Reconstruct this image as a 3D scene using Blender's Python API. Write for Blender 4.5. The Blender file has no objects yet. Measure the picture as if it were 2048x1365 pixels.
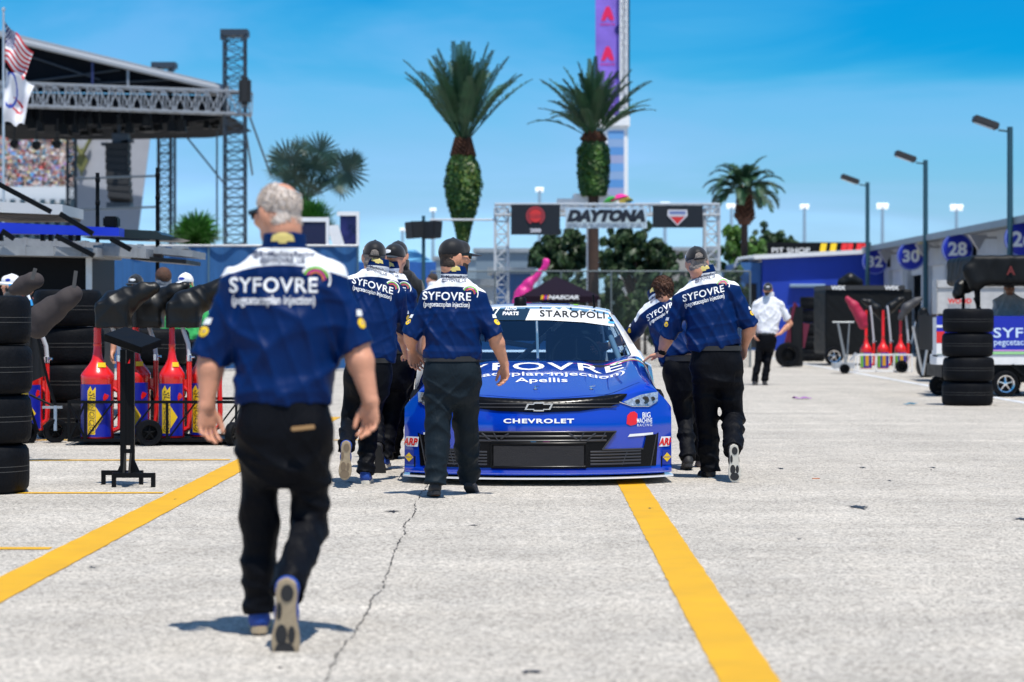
import bpy, bmesh, math, random
import numpy as np
from mathutils import Vector as V, Matrix as MX, Euler
from mathutils.bvhtree import BVHTree
random.seed(7); rng = np.random.default_rng(7)
R = math.radians
SC = bpy.context.scene
COL = SC.collection
# ---------------------------------------------------------------- camera
F = 4835.6; H = 1.24; HY = 635.0; CX = 1024.0
cam = bpy.data.cameras.new('camera'); camo = bpy.data.objects.new('camera', cam); COL.objects.link(camo)
camo.location = (0, 0, H); camo.rotation_euler = (R(90), 0, 0)
cam.lens = 85; cam.sensor_width = 36; cam.shift_y = -(682.5-HY)/2048.0
cam.clip_start = .1; cam.clip_end = 2000
cam.dof.use_dof = True; cam.dof.focus_distance = 18.2; cam.dof.aperture_fstop = 2.9
SC.camera = camo
# ---------------------------------------------------------------- sky and sun
SUN_DIR = V((.13, -.34, 1.0)).normalized()
w = bpy.data.worlds.new('World'); SC.world = w; w.use_nodes = True
nt = w.node_tree; N = nt.nodes; Lk = nt.links
bg = N['Background']
sky = N.new('ShaderNodeTexSky'); sky.sky_type = 'NISHITA'; sky.sun_disc = False
sky.sun_elevation = math.asin(SUN_DIR.z); sky.sun_rotation = math.atan2(SUN_DIR.x, SUN_DIR.y)
sky.air_density = 1.0; sky.dust_density = .6; sky.ozone_density = 1.5
tc = N.new('ShaderNodeTexCoord'); sep = N.new('ShaderNodeSeparateXYZ'); Lk.new(tc.outputs['Generated'], sep.inputs[0])
ramp = N.new('ShaderNodeValToRGB'); ramp.color_ramp.interpolation = 'LINEAR'
els = ramp.color_ramp.elements
els[0].position = 0.0; els[0].color = (.62, 1.05, 1.75, 1)
els[1].position = .40; els[1].color = (.62, .84, .98, 1)
for p_, c_ in ((.036, (.46, .75, 1.24)), (.057, (.37, .70, 1.08)), (.085, (.28, .69, 1.04)), (.102, (.11, .61, .96)), (.122, (.005, .50, .90)), (.2, (.06, .48, .86))):
    e = els.new(p_); e.color = c_+(1,)
# thin wispy cloud streaks
mp = N.new('ShaderNodeMapping'); mp.inputs['Scale'].default_value = (5, 5, 26); mp.inputs['Rotation'].default_value = (0, .12, 0)
Lk.new(tc.outputs['Generated'], mp.inputs[0])
cn = N.new('ShaderNodeTexNoise'); cn.inputs['Scale'].default_value = 1.0; cn.inputs['Detail'].default_value = 5; cn.inputs['Distortion'].default_value = .6
Lk.new(mp.outputs[0], cn.inputs['Vector'])
cr = N.new('ShaderNodeMapRange'); cr.inputs[1].default_value = .42; cr.inputs[2].default_value = .8; cr.inputs[4].default_value = .55
Lk.new(cn.outputs[0], cr.inputs[0])
add = N.new('ShaderNodeMath'); add.operation = 'SUBTRACT'
cm = N.new('ShaderNodeMath'); cm.operation = 'MULTIPLY'; cm.inputs[1].default_value = .075
Lk.new(cr.outputs[0], cm.inputs[0]); Lk.new(sep.outputs['Z'], add.inputs[0]); Lk.new(cm.outputs[0], add.inputs[1])
az = N.new('ShaderNodeMath'); az.operation = 'MULTIPLY_ADD'; az.inputs[1].default_value = .07
Lk.new(sep.outputs['X'], az.inputs[0]); Lk.new(add.outputs[0], az.inputs[2]); Lk.new(az.outputs[0], ramp.inputs[0])
mul = N.new('ShaderNodeMix'); mul.data_type = 'RGBA'; mul.blend_type = 'MULTIPLY'; mul.inputs[0].default_value = 1
Lk.new(sky.outputs[0], mul.inputs[6]); Lk.new(ramp.outputs[0], mul.inputs[7])
Lk.new(mul.outputs[2], bg.inputs[0]); bg.inputs[1].default_value = .12
sun = bpy.data.lights.new('sun', 'SUN'); sun.energy = 4.6; sun.angle = R(.5); sun.color = (1, .955, .88)
suno = bpy.data.objects.new('sun', sun); COL.objects.link(suno)
suno.rotation_euler = SUN_DIR.to_track_quat('Z', 'Y').to_euler(); suno.location = (0, 0, 30)
SC.view_settings.view_transform = 'Standard'; SC.view_settings.look = 'None'
SC.view_settings.exposure = .22; SC.view_settings.gamma = 1
SC.cycles.max_bounces = 6; SC.cycles.transparent_max_bounces = 12

# ---------------------------------------------------------------- helpers
def P(px, py, d): return V(((px-CX)/F*d, d, H+(HY-py)/F*d))
def G(px, py):
    d = H*F/(py-HY); return V(((px-CX)/F*d, d, 0))
class MB:
    def __init__(s): s.v = []; s.f = []; s.m = []; s.at = None
    def add(s, vs, fs, mi=0, X=None):
        n = len(s.v)
        if X is not None: vs = [X @ V(v) for v in vs]
        s.v += [tuple(v) for v in vs]; s.f += [tuple(i+n for i in f) for f in fs]; s.m += [mi]*len(fs); return s
    def box(s, x0, x1, y0, y1, z0, z1, mi=0, X=None):
        return s.add([(x0,y0,z0),(x1,y0,z0),(x1,y1,z0),(x0,y1,z0),(x0,y0,z1),(x1,y0,z1),(x1,y1,z1),(x0,y1,z1)],
            [(3,2,1,0),(4,5,6,7),(0,1,5,4),(1,2,6,5),(2,3,7,6),(3,0,4,7)], mi, X)
    def path(s, pts, r, n=8, mi=0, X=None, cap=True, sq=1.0):
        pts = [V(p) for p in pts]; rr = r if isinstance(r, (list, tuple)) else [r]*len(pts)
        vs = []; fs = []; prev = None
        for i, p in enumerate(pts):
            t = (pts[min(i+1, len(pts)-1)]-pts[max(i-1, 0)]).normalized()
            if prev is None:
                a = V((0,0,1)) if abs(t.z) < .9 else V((0,1,0)); x = t.cross(a).normalized()
            else:
                x = (prev-t*prev.dot(t)).normalized()
            y = t.cross(x); prev = x
            for k in range(n):
                an = 2*math.pi*(k+.5)/n; vs.append(p+x*(math.cos(an)*rr[i])+y*(math.sin(an)*rr[i]*sq))
        for i in range(len(pts)-1):
            for k in range(n):
                a = i*n+k; b = i*n+(k+1) % n; fs.append((a, b, b+n, a+n))
        if cap:
            fs.append(tuple(range(n-1, -1, -1))); fs.append(tuple(range((len(pts)-1)*n, len(pts)*n)))
        return s.add(vs, fs, mi, X)
    def tube(s, a, b, r, r2=None, n=8, mi=0, X=None): return s.path([a, b], [r, r if r2 is None else r2], n, mi, X)
    def bar(s, a, b, w, mi=0): return s.path([a, b], w*.7071, 4, mi)
    def lathe(s, prof, n=24, mi=0, X=None):
        vs = []; fs = []
        for r, z in prof:
            for k in range(n):
                an = 2*math.pi*k/n; vs.append((r*math.cos(an), r*math.sin(an), z))
        for i in range(len(prof)-1):
            for k in range(n):
                a = i*n+k; b = i*n+(k+1) % n; fs.append((a, b, b+n, a+n))
        if prof[0][0] > 1e-4 and prof[0] != prof[-1]: fs.append(tuple(range(n-1, -1, -1)))
        if prof[-1][0] > 1e-4 and prof[0] != prof[-1]: fs.append(tuple(range((len(prof)-1)*n, len(prof)*n)))
        return s.add(vs, fs, mi, X)
    def prism(s, poly, y0, y1, mi=0, X=None):
        n = len(poly); vs = [(x, y0, z) for x, z in poly]+[(x, y1, z) for x, z in poly]
        ar = sum(poly[i][0]*poly[(i+1) % n][1]-poly[(i+1) % n][0]*poly[i][1] for i in range(n))
        if ar < 0: vs = [(x, y0, z) for x, z in poly[::-1]]+[(x, y1, z) for x, z in poly[::-1]]
        return s.add(vs, [tuple(range(n)), tuple(range(2*n-1, n-1, -1))]+[(i, i+n, (i+1) % n+n, (i+1) % n) for i in range(n)], mi, X)
    def grid(s, fn, nu, nv, mi=0, flip=False):
        vs = [fn(i/nu, j/nv) for j in range(nv+1) for i in range(nu+1)]; fs = []
        for j in range(nv):
            for i in range(nu):
                a = j*(nu+1)+i; q = (a, a+1, a+nu+2, a+nu+1); fs.append(q[::-1] if flip else q)
        return s.add(vs, fs, mi)
def wm(o):
    m = o.matrix_basis.copy()
    if o.parent: m = wm(o.parent) @ o.matrix_parent_inverse @ m
    return m
def fin(name, me, mats, parent, smooth, world):
    o = bpy.data.objects.new(name, me); COL.objects.link(o)
    for m in (mats if isinstance(mats, (list, tuple)) else [mats]): me.materials.append(m)
    if smooth is not None:
        me.polygons.foreach_set('use_smooth', [True]*len(me.polygons))
        if smooth < 180: me.set_sharp_from_angle(angle=R(smooth))
    if parent:
        o.parent = parent
        if world: o.matrix_parent_inverse = wm(parent).inverted()
    return o
def obj(name, mb, mats, parent=None, smooth=40, bevel=0, world=False, tagged=None):
    me = bpy.data.meshes.new(name); me.from_pydata(mb.v, [], mb.f); me.polygons.foreach_set('material_index', mb.m); me.update()
    if bevel:
        bm = bmesh.new(); bm.from_mesh(me); bmesh.ops.remove_doubles(bm, verts=bm.verts, dist=1e-5)
        bmesh.ops.bevel(bm, geom=bm.edges[:], offset=bevel, segments=2, affect='EDGES', clamp_overlap=True); bm.to_mesh(me); bm.free()
    o = fin(name, me, mats, parent, smooth, world)
    if tagged: tag(o, *tagged)
    return o
def tag(o, label=None, cat=None, group=None, kind=None):
    if label: o['label'] = label
    if cat: o['category'] = cat
    if group: o['group'] = group
    if kind: o['kind'] = kind
    return o
def thing(name, label, cat, loc=(0,0,0), rz=0, group=None):
    o = bpy.data.objects.new(name, None); COL.objects.link(o); o.empty_display_size = .1
    o.location = loc; o.rotation_euler = (0, 0, rz); return tag(o, label, cat, group)
def dup(root, loc, rz=0, label=None, group=None, sc=None):
    def cp(o, par):
        c = o.copy(); COL.objects.link(c)
        if par: c.parent = par
        for ch in list(o.children): cp(ch, c)
        return c
    r = cp(root, None); r.location = loc; r.rotation_euler = (0, 0, rz)
    if sc: r.scale = (sc, sc, sc)
    if label: r['label'] = label
    if group: r['group'] = group
    return r
def T(x=0, y=0, z=0, rx=0, ry=0, rz=0, s=1):
    return MX.Translation((x, y, z)) @ Euler((R(rx), R(ry), R(rz))).to_matrix().to_4x4() @ MX.Scale(s, 4)
def frame(o, x, y, z):
    m = MX.Identity(4)
    for i, a in enumerate((x, y, z)): m[0][i], m[1][i], m[2][i] = a[0], a[1], a[2]
    m[0][3], m[1][3], m[2][3] = o[0], o[1], o[2]; return m
# ---------------------------------------------------------------- materials
MC = {}
def mat(name, col, rough=.5, metal=0, var=0, vs=6, bump=0, bs=60, coat=0, spec=.5, emit=0, stretch=None, sheen=0, sss=0):
    if name in MC: return MC[name]
    m = bpy.data.materials.new(name); m.use_nodes = True; MC[name] = m
    n = m.node_tree.nodes; l = m.node_tree.links; b = n['Principled BSDF']
    c = tuple(col)+(1,)
    b.inputs['Base Color'].default_value = c; b.inputs['Roughness'].default_value = rough; b.inputs['Metallic'].default_value = metal
    b.inputs['Specular IOR Level'].default_value = spec
    if coat: b.inputs['Coat Weight'].default_value = coat; b.inputs['Coat Roughness'].default_value = .04
    if sheen: b.inputs['Sheen Weight'].default_value = sheen
    if sss:
        b.inputs['Subsurface Weight'].default_value = sss; b.inputs['Subsurface Radius'].default_value = (.01, .004, .002)
    if emit: b.inputs['Emission Color'].default_value = c; b.inputs['Emission Strength'].default_value = emit
    if var or bump:
        t = n.new('ShaderNodeTexCoord'); src = t.outputs['Object']
        if stretch:
            mpn = n.new('ShaderNodeMapping'); mpn.inputs['Scale'].default_value = stretch; l.new(src, mpn.inputs[0]); src = mpn.outputs[0]
    if var:
        ns = n.new('ShaderNodeTexNoise'); ns.inputs['Scale'].default_value = vs; ns.inputs['Detail'].default_value = 6; ns.inputs['Roughness'].default_value = .65
        l.new(src, ns.inputs['Vector'])
        mr = n.new('ShaderNodeMapRange'); mr.inputs[1].default_value = .3; mr.inputs[2].default_value = .7; mr.inputs[3].default_value = 1-var; mr.inputs[4].default_value = 1+var
        l.new(ns.outputs[0], mr.inputs[0])
        mx = n.new('ShaderNodeVectorMath'); mx.operation = 'SCALE'; mx.inputs[0].default_value = c[:3]
        l.new(mr.outputs[0], mx.inputs['Scale']); l.new(mx.outputs[0], b.inputs['Base Color'])
        mr2 = n.new('ShaderNodeMapRange'); mr2.inputs[1].default_value = .3; mr2.inputs[2].default_value = .7
        mr2.inputs[3].default_value = max(.02, rough-.12*var*3); mr2.inputs[4].default_value = min(1, rough+.12*var*3)
        l.new(ns.outputs[0], mr2.inputs[0]); l.new(mr2.outputs[0], b.inputs['Roughness'])
    if bump:
        nb = n.new('ShaderNodeTexNoise'); nb.inputs['Scale'].default_value = bs; nb.inputs['Detail'].default_value = 4; l.new(src, nb.inputs['Vector'])
        bp = n.new('ShaderNodeBump'); bp.inputs['Strength'].default_value = bump; bp.inputs['Distance'].default_value = .02
        l.new(nb.outputs[0], bp.inputs['Height']); l.new(bp.outputs[0], b.inputs['Normal'])
    return m
BLACK = mat('black_paint', (.0035,.004,.005), .45, var=.2, spec=.15)
RUBBER = mat('rubber', (.0042,.005,.007), .65, spec=.12, var=.4, vs=9, bump=.25, bs=40)
DARK = mat('dark_plastic', (.004,.004,.005), .5, spec=.12)
WHITE = mat('white_paint', (.8,.8,.8), .4, var=.05)
CHROME = mat('chrome', (.8,.8,.82), .15, 1)
STEEL = mat('galvanised_steel', (.45,.46,.47), .4, .8, var=.15)
ALU = mat('aluminium', (.62,.63,.64), .38, .7, var=.12)
RED = mat('red_paint', (.72,.012,.01), .25, coat=.6, var=.06)
BLUE = mat('blue_paint', (.008,.03,.32), .4)
YEL = mat('yellow_vinyl', (.85,.55,.01), .45)
TXW = mat('white_print', (.85,.85,.85), .6)
TXN = mat('navy_print', (.01,.02,.08), .6)
TXK = mat('black_print', (.012,.012,.012), .5)
GREENP = mat('green_print', (.25,.62,.03), .5)
PINKP = mat('pink_print', (.6,.02,.25), .5)
TAN = mat('tan_rubber', (.40,.31,.2), .6, var=.15, vs=30)
# ---------------------------------------------------------------- lettering
_tc = {}
def text2d(s, w=None, h=None, bold=0.0, shear=0, maxe=None, spacing=1.0):
    key = (s, bold, shear, spacing)
    if key not in _tc:
        c = bpy.data.curves.new('lettering', 'FONT'); c.body = s; c.size = 1; c.offset = bold; c.shear = shear; c.fill_mode = 'FRONT'
        c.space_character = spacing; c.resolution_u = 3
        o = bpy.data.objects.new('lettering', c); COL.objects.link(o)
        dg = bpy.context.evaluated_depsgraph_get(); dg.update()
        me = bpy.data.meshes.new_from_object(o.evaluated_get(dg)); vs = np.array([tuple(v.co)[:2] for v in me.vertices]); fs = [tuple(p.vertices) for p in me.polygons]
        bpy.data.objects.remove(o); bpy.data.curves.remove(c); bpy.data.meshes.remove(me); _tc[key] = (vs, fs)
    vs, fs = _tc[key]; lo = vs.min(0); hi = vs.max(0); sz = hi-lo; vv = vs-(lo+hi)/2
    sx = w/sz[0] if w else h/sz[1]; sy = h/sz[1] if h else w/sz[0]
    return refine(vv*[sx, sy], fs, maxe)
def refine(vv, fs, maxe):
    if not maxe: return [tuple(p) for p in vv], fs
    bm = bmesh.new(); bv = [bm.verts.new((p[0], p[1], 0)) for p in vv]
    for f in fs:
        try: bm.faces.new([bv[i] for i in f])
        except ValueError: pass
    bmesh.ops.triangulate(bm, faces=bm.faces[:])
    for _ in range(7):
        es = [e for e in bm.edges if e.calc_length() > maxe]
        if not es: break
        bmesh.ops.subdivide_edges(bm, edges=es, cuts=1, use_grid_fill=False)
        bmesh.ops.triangulate(bm, faces=[f for f in bm.faces if len(f.verts) > 3])
    bm.verts.index_update()
    out = [tuple(v.co)[:2] for v in bm.verts], [tuple(v.index for v in f.verts) for f in bm.faces]; bm.free(); return out
def poly2d(pts, maxe=None): return refine(np.array(pts, float), [tuple(range(len(pts)))], maxe)
def arc2d(r0, r1, a0, a1, n=20, maxe=None):
    v = []; f = []
    for i in range(n+1):
        a = R(a0+(a1-a0)*i/n); v += [(r0*math.cos(a), r0*math.sin(a)), (r1*math.cos(a), r1*math.sin(a))]
    for i in range(n): f.append((2*i, 2*i+1, 2*i+3, 2*i+2))
    return refine(np.array(v), f, maxe)
def bvh(o):
    me = o.data; return BVHTree.FromPolygons([v.co.copy() for v in me.vertices], [tuple(p.vertices) for p in me.polygons])
def project(mb, geo, tree, org, ux, uy, n, off=.003, mi=0, at=(0, 0), dist=2.0, skew=0, back=.6):
    """lay flat artwork on a surface: rays from org+u*ux+v*uy along n"""
    vs, fs = geo; out = []; ok = []
    org = V(org); ux = V(ux); uy = V(uy); n = V(n)
    for (a, b) in vs:
        o = org+ux*(a+at[0])+uy*(b+at[1]+skew*(a+at[0]))
        loc, nor, i, d = tree.ray_cast(o-n*back, n, dist)
        if loc is None: out.append(o); ok.append(False)
        else:
            if nor.dot(n) > 0: nor = -nor
            out.append(loc+nor*off); ok.append(nor.dot(n) < -.05)
    fs2 = [f for f in fs if all(ok[i] for i in f)]
    fl = []
    for f in fs2:
        a, b, c = out[f[0]], out[f[1]], out[f[2]]
        fl.append(f if (b-a).cross(c-a).dot(n) < 0 else f[::-1])
    mb.add(out, fl, mi)
def flat(mb, geo, X, mi=0, thick=0):
    """flat artwork on a plane: X maps (u,v,0); z is the outward normal"""
    vs, fs = geo; mb.add([(a, b, thick) for a, b in vs], fs, mi, X)
def wallX(p, right, normal):
    """frame whose x runs along right, z along normal, y up"""
    r = V(right).normalized(); n = V(normal).normalized(); return frame(p, r, n.cross(r), n)
FN = V((0,1,0)); DN = V((0,0,-1)); UX = V((1,0,0)); UZ = V((0,0,1))
# ---------------------------------------------------------------- ground and painted markings
def ground_mat():
    m = bpy.data.materials.new('worn_concrete'); m.use_nodes = True; n = m.node_tree.nodes; l = m.node_tree.links; b = n['Principled BSDF']
    t = n.new('ShaderNodeTexCoord'); o = t.outputs['Object']
    def noise(sc, det=3, rough=.6, stretch=None, dist=0):
        x = n.new('ShaderNodeTexNoise'); x.inputs['Scale'].default_value = sc; x.inputs['Detail'].default_value = det; x.inputs['Roughness'].default_value = rough; x.inputs['Distortion'].default_value = dist
        if stretch:
            p = n.new('ShaderNodeMapping'); p.inputs['Scale'].default_value = stretch; l.new(o, p.inputs[0]); l.new(p.outputs[0], x.inputs['Vector'])
        else: l.new(o, x.inputs['Vector'])
        return x.outputs[0]
    def rng_(s, a, b_, c, d):
        x = n.new('ShaderNodeMapRange'); x.inputs[1].default_value = a; x.inputs[2].default_value = b_; x.inputs[3].default_value = c; x.inputs[4].default_value = d; l.new(s, x.inputs[0]); return x.outputs[0]
    def mulm(a, b_):
        x = n.new('ShaderNodeMath'); x.operation = 'MULTIPLY'; l.new(a, x.inputs[0]); l.new(b_, x.inputs[1]); return x.outputs[0]
    vo = n.new('ShaderNodeTexVoronoi'); vo.inputs['Scale'].default_value = 80; l.new(o, vo.inputs['Vector'])
    sp = n.new('ShaderNodeSeparateColor'); l.new(vo.outputs['Color'], sp.inputs[0])
    st = rng_(sp.outputs[0], 0, 1, .60, 1.25)
    dk = n.new('ShaderNodeMath'); dk.operation = 'GREATER_THAN'; dk.inputs[1].default_value = .1; l.new(sp.outputs[1], dk.inputs[0])
    f = mulm(mulm(st, rng_(dk.outputs[0], 0, 1, .5, 1)), rng_(noise(26, 4, .8), .25, .75, .72, 1.25))
    f = mulm(f, rng_(noise(1, 5, .65, (1.7, .07, 1), .3), .3, .7, .93, 1.05)); f = mulm(f, rng_(noise(1.3, 6, .7), .3, .7, .86, 1.1)); f = mulm(f, rng_(noise(.6, 5, .6, (.15, 1.6, 1), .5), .35, .75, 1.05, .84)); f = mulm(f, rng_(noise(5, 5, .75), .3, .7, .92, 1.08))
    cr = n.new('ShaderNodeMix'); cr.data_type = 'RGBA'; cr.inputs[6].default_value = (.535,.485,.415,1); cr.inputs[7].default_value = (.505,.475,.43,1); l.new(noise(3, 4), cr.inputs[0])
    mx = n.new('ShaderNodeVectorMath'); mx.operation = 'SCALE'; l.new(cr.outputs[2], mx.inputs[0]); l.new(f, mx.inputs['Scale']); l.new(mx.outputs[0], b.inputs['Base Color'])
    b.inputs['Roughness'].default_value = .85; b.inputs['Specular IOR Level'].default_value = .25
    bp = n.new('ShaderNodeBump'); bp.inputs['Strength'].default_value = .6; bp.inputs['Distance'].default_value = .006; l.new(vo.outputs['Distance'], bp.inputs['Height']); l.new(bp.outputs[0], b.inputs['Normal'])
    return m
def paint(name, col, wear=.35):
    m = mat(name, col, .6, var=.1, vs=3); n = m.node_tree.nodes; l = m.node_tree.links; b = n['Principled BSDF']
    t = n.new('ShaderNodeTexCoord'); a = n.new('ShaderNodeTexNoise'); a.inputs['Scale'].default_value = 42; a.inputs['Detail'].default_value = 8; a.inputs['Roughness'].default_value = .8; l.new(t.outputs['Object'], a.inputs['Vector'])
    g = n.new('ShaderNodeTexNoise'); g.inputs['Scale'].default_value = 2.2; g.inputs['Detail'].default_value = 4; l.new(t.outputs['Object'], g.inputs['Vector'])
    s = n.new('ShaderNodeMath'); s.operation = 'ADD'; l.new(a.outputs[0], s.inputs[0]); l.new(g.outputs[0], s.inputs[1])
    r = n.new('ShaderNodeMapRange'); r.inputs[1].default_value = .62+wear*.2; r.inputs[2].default_value = .70+wear*.2; l.new(s.outputs[0], r.inputs[0])
    l.new(r.outputs[0], b.inputs['Alpha'])
    bp = n.new('ShaderNodeBump'); bp.inputs['Strength'].default_value = .4; bp.inputs['Distance'].default_value = .004; l.new(a.outputs[0], bp.inputs['Height']); l.new(bp.outputs[0], b.inputs['Normal'])
    return m
mb = MB(); mb.add([(-900,-60,0),(900,-60,0),(900,1500,0),(-900,1500,0)], [(0,1,2,3)])
tag(obj('ground', mb, ground_mat(), smooth=None), kind='structure')
YP = paint('yellow_road_paint', (.64,.345,.0002), -.5); WP = paint('white_road_paint', (.6,.62,.64), .9)
def line(name, a, b_, wd, m, z=.004):
    a = V(a); b_ = V(b_); d = (b_-a).normalized(); s = V((d.y, -d.x, 0))*wd/2; mb = MB(); n = max(2, int((b_-a).length*6)); vs = []; r2 = random.Random(name+str(a.x))
    for i in range(n+1):
        p = a.lerp(b_, i/n); vs += [p-s*(1+r2.uniform(-.035,.035))+V((0,0,z)), p+s*(1+r2.uniform(-.035,.035))+V((0,0,z))]
    mb.add(vs, [(2*i, 2*i+1, 2*i+3, 2*i+2) for i in range(n)]); return tag(obj(name, mb, m, smooth=None), kind='structure')
line('yellow_lane_line', (.87-.105,3,0), (1.02,34,0), .205, YP)
line('yellow_lane_line', (-2.36,4,0), (-2.24,30,0), .23, YP)
for y0, y1, x1 in ((12.9,12.95,-2.47),(16.9,17.05,-2.46),(20.5,21.0,-2.45),(24.3,24.4,-.6),(8.8,8.8,-2.5)):
    line('yellow_bay_line', (-14,y0,0), (x1,y1,0), .13, YP, .0035)
line('white_lane_line', (7.3,25,0), (7.9,75,0), .16, WP)
CRK = mat('crack_black', (.03,.028,.026), .95)
def crack(pts, wd, seed, name='pavement_crack', gap=.1):
    r2 = random.Random(seed); mb = MB(); prev = None; vs = []; fs = []
    for (a, b_) in zip(pts[:-1], pts[1:]):
        a = V(a); b_ = V(b_); n = max(2, int((b_-a).length/.035)); d = (b_-a).normalized(); s = V((d.y,-d.x,0)); off = 0
        for i in range(n):
            off = off*.85+r2.gauss(0,.004); p = a.lerp(b_, i/n)+s*off; w_ = max(.001, wd*r2.uniform(.25,1.3))
            k = len(vs); vs += [p-s*w_/2+V((0,0,.003)), p+s*w_/2+V((0,0,.003))]
            if i and r2.random() > gap: fs.append((k-2, k-1, k+1, k))
    mb.add(vs, fs); return tag(obj(name, mb, CRK, smooth=None), kind='structure')
crack([(-.62,4,0),(-.645,8.2,0),(-.60,11,0),(-.64,16.2,0),(-.62,22,0),(-.66,40,0)], .0075, 1, gap=.22)
crack([(3.1,21.5,0),(3.6,18.4,0),(4.6,16.3,0)], .006, 4, gap=.4); crack([(1.2,12.9,0),(3.0,11.8,0),(3.9,11.6,0)], .005, 5, gap=.45)
crack([(-.2,14.2,0),(.25,14.1,0)], .006, 6, gap=.4)
TAR = mat('tar_stain', (.02,.02,.022), .5)
def tar(px, py, w_, h_, seed):
    r2 = random.Random(seed); c = G(px, py); k = c.y/F; mb = MB(); n = 22; vs = [c+V((0,0,.0045))]; sy = h_*c.y**2/(F*H)
    for i in range(n):
        a = 2*math.pi*i/n; q = r2.uniform(.25,1)*(1 if i % 2 else .45); vs.append(c+V((math.cos(a)*w_/2*k*q, math.sin(a)*sy/2*q, .0045)))
    mb.add(vs, [(0, 1+i, 1+(i+1) % n) for i in range(n)]); tag(obj('tar_stain', mb, TAR, smooth=None), kind='structure')
for i, q in enumerate(((1716,1015,62,13),(785,1024,72,7),(1300,1018,18,4),(1779,962,14,4),(1562,938,30,4),(1725,936,24,4),(1598,1079,16,4),(2042,1039,80,12),(948,1052,50,4),(1990,812,10,3),(560,1337,30,5),(1865,936,30,3),(185,1136,36,5),(1060,1345,90,14),(350,1000,8,4),(700,965,40,4))): tar(*q, i)
# ---------------------------------------------------------------- implicit surfaces -> smooth continuous meshes
def smin(a, b, k):
    h = np.clip(.5+.5*(b-a)/k, 0, 1); return b+(a-b)*h-k*h*(1-h)
def smax(a, b, k): return -smin(-a, -b, k)
A3 = lambda v: np.array(tuple(v), float)
class Field:
    def __init__(s): s.p = []; s.post = []
    def raw(s, fn, lo, hi, k=.02, op='u'): s.p.append((fn, np.array(lo)-.07, np.array(hi)+.07, k, op)); return s
    def cone(s, a, b, ra, rb=None, k=.02, cut=None, op='u', cut0=None):
        a = A3(a); b = A3(b); rb = ra if rb is None else rb; ba = b-a; L2 = max(ba@ba, 1e-9); ax = ba/math.sqrt(L2)
        def fn(p):
            h = np.clip((p-a)@ba/L2, 0, 1); q = p-a-h[:, None]*ba
            d = np.sqrt((q*q).sum(1))-(ra+(rb-ra)*h)
            if cut is not None: d = np.maximum(d, (p-b)@ax-cut)
            if cut0 is not None: d = np.maximum(d, -((p-a)@ax)-cut0)
            return d
        m = max(ra, rb); return s.raw(fn, np.minimum(a, b)-m, np.maximum(a, b)+m, k, op)
    def ell(s, X, r, k=.02, op='u', clip=None):
        """ellipsoid in frame X, radii r; clip = function(local pts)->distance to keep (negative inside)"""
        o = A3(X.translation); B = np.array([[X[i][j] for i in range(3)] for j in range(3)]); r = np.array(r, float)
        def fn(p):
            q = (p-o)@B.T; k0 = np.sqrt(((q/r)**2).sum(1)); k1 = np.sqrt(((q/r**2)**2).sum(1))+1e-9
            d = np.where(k0 < .3, (k0-1)*r.min(), k0*(k0-1)/k1)
            if clip: d = np.maximum(d, clip(q))
            return d
        m = r.max(); return s.raw(fn, o-m, o+m, k, op)
    def loft(s, p0, up, right, rows, k=.03, e=2.3, op='u', round=.03):
        """rows: (t, halfwidth, halfdepth, offx, offy) along up"""
        p0 = A3(p0); up = A3(V(up).normalized()); rt = V(right); rt = (rt-V(up)*rt.dot(V(up))).normalized(); fw = V(up).cross(rt)
        rt = A3(rt); fw = A3(fw); rw = np.array([tuple(r)+(0,)*(5-len(r)) for r in rows], float)
        def fn(p):
            q = p-p0; t = q@up; tt = rw[:, 0]
            Aw = np.interp(t, tt, rw[:, 1]); Bw = np.interp(t, tt, rw[:, 2])
            x = q@rt-np.interp(t, tt, rw[:, 3]); y = q@fw-np.interp(t, tt, rw[:, 4])
            r = ((np.abs(x)/Aw)**e+(np.abs(y)/Bw)**e)**(1/e)
            d = (r-1)*np.minimum(Aw, Bw)*np.where(r > 1, 1.0, 1)
            return smax(d, np.maximum(tt[0]-t, t-tt[-1]), round)
        m = rw[:, 1:3].max()+abs(rw[:, 3:]).max(); c0 = p0+up*rw[0, 0]; c1 = p0+up*rw[-1, 0]
        return s.raw(fn, np.minimum(c0, c1)-m, np.maximum(c0, c1)+m, k, op)
    def ev(s, p):
        d = np.full(len(p), .5)
        for fn, lo, hi, k, op in s.p:
            ix = np.nonzero(((p > lo) & (p < hi)).all(1))[0]
            if not len(ix): continue
            dd = fn(p[ix])
            if op == 'u': d[ix] = smin(d[ix], dd, k) if k > 0 else np.minimum(d[ix], dd)
            else: d[ix] = smax(d[ix], -dd, k)
        for g in s.post: d = g(d, p)
        return d
    def mesh(s, h):
        us = [q for q in s.p if q[4] == 'u']
        lo = np.min([q[1] for q in us], 0)+.05; hi = np.max([q[2] for q in us], 0)-.05; B = 6
        nb = np.ceil((hi-lo)/(h*B)).astype(int)+1
        g = np.stack(np.meshgrid(*[np.arange(n) for n in nb], indexing='ij'), -1).reshape(-1, 3)
        cen = lo+(g+.5)*h*B; dc = s.ev(cen); act = np.abs(dc) < h*B*1.15+.012
        Fd = np.repeat(np.repeat(np.repeat(dc.reshape(nb), B, 0), B, 1), B, 2).astype(np.float32)
        ga = g[act]; loc = np.stack(np.meshgrid(*[np.arange(B)]*3, indexing='ij'), -1).reshape(-1, 3)
        ii = (ga[:, None, :]*B+loc[None]).reshape(-1, 3)
        vals = s.ev(lo+(ii+.0)*h); Fd[ii[:, 0], ii[:, 1], ii[:, 2]] = vals
        return snet(Fd, lo, h)
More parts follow.
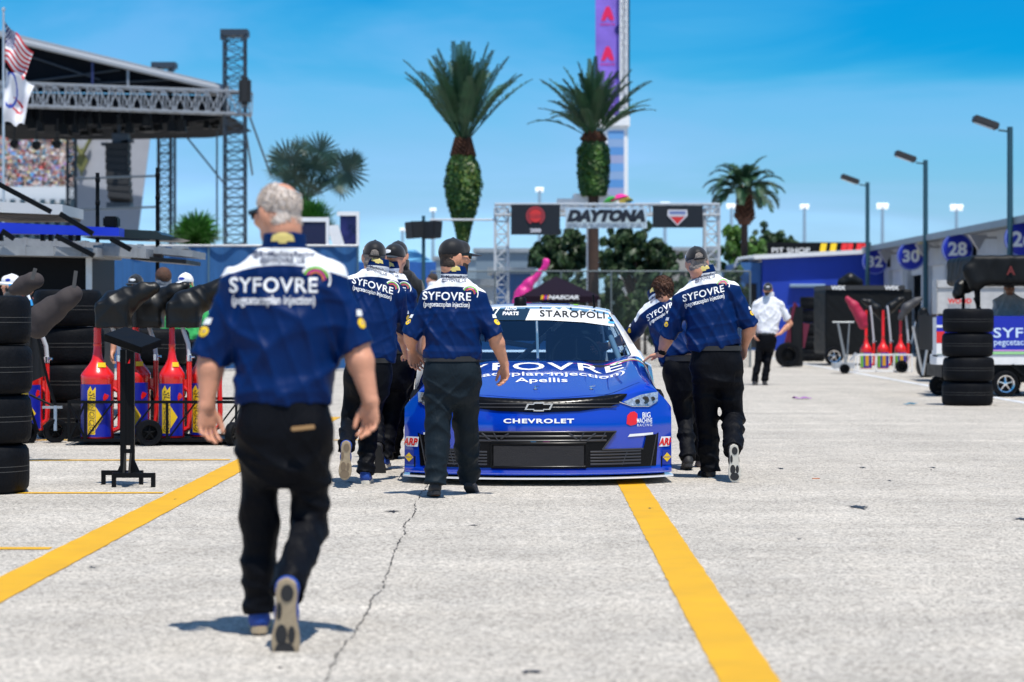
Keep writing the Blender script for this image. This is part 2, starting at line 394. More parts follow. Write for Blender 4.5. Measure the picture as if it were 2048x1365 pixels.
def snet(Fd, lo, h):
    S = Fd < 0; n = np.array(Fd.shape)-1
    cnt = np.zeros(n, np.int8); offs = [(i, j, k) for i in (0, 1) for j in (0, 1) for k in (0, 1)]
    sl = lambda o: tuple(slice(o[a], o[a]+n[a]) for a in range(3))
    for o in offs: cnt += S[sl(o)]
    cell = np.argwhere((cnt > 0) & (cnt < 8)); idm = np.full(n, -1, np.int32); idm[tuple(cell.T)] = np.arange(len(cell))
    acc = np.zeros((len(cell), 3)); num = np.zeros(len(cell))
    for a in offs:
        for ax in range(3):
            if a[ax]: continue
            b = list(a); b[ax] = 1
            fa = Fd[tuple((cell+a).T)]; fb = Fd[tuple((cell+b).T)]; m = (fa < 0) != (fb < 0)
            t = np.where(m, fa/np.where(m, fa-fb, 1), 0); pt = cell+np.array(a, float); pt[:, ax] += t
            acc[m] += pt[m]; num[m] += 1
    vs = lo+acc/num[:, None]*h; faces = []
    for ax in range(3):
        u, v = [(1, 2), (2, 0), (0, 1)][ax]
        s0 = S[tuple(slice(0, -1) if a == ax else slice(None) for a in range(3))]; s1 = S[tuple(slice(1, None) if a == ax else slice(None) for a in range(3))]
        e = np.argwhere(s0 != s1); e = e[(e[:, u] > 0) & (e[:, v] > 0) & (e[:, u] < n[u]) & (e[:, v] < n[v]) & (e[:, ax] < n[ax])]
        fl = s0[tuple(e.T)]; q = []
        for du, dv in ((0, 0), (1, 0), (1, 1), (0, 1)):
            c = e.copy(); c[:, u] -= du; c[:, v] -= dv; q.append(idm[tuple(c.T)])
        q = np.stack(q, 1); q = np.where(fl[:, None], q, q[:, ::-1]); q = q[(q >= 0).all(1)]; faces.append(q)
    return vs, np.concatenate(faces)
def field_obj(name, fld, h, mats, parent=None, attr=None, world=False, tidy=True):
    vs, fs = fld.mesh(h)
    me = bpy.data.meshes.new(name); me.vertices.add(len(vs)); me.vertices.foreach_set('co', vs.ravel())
    me.loops.add(fs.size); me.loops.foreach_set('vertex_index', fs.ravel()); me.polygons.add(len(fs))
    me.polygons.foreach_set('loop_start', np.arange(0, fs.size, 4)); me.update(calc_edges=True)
    if attr:
        for nm, fn in attr.items():
            a = me.attributes.new(nm, 'FLOAT', 'POINT'); a.data.foreach_set('value', fn(vs).astype(np.float32))
    return fin(name, me, mats, parent, 180, world)
def ridges(p, K, seed, warp=1.2, sharp=1.0):
    r = np.random.default_rng(seed); out = np.zeros(len(p)); tot = 0
    for (kx, ky, kz, amp) in K:
        w = r.uniform(-1, 1, 3)*7; ph = r.uniform(0, 6.28, 2)
        s = np.sin(p@np.array([kx, ky, kz])+ph[0]+warp*np.sin(p@w+ph[1])+.6*warp*np.sin(p@(w[::-1]*2.3)+ph[0]*2))
        out += amp*np.maximum(1.0247-np.sqrt(s*s+.05), 0)**sharp; tot += amp
    return out-tot*.4
# ---------------------------------------------------------------- people
def cloth(name, col, yoke=False, rough=.55, sheen=.3, col2=(.82,.83,.85), bump=.35):
    if name in MC: return MC[name]
    m = mat(name, col, rough, sheen=sheen, var=.15, vs=8, spec=.11)
    n = m.node_tree.nodes; l = m.node_tree.links; b = n['Principled BSDF']
    t = n.new('ShaderNodeTexCoord')
    wv = n.new('ShaderNodeTexNoise'); wv.inputs['Scale'].default_value = 9; wv.inputs['Detail'].default_value = 3; wv.inputs['Distortion'].default_value = 1.4
    mp = n.new('ShaderNodeMapping'); mp.inputs['Scale'].default_value = (1.6, 1.0, .7); mp.inputs['Rotation'].default_value = (0, .6, 0)
    l.new(t.outputs['Object'], mp.inputs[0]); l.new(mp.outputs[0], wv.inputs['Vector'])
    bp = n.new('ShaderNodeBump'); bp.inputs['Strength'].default_value = bump; bp.inputs['Distance'].default_value = .03
    l.new(wv.outputs[0], bp.inputs['Height']); l.new(bp.outputs[0], b.inputs['Normal'])
    if yoke:
        a = n.new('ShaderNodeAttribute'); a.attribute_name = 'yoke'
        mr = n.new('ShaderNodeMapRange'); mr.inputs[1].default_value = -.0008; mr.inputs[2].default_value = .0008; l.new(a.outputs['Fac'], mr.inputs[0])
        mx = n.new('ShaderNodeMix'); mx.data_type = 'RGBA'; mx.inputs[7].default_value = tuple(col2)+(1,)
        src = b.inputs['Base Color'].links[0].from_socket
        l.new(mr.outputs[0], mx.inputs[0]); l.new(src, mx.inputs[6]); l.new(mx.outputs[2], b.inputs['Base Color'])
    return m
SHIRT = cloth('team_shirt_fabric', (.0012,.0165,.088), True, .5, 0, bump=.10)
PANTS = cloth('black_trouser_fabric', (.0022,.0028,.005), False, .62, 0)
PANTS2 = cloth('charcoal_trouser_fabric', (.0085,.015,.021), False, .6, 0)
WSHIRT = cloth('white_shirt_fabric', (.75,.76,.8), False, .7)
BSHIRT = cloth('black_shirt_fabric', (.01,.011,.013), False, .7)
GSHIRT = cloth('green_shirt_fabric', (.05,.45,.12), False, .7)
GRSHIRT = cloth('grey_print_fabric', (.18,.2,.24), False, .7)
CAPM = cloth('black_cap_fabric', (.008,.009,.012), False, .5, bump=.1)
CAPW = cloth('white_cap_fabric', (.8,.8,.82), False, .6, bump=.1)
SKIN = mat('skin', (.58,.27,.165), .5, var=.12, vs=14, sss=.08, bump=.15, bs=90)
SKIN2 = mat('tanned_skin', (.40,.19,.12), .5, var=.12, vs=14, sss=.08)
HAIRW = mat('white_hair', (.74,.65,.58), .8, var=.35, vs=70, bump=.6, bs=160, spec=.15, stretch=(1.5,1.5,.6))
HAIRB = mat('brown_hair', (.09,.035,.016), .55, var=.5, vs=40, bump=.9, bs=90)
HAIRD = mat('dark_hair', (.03,.016,.01), .6, var=.4, vs=50, bump=.7, bs=120)
GREY = mat('grey_hair', (.2,.17,.15), .7, var=.4, vs=60, bump=.6, bs=120)
SOLED = mat('black_rubber_sole', (.02,.02,.022), .7)
SOLEB = mat('brown_rubber_sole', (.16,.07,.035), .7, var=.2)
SOLEC = mat('cream_sole', (.62,.58,.5), .6, var=.1)
SHB = mat('blue_mesh_shoe', (.008,.05,.28), .6, var=.3, vs=60)
SHK = mat('black_shoe', (.014,.013,.014), .6, var=.3, vs=40)
SHG = mat('grey_shoe', (.12,.1,.1), .7, var=.3, vs=40)
Z = V((0,0,1))
def on(v, *ref):
    v = V(v)
    for r in ref: v = v-r*v.dot(r)
    return v.normalized()
def hand(f, wr, dr, th, pn, curl=.5, s=1.0, fist=0):
    d = V(dr).normalized(); t = on(th, d); p = on(pn, d, t); wr = V(wr)
    f.loft(wr-d*.01, d, t, [(0,.027*s,.02*s),(.045*s,.038*s,.017*s),(.075*s,.043*s,.0155*s),(.1*s,.041*s,.013*s)], k=.015, e=2.6, round=.012)
    for i, (o, ln, r) in enumerate(((.031,.070,.0088),(.0105,.078,.009),(-.0105,.073,.0086),(-.031,.057,.0078))):
        a = wr+d*(.088-.006*abs(i-1.2))*s+t*o*s; an = .12+curl*.35+.06*i; sp = o*4.5
        for j, (q, rr) in enumerate(((.46,1),(.3,.92),(.24,.82))):
            dd = (d*math.cos(an)+p*math.sin(an)+t*sp*math.cos(an)).normalized()
            b = a+dd*ln*q*s; f.cone(a, b, r*rr*s, r*(rr-.08)*s, k=.003 if j else .006); a = b; an += curl*(.75+.1*i)+.08
    a = wr+d*.022*s+t*.024*s; b = a+(d*.75+t*.62+p*.25).normalized()*.042*s; c = b+(d*.95+t*.15+p*(.25+curl*.3)).normalized()*.032*s; e = c+(d*.97+p*(.3+curl*.4)-t*.05).normalized()*.024*s
    f.cone(a, b, .015*s, .0115*s, k=.012); f.cone(b, c, .0112*s, .0102*s, k=.004); f.cone(c, e, .0102*s, .0085*s, k=.003)
def headframe(c, yaw, pitch=0, roll=0, s=1.0):
    """yaw 0 looks along +y, positive turns to the left of the picture"""
    return MX.Translation(c) @ Euler((R(pitch), R(roll), R(yaw)), 'XYZ').to_matrix().to_4x4()
def head(f, X, s=1.0, fat=1.0):
    g = lambda x, y, z: X @ V((x*s, y*s, z*s)); fr = lambda x, y, z: X @ MX.Translation((x*s, y*s, z*s))
    f.ell(fr(0,-.012,.035), (.076*s*fat,.097*s,.086*s), .02)
    f.ell(fr(0,.028,-.03), (.062*s*fat,.066*s,.078*s), .03)
    f.cone(g(-.025*fat,.05,-.088), g(.025*fat,.05,-.088), .026*s, k=.025)
    f.cone(g(0,.088,.018), g(0,.112,-.022), .008*s, .012*s, k=.012); f.cone(g(-.012,.1,-.024), g(.012,.1,-.024), .009*s, k=.008)
    f.cone(g(-.032,.079,.028), g(.032,.079,.028), .011*s, k=.012)
    f.cone(g(-.02,.088,-.052), g(.02,.088,-.052), .007*s, k=.006); f.cone(g(-.016,.086,-.063), g(.016,.086,-.063), .008*s, k=.006)
    for q in (-1, 1):
        f.ell(fr(q*.08*fat,-.004,-.002) @ Euler((R(-8), 0, R(q*-22))).to_matrix().to_4x4(), (.009*s,.018*s,.032*s), .006)
        f.cone(g(q*.05,.06,-.012), g(q*.045,.07,-.02), .022*s, k=.02)
    f.cone(g(0,-.03,-.07), g(0,-.02,-.02), .062*s*fat, .07*s, k=.03)
def shoe(par, an, toe, up, up_m, sole_m, tread=None, tread_m=None, s=1.0, h=.005, heelc=None):
    toe = V(toe).normalized(); up = on(up, toe); x = toe.cross(up)
    X = frame(V(an)-up*.085*s-toe*.055*s, x*s, toe*s, up*s)
    f = Field(); g = lambda a, b, c: X @ V((a, b, c))
    f.cone(g(0,.045,.055), g(0,.13,.05), .038*s, .036*s, k=.02); f.cone(g(0,.13,.048), g(.004,.225,.036), .040*s, .034*s, k=.02)
    f.cone(g(0,.22,.034), g(.006,.25,.032), .036*s, .028*s, k=.02); f.cone(g(0,.045,.05), g(0,.05,.105), .036*s, .04*s, k=.02)
    upn = A3(up); o = A3(X.translation); f.post.append(lambda d, p: np.maximum(d, .016*s-(p-o)@upn))
    ob = field_obj('shoe', f, h, up_m, par)
    out = [(.0,0),(.03,.015),(.037,.05),(.034,.10),(.036,.14),(.047,.19),(.05,.225),(.042,.262),(.022,.286),(0,.292)]
    poly = out+[(-a*.92, b) for a, b in out[-2:0:-1]]
    mb = MB(); XX = X @ MX(((1,0,0,0),(0,0,1,0),(0,1,0,0),(0,0,0,1)))  # prism poly in x,z extruded along y -> lay flat
    Xs = X @ MX(((1,0,0,0),(0,0,1,0),(0,-1,0,.03),(0,0,0,1)))
    mb.prism(poly, 0, .03, X=Xs); so = obj('sole', mb, sole_m, ob, 50, bevel=.004*s)
    if tread_m:
        tb = MB(); flip = frame(X @ V((0,0,-.0015)), x*-s, toe*s, up*-s)
        pats = tread or [('e',0,.245,.034,.03),('e',.012,.19,.02,.035),('e',-.022,.19,.012,.03),('e',-.005,.05,.022,.03),('e',.02,.11,.009,.03)]
        for q in pats:
            if q[0] == 'e': pts = [(q[1]+q[3]*math.cos(a*.524), q[2]+q[4]*math.sin(a*.524)) for a in range(12)]
            else: pts = q[1]
            tb.prism(pts, 0, .003, X=flip @ MX(((1,0,0,0),(0,0,1,0),(0,-1,0,.001),(0,0,0,1))))
        obj('tread', tb, tread_m, ob, 40)
    return ob
def person(label, base, J, shirt=SHIRT, pants=PANTS, skin=SKIN, dims=(.19,.19,.21), dep=.125, arm=1.0, leg=1.0, hs=1.0, fat=1.0, hx=.006, hb=.0045,
           headgear=None, hair=None, text=True, sleeve=1.0, shoes=None, seed=1, group=None, hem=.07, belt=True, collar=True, beard=False, glasses=False, txo=(-.03,0,0), foldk=1.0, pantw=1.0, neckr=.066, bald=None, capback=False, logo=True, wname='person', yofs=0, nbo=.20, yb=.108):
    J = {k: (V(v) if not isinstance(v, (int, float, dict)) else v) for k, v in J.items()}
    sL, sR = J['sL'], J['sR']; ct = (sL+sR)/2; pc = J['pc']; up = (ct-pc); ln = up.length; up = up.normalized(); rt = on(sR-sL, up); fw = up.cross(rt)
    Xh = headframe(J['hd'], J.get('yaw', 0), J.get('pit', 0), J.get('rol', 0)); base = V(base)
    nb = ct+up*nbo
    # skin: one continuous body
    b = Field(); head(b, Xh, hs, fat); b.cone(nb-up*.03, Xh @ V((0,-.025,-.05)), neckr, neckr*.95, k=.03)
    b.loft(pc, up, rt, [(-.05,.12,.09),(ln*.5,.13,.09),(ln*.95,.14,.08),(ln+.06,.06,.05)], k=.04)
    for S in 'LR':
        sh, el, wr = J['s'+S], J['e'+S], J['w'+S]
        b.cone(nb-up*.04, sh, .05, .05, k=.03); b.cone(sh, el, .052*arm, .046*arm, k=.02)
        m = el.lerp(wr, .3); b.cone(el, m, .045*arm, .047*arm, k=.02); b.cone(m, wr, .047*arm, .0285*arm**.5, k=.02)
        hd = J.get('h'+S, wr-el); th = J.get('t'+S, V((1 if S == 'L' else -1, 0, 0))); pn = J.get('p'+S, V((0,-1,0)))
        hand(b, wr, hd, th, pn, J.get('c'+S, .5), J.get('hz', 1.0))
        hp, kn, an = J['h'+'ip'+S], J['k'+S], J['a'+S]
        b.cone(hp, kn, .06, .045, k=.03); b.cone(kn, an, .043, .03, k=.02)
    body = field_obj(wname, b, hb, skin); body.location = base
    tag(body, label, 'person', group)
    # shirt
    cw, ww, hw = dims; f = Field()
    f.loft(pc, up, rt, [(hem-.01,hw*1.0,dep*1.0),(hem+.05,hw*1.04,dep*1.06),(ln*.35,ww,dep*.98),(ln*.72,cw,dep*.97),(ln*.93,cw*.93,dep*.86),(ln+.07,cw*.80,dep*.72),(ln+.15,.11,.09)], k=.04, e=2.4, round=.012)
    ends = {}
    for S in 'LR':
        sh, el = J['s'+S], J['e'+S]; u = el-sh; L = min(.30*sleeve, u.length*1.12); u = u.normalized(); e = sh+u*L; ends[S] = (e, u)
        f.cone(nb-up*.06, sh+up*.03, .062, .064, k=.05); f.cone(sh, e, .068*arm, .079*arm, k=.04, cut=0)
    if collar: f.cone(nb-up*.0, nb+up*.055, .094, .087, k=.012, cut=.0)
    o = A3(ct); U = A3(up); Rr = A3(rt); K = foldk
    f.post.append(lambda d, p: d-K*(.017*ridges((p-o)@np.stack([Rr, A3(fw), U], 1), [(20,4,7,1),(-16,5,9,.8),(33,8,13,.45),(7,5,-22,.35)], seed, 1.1, 2.6)*np.clip(1.25-2.2*((p-o)@U+.16), .15, 1)))
    yk = lambda p: np.minimum.reduce([(p-o)@U-(yb-.045*(((p-o)@Rr)/.242)**2), .262-np.abs((p-o)@Rr), .193+nbo-.20-(p-o)@U+np.zeros(len(p))])
    so = field_obj('shirt', f, hx, shirt, body, attr={'yoke': yk})
    if text:
        tr = bvh(so); mb = MB(); n = A3(fw); org = ct+V((0,0,0))
        tx, ty, sk = txo; ty += .03; ux, uy = rt, up; sc = max(.9, cw/.2)
        def pr(geo, at, mi): project(mb, geo, tr, org, ux, uy, fw, .0025, mi, at, 1.5, sk)
        pr(text2d('SYFOVRE', .30*sc, .052*sc, .018, maxe=.012, spacing=1.1), (tx, ty-.0), 0)
        pr(text2d('(pegcetacoplan injection)', .285*sc, .042*sc, .012, maxe=.012), (tx+.0, ty-.055*sc), 0)
        ax, ay = tx+.155*sc, ty+.018
        for r0, r1, a0, a1, mi in ((.046,.052,-28,150,0),(.038,.043,10,155,1),(.029,.034,0,150,2),(.023,.0265,-10,140,3)):
            pr(arc2d(r0*sc, r1*sc, a0, a1, 16, .012), (ax-.012*sc, ay+.004), mi)
        pr(text2d('@BigMachineRacing', .21*sc, .026*sc, .02, maxe=.012), (0, .172+yofs), 4)
        pr(text2d('@SYFOVRE_US', .15*sc, .024*sc, .02, maxe=.012), (0, .147+yofs), 4)
        bt = [(-.045,-.012),(-.015,-.012),(-.015,-.02),(.015,-.02),(.015,-.012),(.045,-.012),(.038,.012),(.012,.012),(.012,.02),(-.012,.02),(-.012,.012),(-.038,.012)]
        pr(poly2d(bt, .015), (0,nbo+.030), 5)
        for S, (e, u) in ends.items():   # sleeve marks
            sm = MB()
            sd = rt if S == 'R' else -rt; md = (sd*.8-fw*.6).normalized(); ru = on(Z, md); rx = ru.cross(md)
            c = e-u*.12
            for geo, at, mi in ((poly2d([(-.02,-.012),(.02,-.012),(.026,.012),(-.014,.012)], .012), (0,.04), 0), (arc2d(0,.02,0,360,12,.012), (0,0), 6), (arc2d(0,.011,0,360,8,.012), (.004,.0), 7)):
                project(sm, geo, tr, c, rx, ru, -md, .0028, mi, at, .6, back=.3)
            obj('sleeve_patch', sm, [TXW]*6+[YEL, BLUE], so, 60)
        obj('lettering', mb, [TXW, GREENP, PINKP, mat('orange_print',(.8,.25,.03),.5), TXN, mat('gold_print',(.62,.5,.16),.4), YEL, BLUE], so, 60)
    # trousers
    f = Field(); zr = on(rt, Z); kw = dims[2]-.012
    f.loft(pc, Z, zr, [(-.25,kw*.55,dep*.6),(-.19,kw*.82,dep*.86),(-.10,kw*.93,dep*.96),(0,kw*.94,dep*.96),(.06,kw*.93,dep*.92),(.10,kw*.90,dep*.88)], k=.05, e=2.3, round=.02)
    for S in 'LR':
        hp, kn, an = J['hip'+S], J['k'+S], J['a'+S]; lw = leg*pantw; dn = (an-kn).normalized()
        f.cone(hp, kn, .092*lw, .076*lw, k=.045); f.cone(kn, kn.lerp(an, .45), .077*lw, .073*lw, k=.02)
        hm = an+dn*.015; f.cone(kn.lerp(an, .45), hm, .073*lw, .072*pantw, k=.02, cut=.0)
        f.ell(frame(hp-V(fw)*.035+V((0,0,.03)), zr, Z.cross(zr), Z), (.080*leg,.085,.09), .04)
    zz = A3(pc)
    def pf(d, p):
        q = p-zz; low = np.clip((-q[:, 2]-.35)*2.0, 0, 1)
        low = low+0; tp = np.clip((-q[:, 2]+.0)*8, .1, 1); return d-K*tp*(.013*ridges(q, [(7,5,16,1),(11,7,-13,.8),(19,9,8,.4)], seed+9, 1.5, 1.8)+.013*low*ridges(q, [(5,6,34,1),(-9,4,27,.8)], seed+5, 1.1, 1.5))
    f.post.append(pf)
    to = field_obj('trousers', f, hx, pants, body)
    if belt:
        mb = MB(); fr = frame(pc, zr, Z.cross(zr), Z); n = 40; w1 = kw*.975; d1 = dep*.965; vs = []; fs = []
        for zb in (.052, .088):
            for k in range(n):
                a = 2*math.pi*k/n; c, s_ = math.cos(a), math.sin(a); rr = (abs(c)**2.3+abs(s_)**2.3)**(-1/2.3)
                vs.append((c*rr*w1, s_*rr*d1, zb))
        for k in range(n): fs.append((k, (k+1) % n, n+(k+1) % n, n+k))
        mb.add(vs, fs, 0, fr); obj('belt', mb, mat('belt_leather', (.02,.018,.018), .4), to, 60)
    # shoes
    sd = shoes or {}
    for S in 'LR':
        q = sd.get(S, {}); shoe(body, J['a'+S], q.get('toe', fw if abs(fw.z) < .9 else V((0,1,0))), q.get('up', Z), q.get('m', SHK), q.get('sole', SOLED), q.get('tread'), q.get('tm'), q.get('s', 1.0), hx)
    # headgear and hair
    hfr = lambda x, y, z: Xh @ MX.Translation((x*hs, y*hs, z*hs))
    if hair:
        hm, hl, hk = hair; f = Field()
        f.ell(hfr(0,-.014,.036), ((.083 if not headgear else .0805)*hs*fat*hk,(.103 if not headgear else .1005)*hs*hk,(.091 if not headgear else .089)*hs*hk), .01, clip=lambda q: np.maximum.reduce([(q[:, 1]-.045-.9*np.maximum(q[:, 2]-.0, -.02))*.7, -.036-hl-q[:, 2], np.where(q[:, 1] > .005, (-.0-q[:, 2]), -1)]))
        if hl > .02: f.ell(hfr(0,-.04,-.04), (.072*hs*fat,.06*hs,.05*hs+hl*.3), .02)
        f.post.append(lambda d, p: d-(.0015 if headgear else (.0008 if hair[0] is HAIRW else .005))*ridges(p, [(110,60,70,1),(-90,120,50,.8),(40,30,60,.8)], seed, 1, 1))
        if bald: f.ell(hfr(*bald[:3]), bald[3], .012, op='s')
        ho = field_obj('hair', f, max(.004, hx*.8), hm, body)
        if not headgear and hb < .008:
            r4 = random.Random(seed); mb = MB(); vv = ho.data.vertices; cz = Xh.translation
            for _ in range(4200):
                v = vv[r4.randrange(len(vv))]; n_ = v.normal; dn = on(V((r4.gauss(0,.25), r4.gauss(0,.25), -1))+n_*.1, n_); L_ = r4.uniform(.008,.022)*hs; w_ = dn.cross(n_)*.0011; p = v.co-n_*.003; q = p+dn*L_*.6+n_*(.004+.003*r4.random()); e_ = p+dn*L_+n_*r4.uniform(.001,.006)
                mb.add([p-w_, p+w_, q+w_, e_, q-w_], [(0,1,2,3,4)])
            so_ = obj('hair_strands', mb, hm, ho, None); so_['kind'] = 'stuff'
    if beard:
        f = Field(); f.ell(hfr(0,.03,-.05), (.066*hs*fat,.068*hs,.07*hs), .02, clip=lambda q: np.maximum(q[:, 2]-.02-.3*np.abs(q[:, 0]), -q[:, 1]-.0)); f.cone(Xh @ V((-.02,.055,-.095)), Xh @ V((.02,.055,-.095)), .03*hs, k=.02)
        field_obj('beard', f, .005, HAIRD, body)
    if glasses:
        mb = MB()
        for q in (-1, 1):
            mb.box(q*.034-.03, q*.034+.03, .091, .099, -.008, .028); mb.box(q*.079-.003, q*.079+.003, 0, .094, .012, .026); mb.box(min(q*.06,q*.08), max(q*.06,q*.08), .088, .095, .008, .026)
        mb.v = [tuple(Xh @ (V(v)*hs)) for v in mb.v]; obj('sunglasses', mb, mat('black_lens', (.008,.008,.01), .08), body, 30, bevel=.002)
    if headgear:
        cm, back = headgear[:2]; sgn = -1 if capback else 1
        f = Field(); f.ell(hfr(0,-.012,.04), (.083*hs*fat,.103*hs,.093*hs), .01, clip=lambda q: -(q[:, 2]+.018-.05*sgn*q[:, 1]))
        f.ell(hfr(0,.06*sgn,.06), (.055*hs,.052*hs,.056*hs), .02, clip=lambda q: -(q[:, 2]+.03))
        f.ell(hfr(0,-.010,.134), (.010,.010,.006), .004)
        if back: f.cone(hfr(0,-.2*sgn,.036).translation, hfr(0,-.07*sgn,.036).translation, .027*hs, k=.004, op='s')
        co = field_obj('cap', f, max(.004, hx*.7), cm, body)
        if back:
            mb = MB(); mb.path([hfr(x, -sgn*math.sqrt(max(0, .104**2-x*x*1.4))-.012, .014).translation for x in np.linspace(-.04,.04,7)], .008*hs, 6); obj('strap', mb, cm, co, 60)
        f = Field(); f.ell(Xh @ T(0, sgn*.105*hs, .028*hs, sgn*-9), (.076*hs,.10*hs,.018*hs), .004, clip=lambda q: np.maximum(-(q[:, 1]*sgn+.02), np.abs(q[:, 2]-.004+q[:, 0]**2*3)-.004))
        field_obj('brim', f, .004, cm, co)
        if logo:
            mb = MB(); tr = bvh(co); lp = headgear[2] if len(headgear) > 2 else 180
            nn = (Xh.to_3x3() @ Euler((0,0,R(lp))).to_matrix() @ V((0,1,0))).normalized(); ru = on(Z, nn)
            bt = [(-.032,-.008),(-.01,-.008),(-.01,-.015),(.01,-.015),(.01,-.008),(.032,-.008),(.032,.008),(.01,.008),(.01,.015),(-.01,.015),(-.01,.008),(-.032,.008)]
            project(mb, poly2d(bt, .01), tr, hfr(0,0,.065).translation, ru.cross(nn), ru, -nn, .002, 0, (0,0), 1, back=.3); 
            if mb.f: obj('emblem', mb, TXW if cm == CAPM else BLUE, co, 60)
    for q in (-1, 1):
        mb = MB(); mb.lathe([(0,-.011),(.008,-.008),(.011,0),(.008,.008),(0,.011)], 10); mb.v = [tuple(Xh @ V(((v[0]+q*.031)*hs, (v[1]+.079)*hs, (v[2]+.010)*hs))) for v in mb.v]
        obj('eye', mb, mat('eye_white', (.7,.68,.66), .2), body, 60)
    return body
def stand(hgt=1.78, yaw=0, bend=.0, arms='down', lean=0):
    """joints of a standing figure facing yaw (0 = away), local metres"""
    s = hgt/1.78; Q = Euler((0,0,R(yaw))).to_matrix(); q = lambda x, y, z: Q @ V((x*s, y*s, z*s))
    J = dict(hd=q(0,.02+lean,1.66), sL=q(-.19,lean*.8,1.42), sR=q(.19,lean*.8,1.42), pc=q(0,0,.95), hipL=q(-.1,0,.9), hipR=q(.1,0,.9), kL=q(-.11,.02,.5), kR=q(.11,.02,.5), aL=q(-.12,-.03,.09), aR=q(.12,-.03,.09), yaw=yaw)
    if arms == 'down': J.update(eL=q(-.25,-.02,1.14), eR=q(.25,-.02,1.14), wL=q(-.26,.06,.89), wR=q(.26,.06,.89))
    elif arms == 'hips': J.update(eL=q(-.36,-.06,1.17), eR=q(.36,-.06,1.17), wL=q(-.2,.08,1.0), wR=q(.2,.08,1.0))
    else: J.update(eL=q(-.24,.08,1.16), eR=q(.24,.08,1.16), wL=q(-.14,.3,1.2), wR=q(.14,.3,1.2))
    for S, sg in (('L',1),('R',-1)): J['t'+S] = Q @ V((0,1,.2)); J['p'+S] = Q @ V((sg,0,0))
    return J
# ---------------------------------------------------------------- the crew
def rel(D, px0):
    X0 = (px0-CX)/F*D; b = V((X0, D, 0))
    return b, lambda px, py, dy=0.0: P(px, py, D+dy)-b
# near man
b, L = rel(9.35, 568)
J = dict(hd=L(556,428,.02), yaw=42, pit=-8, rol=0, sL=L(474,580,0), sR=L(664,568,0), pc=L(568,845,0), eL=L(424,706,.02), eR=L(712,690,-.02), wL=L(413,812,-.02), wR=L(741,802,-.06),
    hL=V((.02,.0,-1)), hR=V((.0,.05,-1)), tL=V((.75,.6,0)), tR=V((-.75,.6,0)), pL=V((.6,-.8,0)), pR=V((-.6,-.8,0)), cL=.4, cR=.45, hz=.98,
    hipL=L(522,872,0), hipR=L(618,872,0), kL=L(518,1052,.08), kR=L(620,1050,.06), aL=L(518,1222,.10), aR=L(576,1178,-.32))
nm_ = person('white haired man in navy team shirt walking nearest the camera', b, J, dims=(.226,.212,.200), dep=.14, yofs=-.05, nbo=.155, yb=.082, arm=1.08, leg=1.0, hs=.96, fat=1.0, hx=.0055, hb=.004,
    hair=(HAIRW, .025, 1.0), glasses=True, text=True, txo=(-.035,-.025,-.0), seed=3, belt=False, pantw=1.0, sleeve=1.02, bald=(.030,-.062,.112,(.055,.055,.045)),
    shoes=dict(L=dict(toe=(-.08,1,0), m=SHB, sole=TAN), R=dict(toe=(-.03,.12,-1), up=(0,1,.12), m=SHB, sole=TAN, tm=SOLED, s=1.12)), neckr=.068)
mb = MB(); p_ = L(606,857,-.165); mb.box(-.045,.045,-.006,.006,-.008,.010,X=MX.Translation(p_) @ Euler((0,R(-6),0)).to_matrix().to_4x4()); obj('pocket_wallet', mb, mat('tan_leather',(.35,.2,.08),.6), nm_, 30, bevel=.003)
# man in cap at the car's front
b, L = rel(16.7, 905)
J = dict(hd=L(909,516,.0), yaw=-62, pit=0, sL=L(856,606,0), sR=L(958,604,0), pc=L(904,738,0), eL=L(822,668,.0), eR=L(988,668,-.02), wL=L(824,701,.14), wR=L(1009,729,.06),
    hL=V((.18,.1,-1)), hR=V((.05,.02,-1)), tL=V((1,.5,0)), tR=V((-.6,.8,0)), pL=V((.5,-1,0)), pR=V((-.8,-.6,0)), cL=.55, cR=.55, hz=1.05,
    hipL=L(880,755,0), hipR=L(930,755,0), kL=L(876,852,-.02), kR=L(931,852,.15), aL=L(871,966,-.1), aR=L(938,958,.36))
cm_ = person('bearded man in black cap and charcoal trousers walking before the car', b, J, pants=PANTS2, dims=(.222,.212,.212), dep=.145, arm=1.06, leg=1.1, hs=1.02, fat=1.03, hb=.005,
    hair=(HAIRD, .03, 1.0), headgear=(CAPM, False, 0), beard=True, glasses=True, txo=(-.045,.01,0), seed=11, pantw=1.12,
    shoes=dict(L=dict(toe=(-.12,1,-.12), up=(0,.12,1), m=SHK, sole=SOLED, tm=SOLEB), R=dict(toe=(.25,.8,-.5), up=(0,.5,.8), m=SHG, sole=SOLED)))
mb = MB(); mb.lathe([(.031,-.006),(.034,-.006),(.034,.006),(.031,.006),(.031,-.006)], 20, X=frame(L(823,697,.12), V((1,0,.1)).normalized(), on((0,.95,.3), V((1,0,.1)).normalized()), V((1,0,.1)).normalized().cross(on((0,.95,.3), V((1,0,.1)).normalized())))); obj('bracelet', mb, CHROME, cm_, 60)
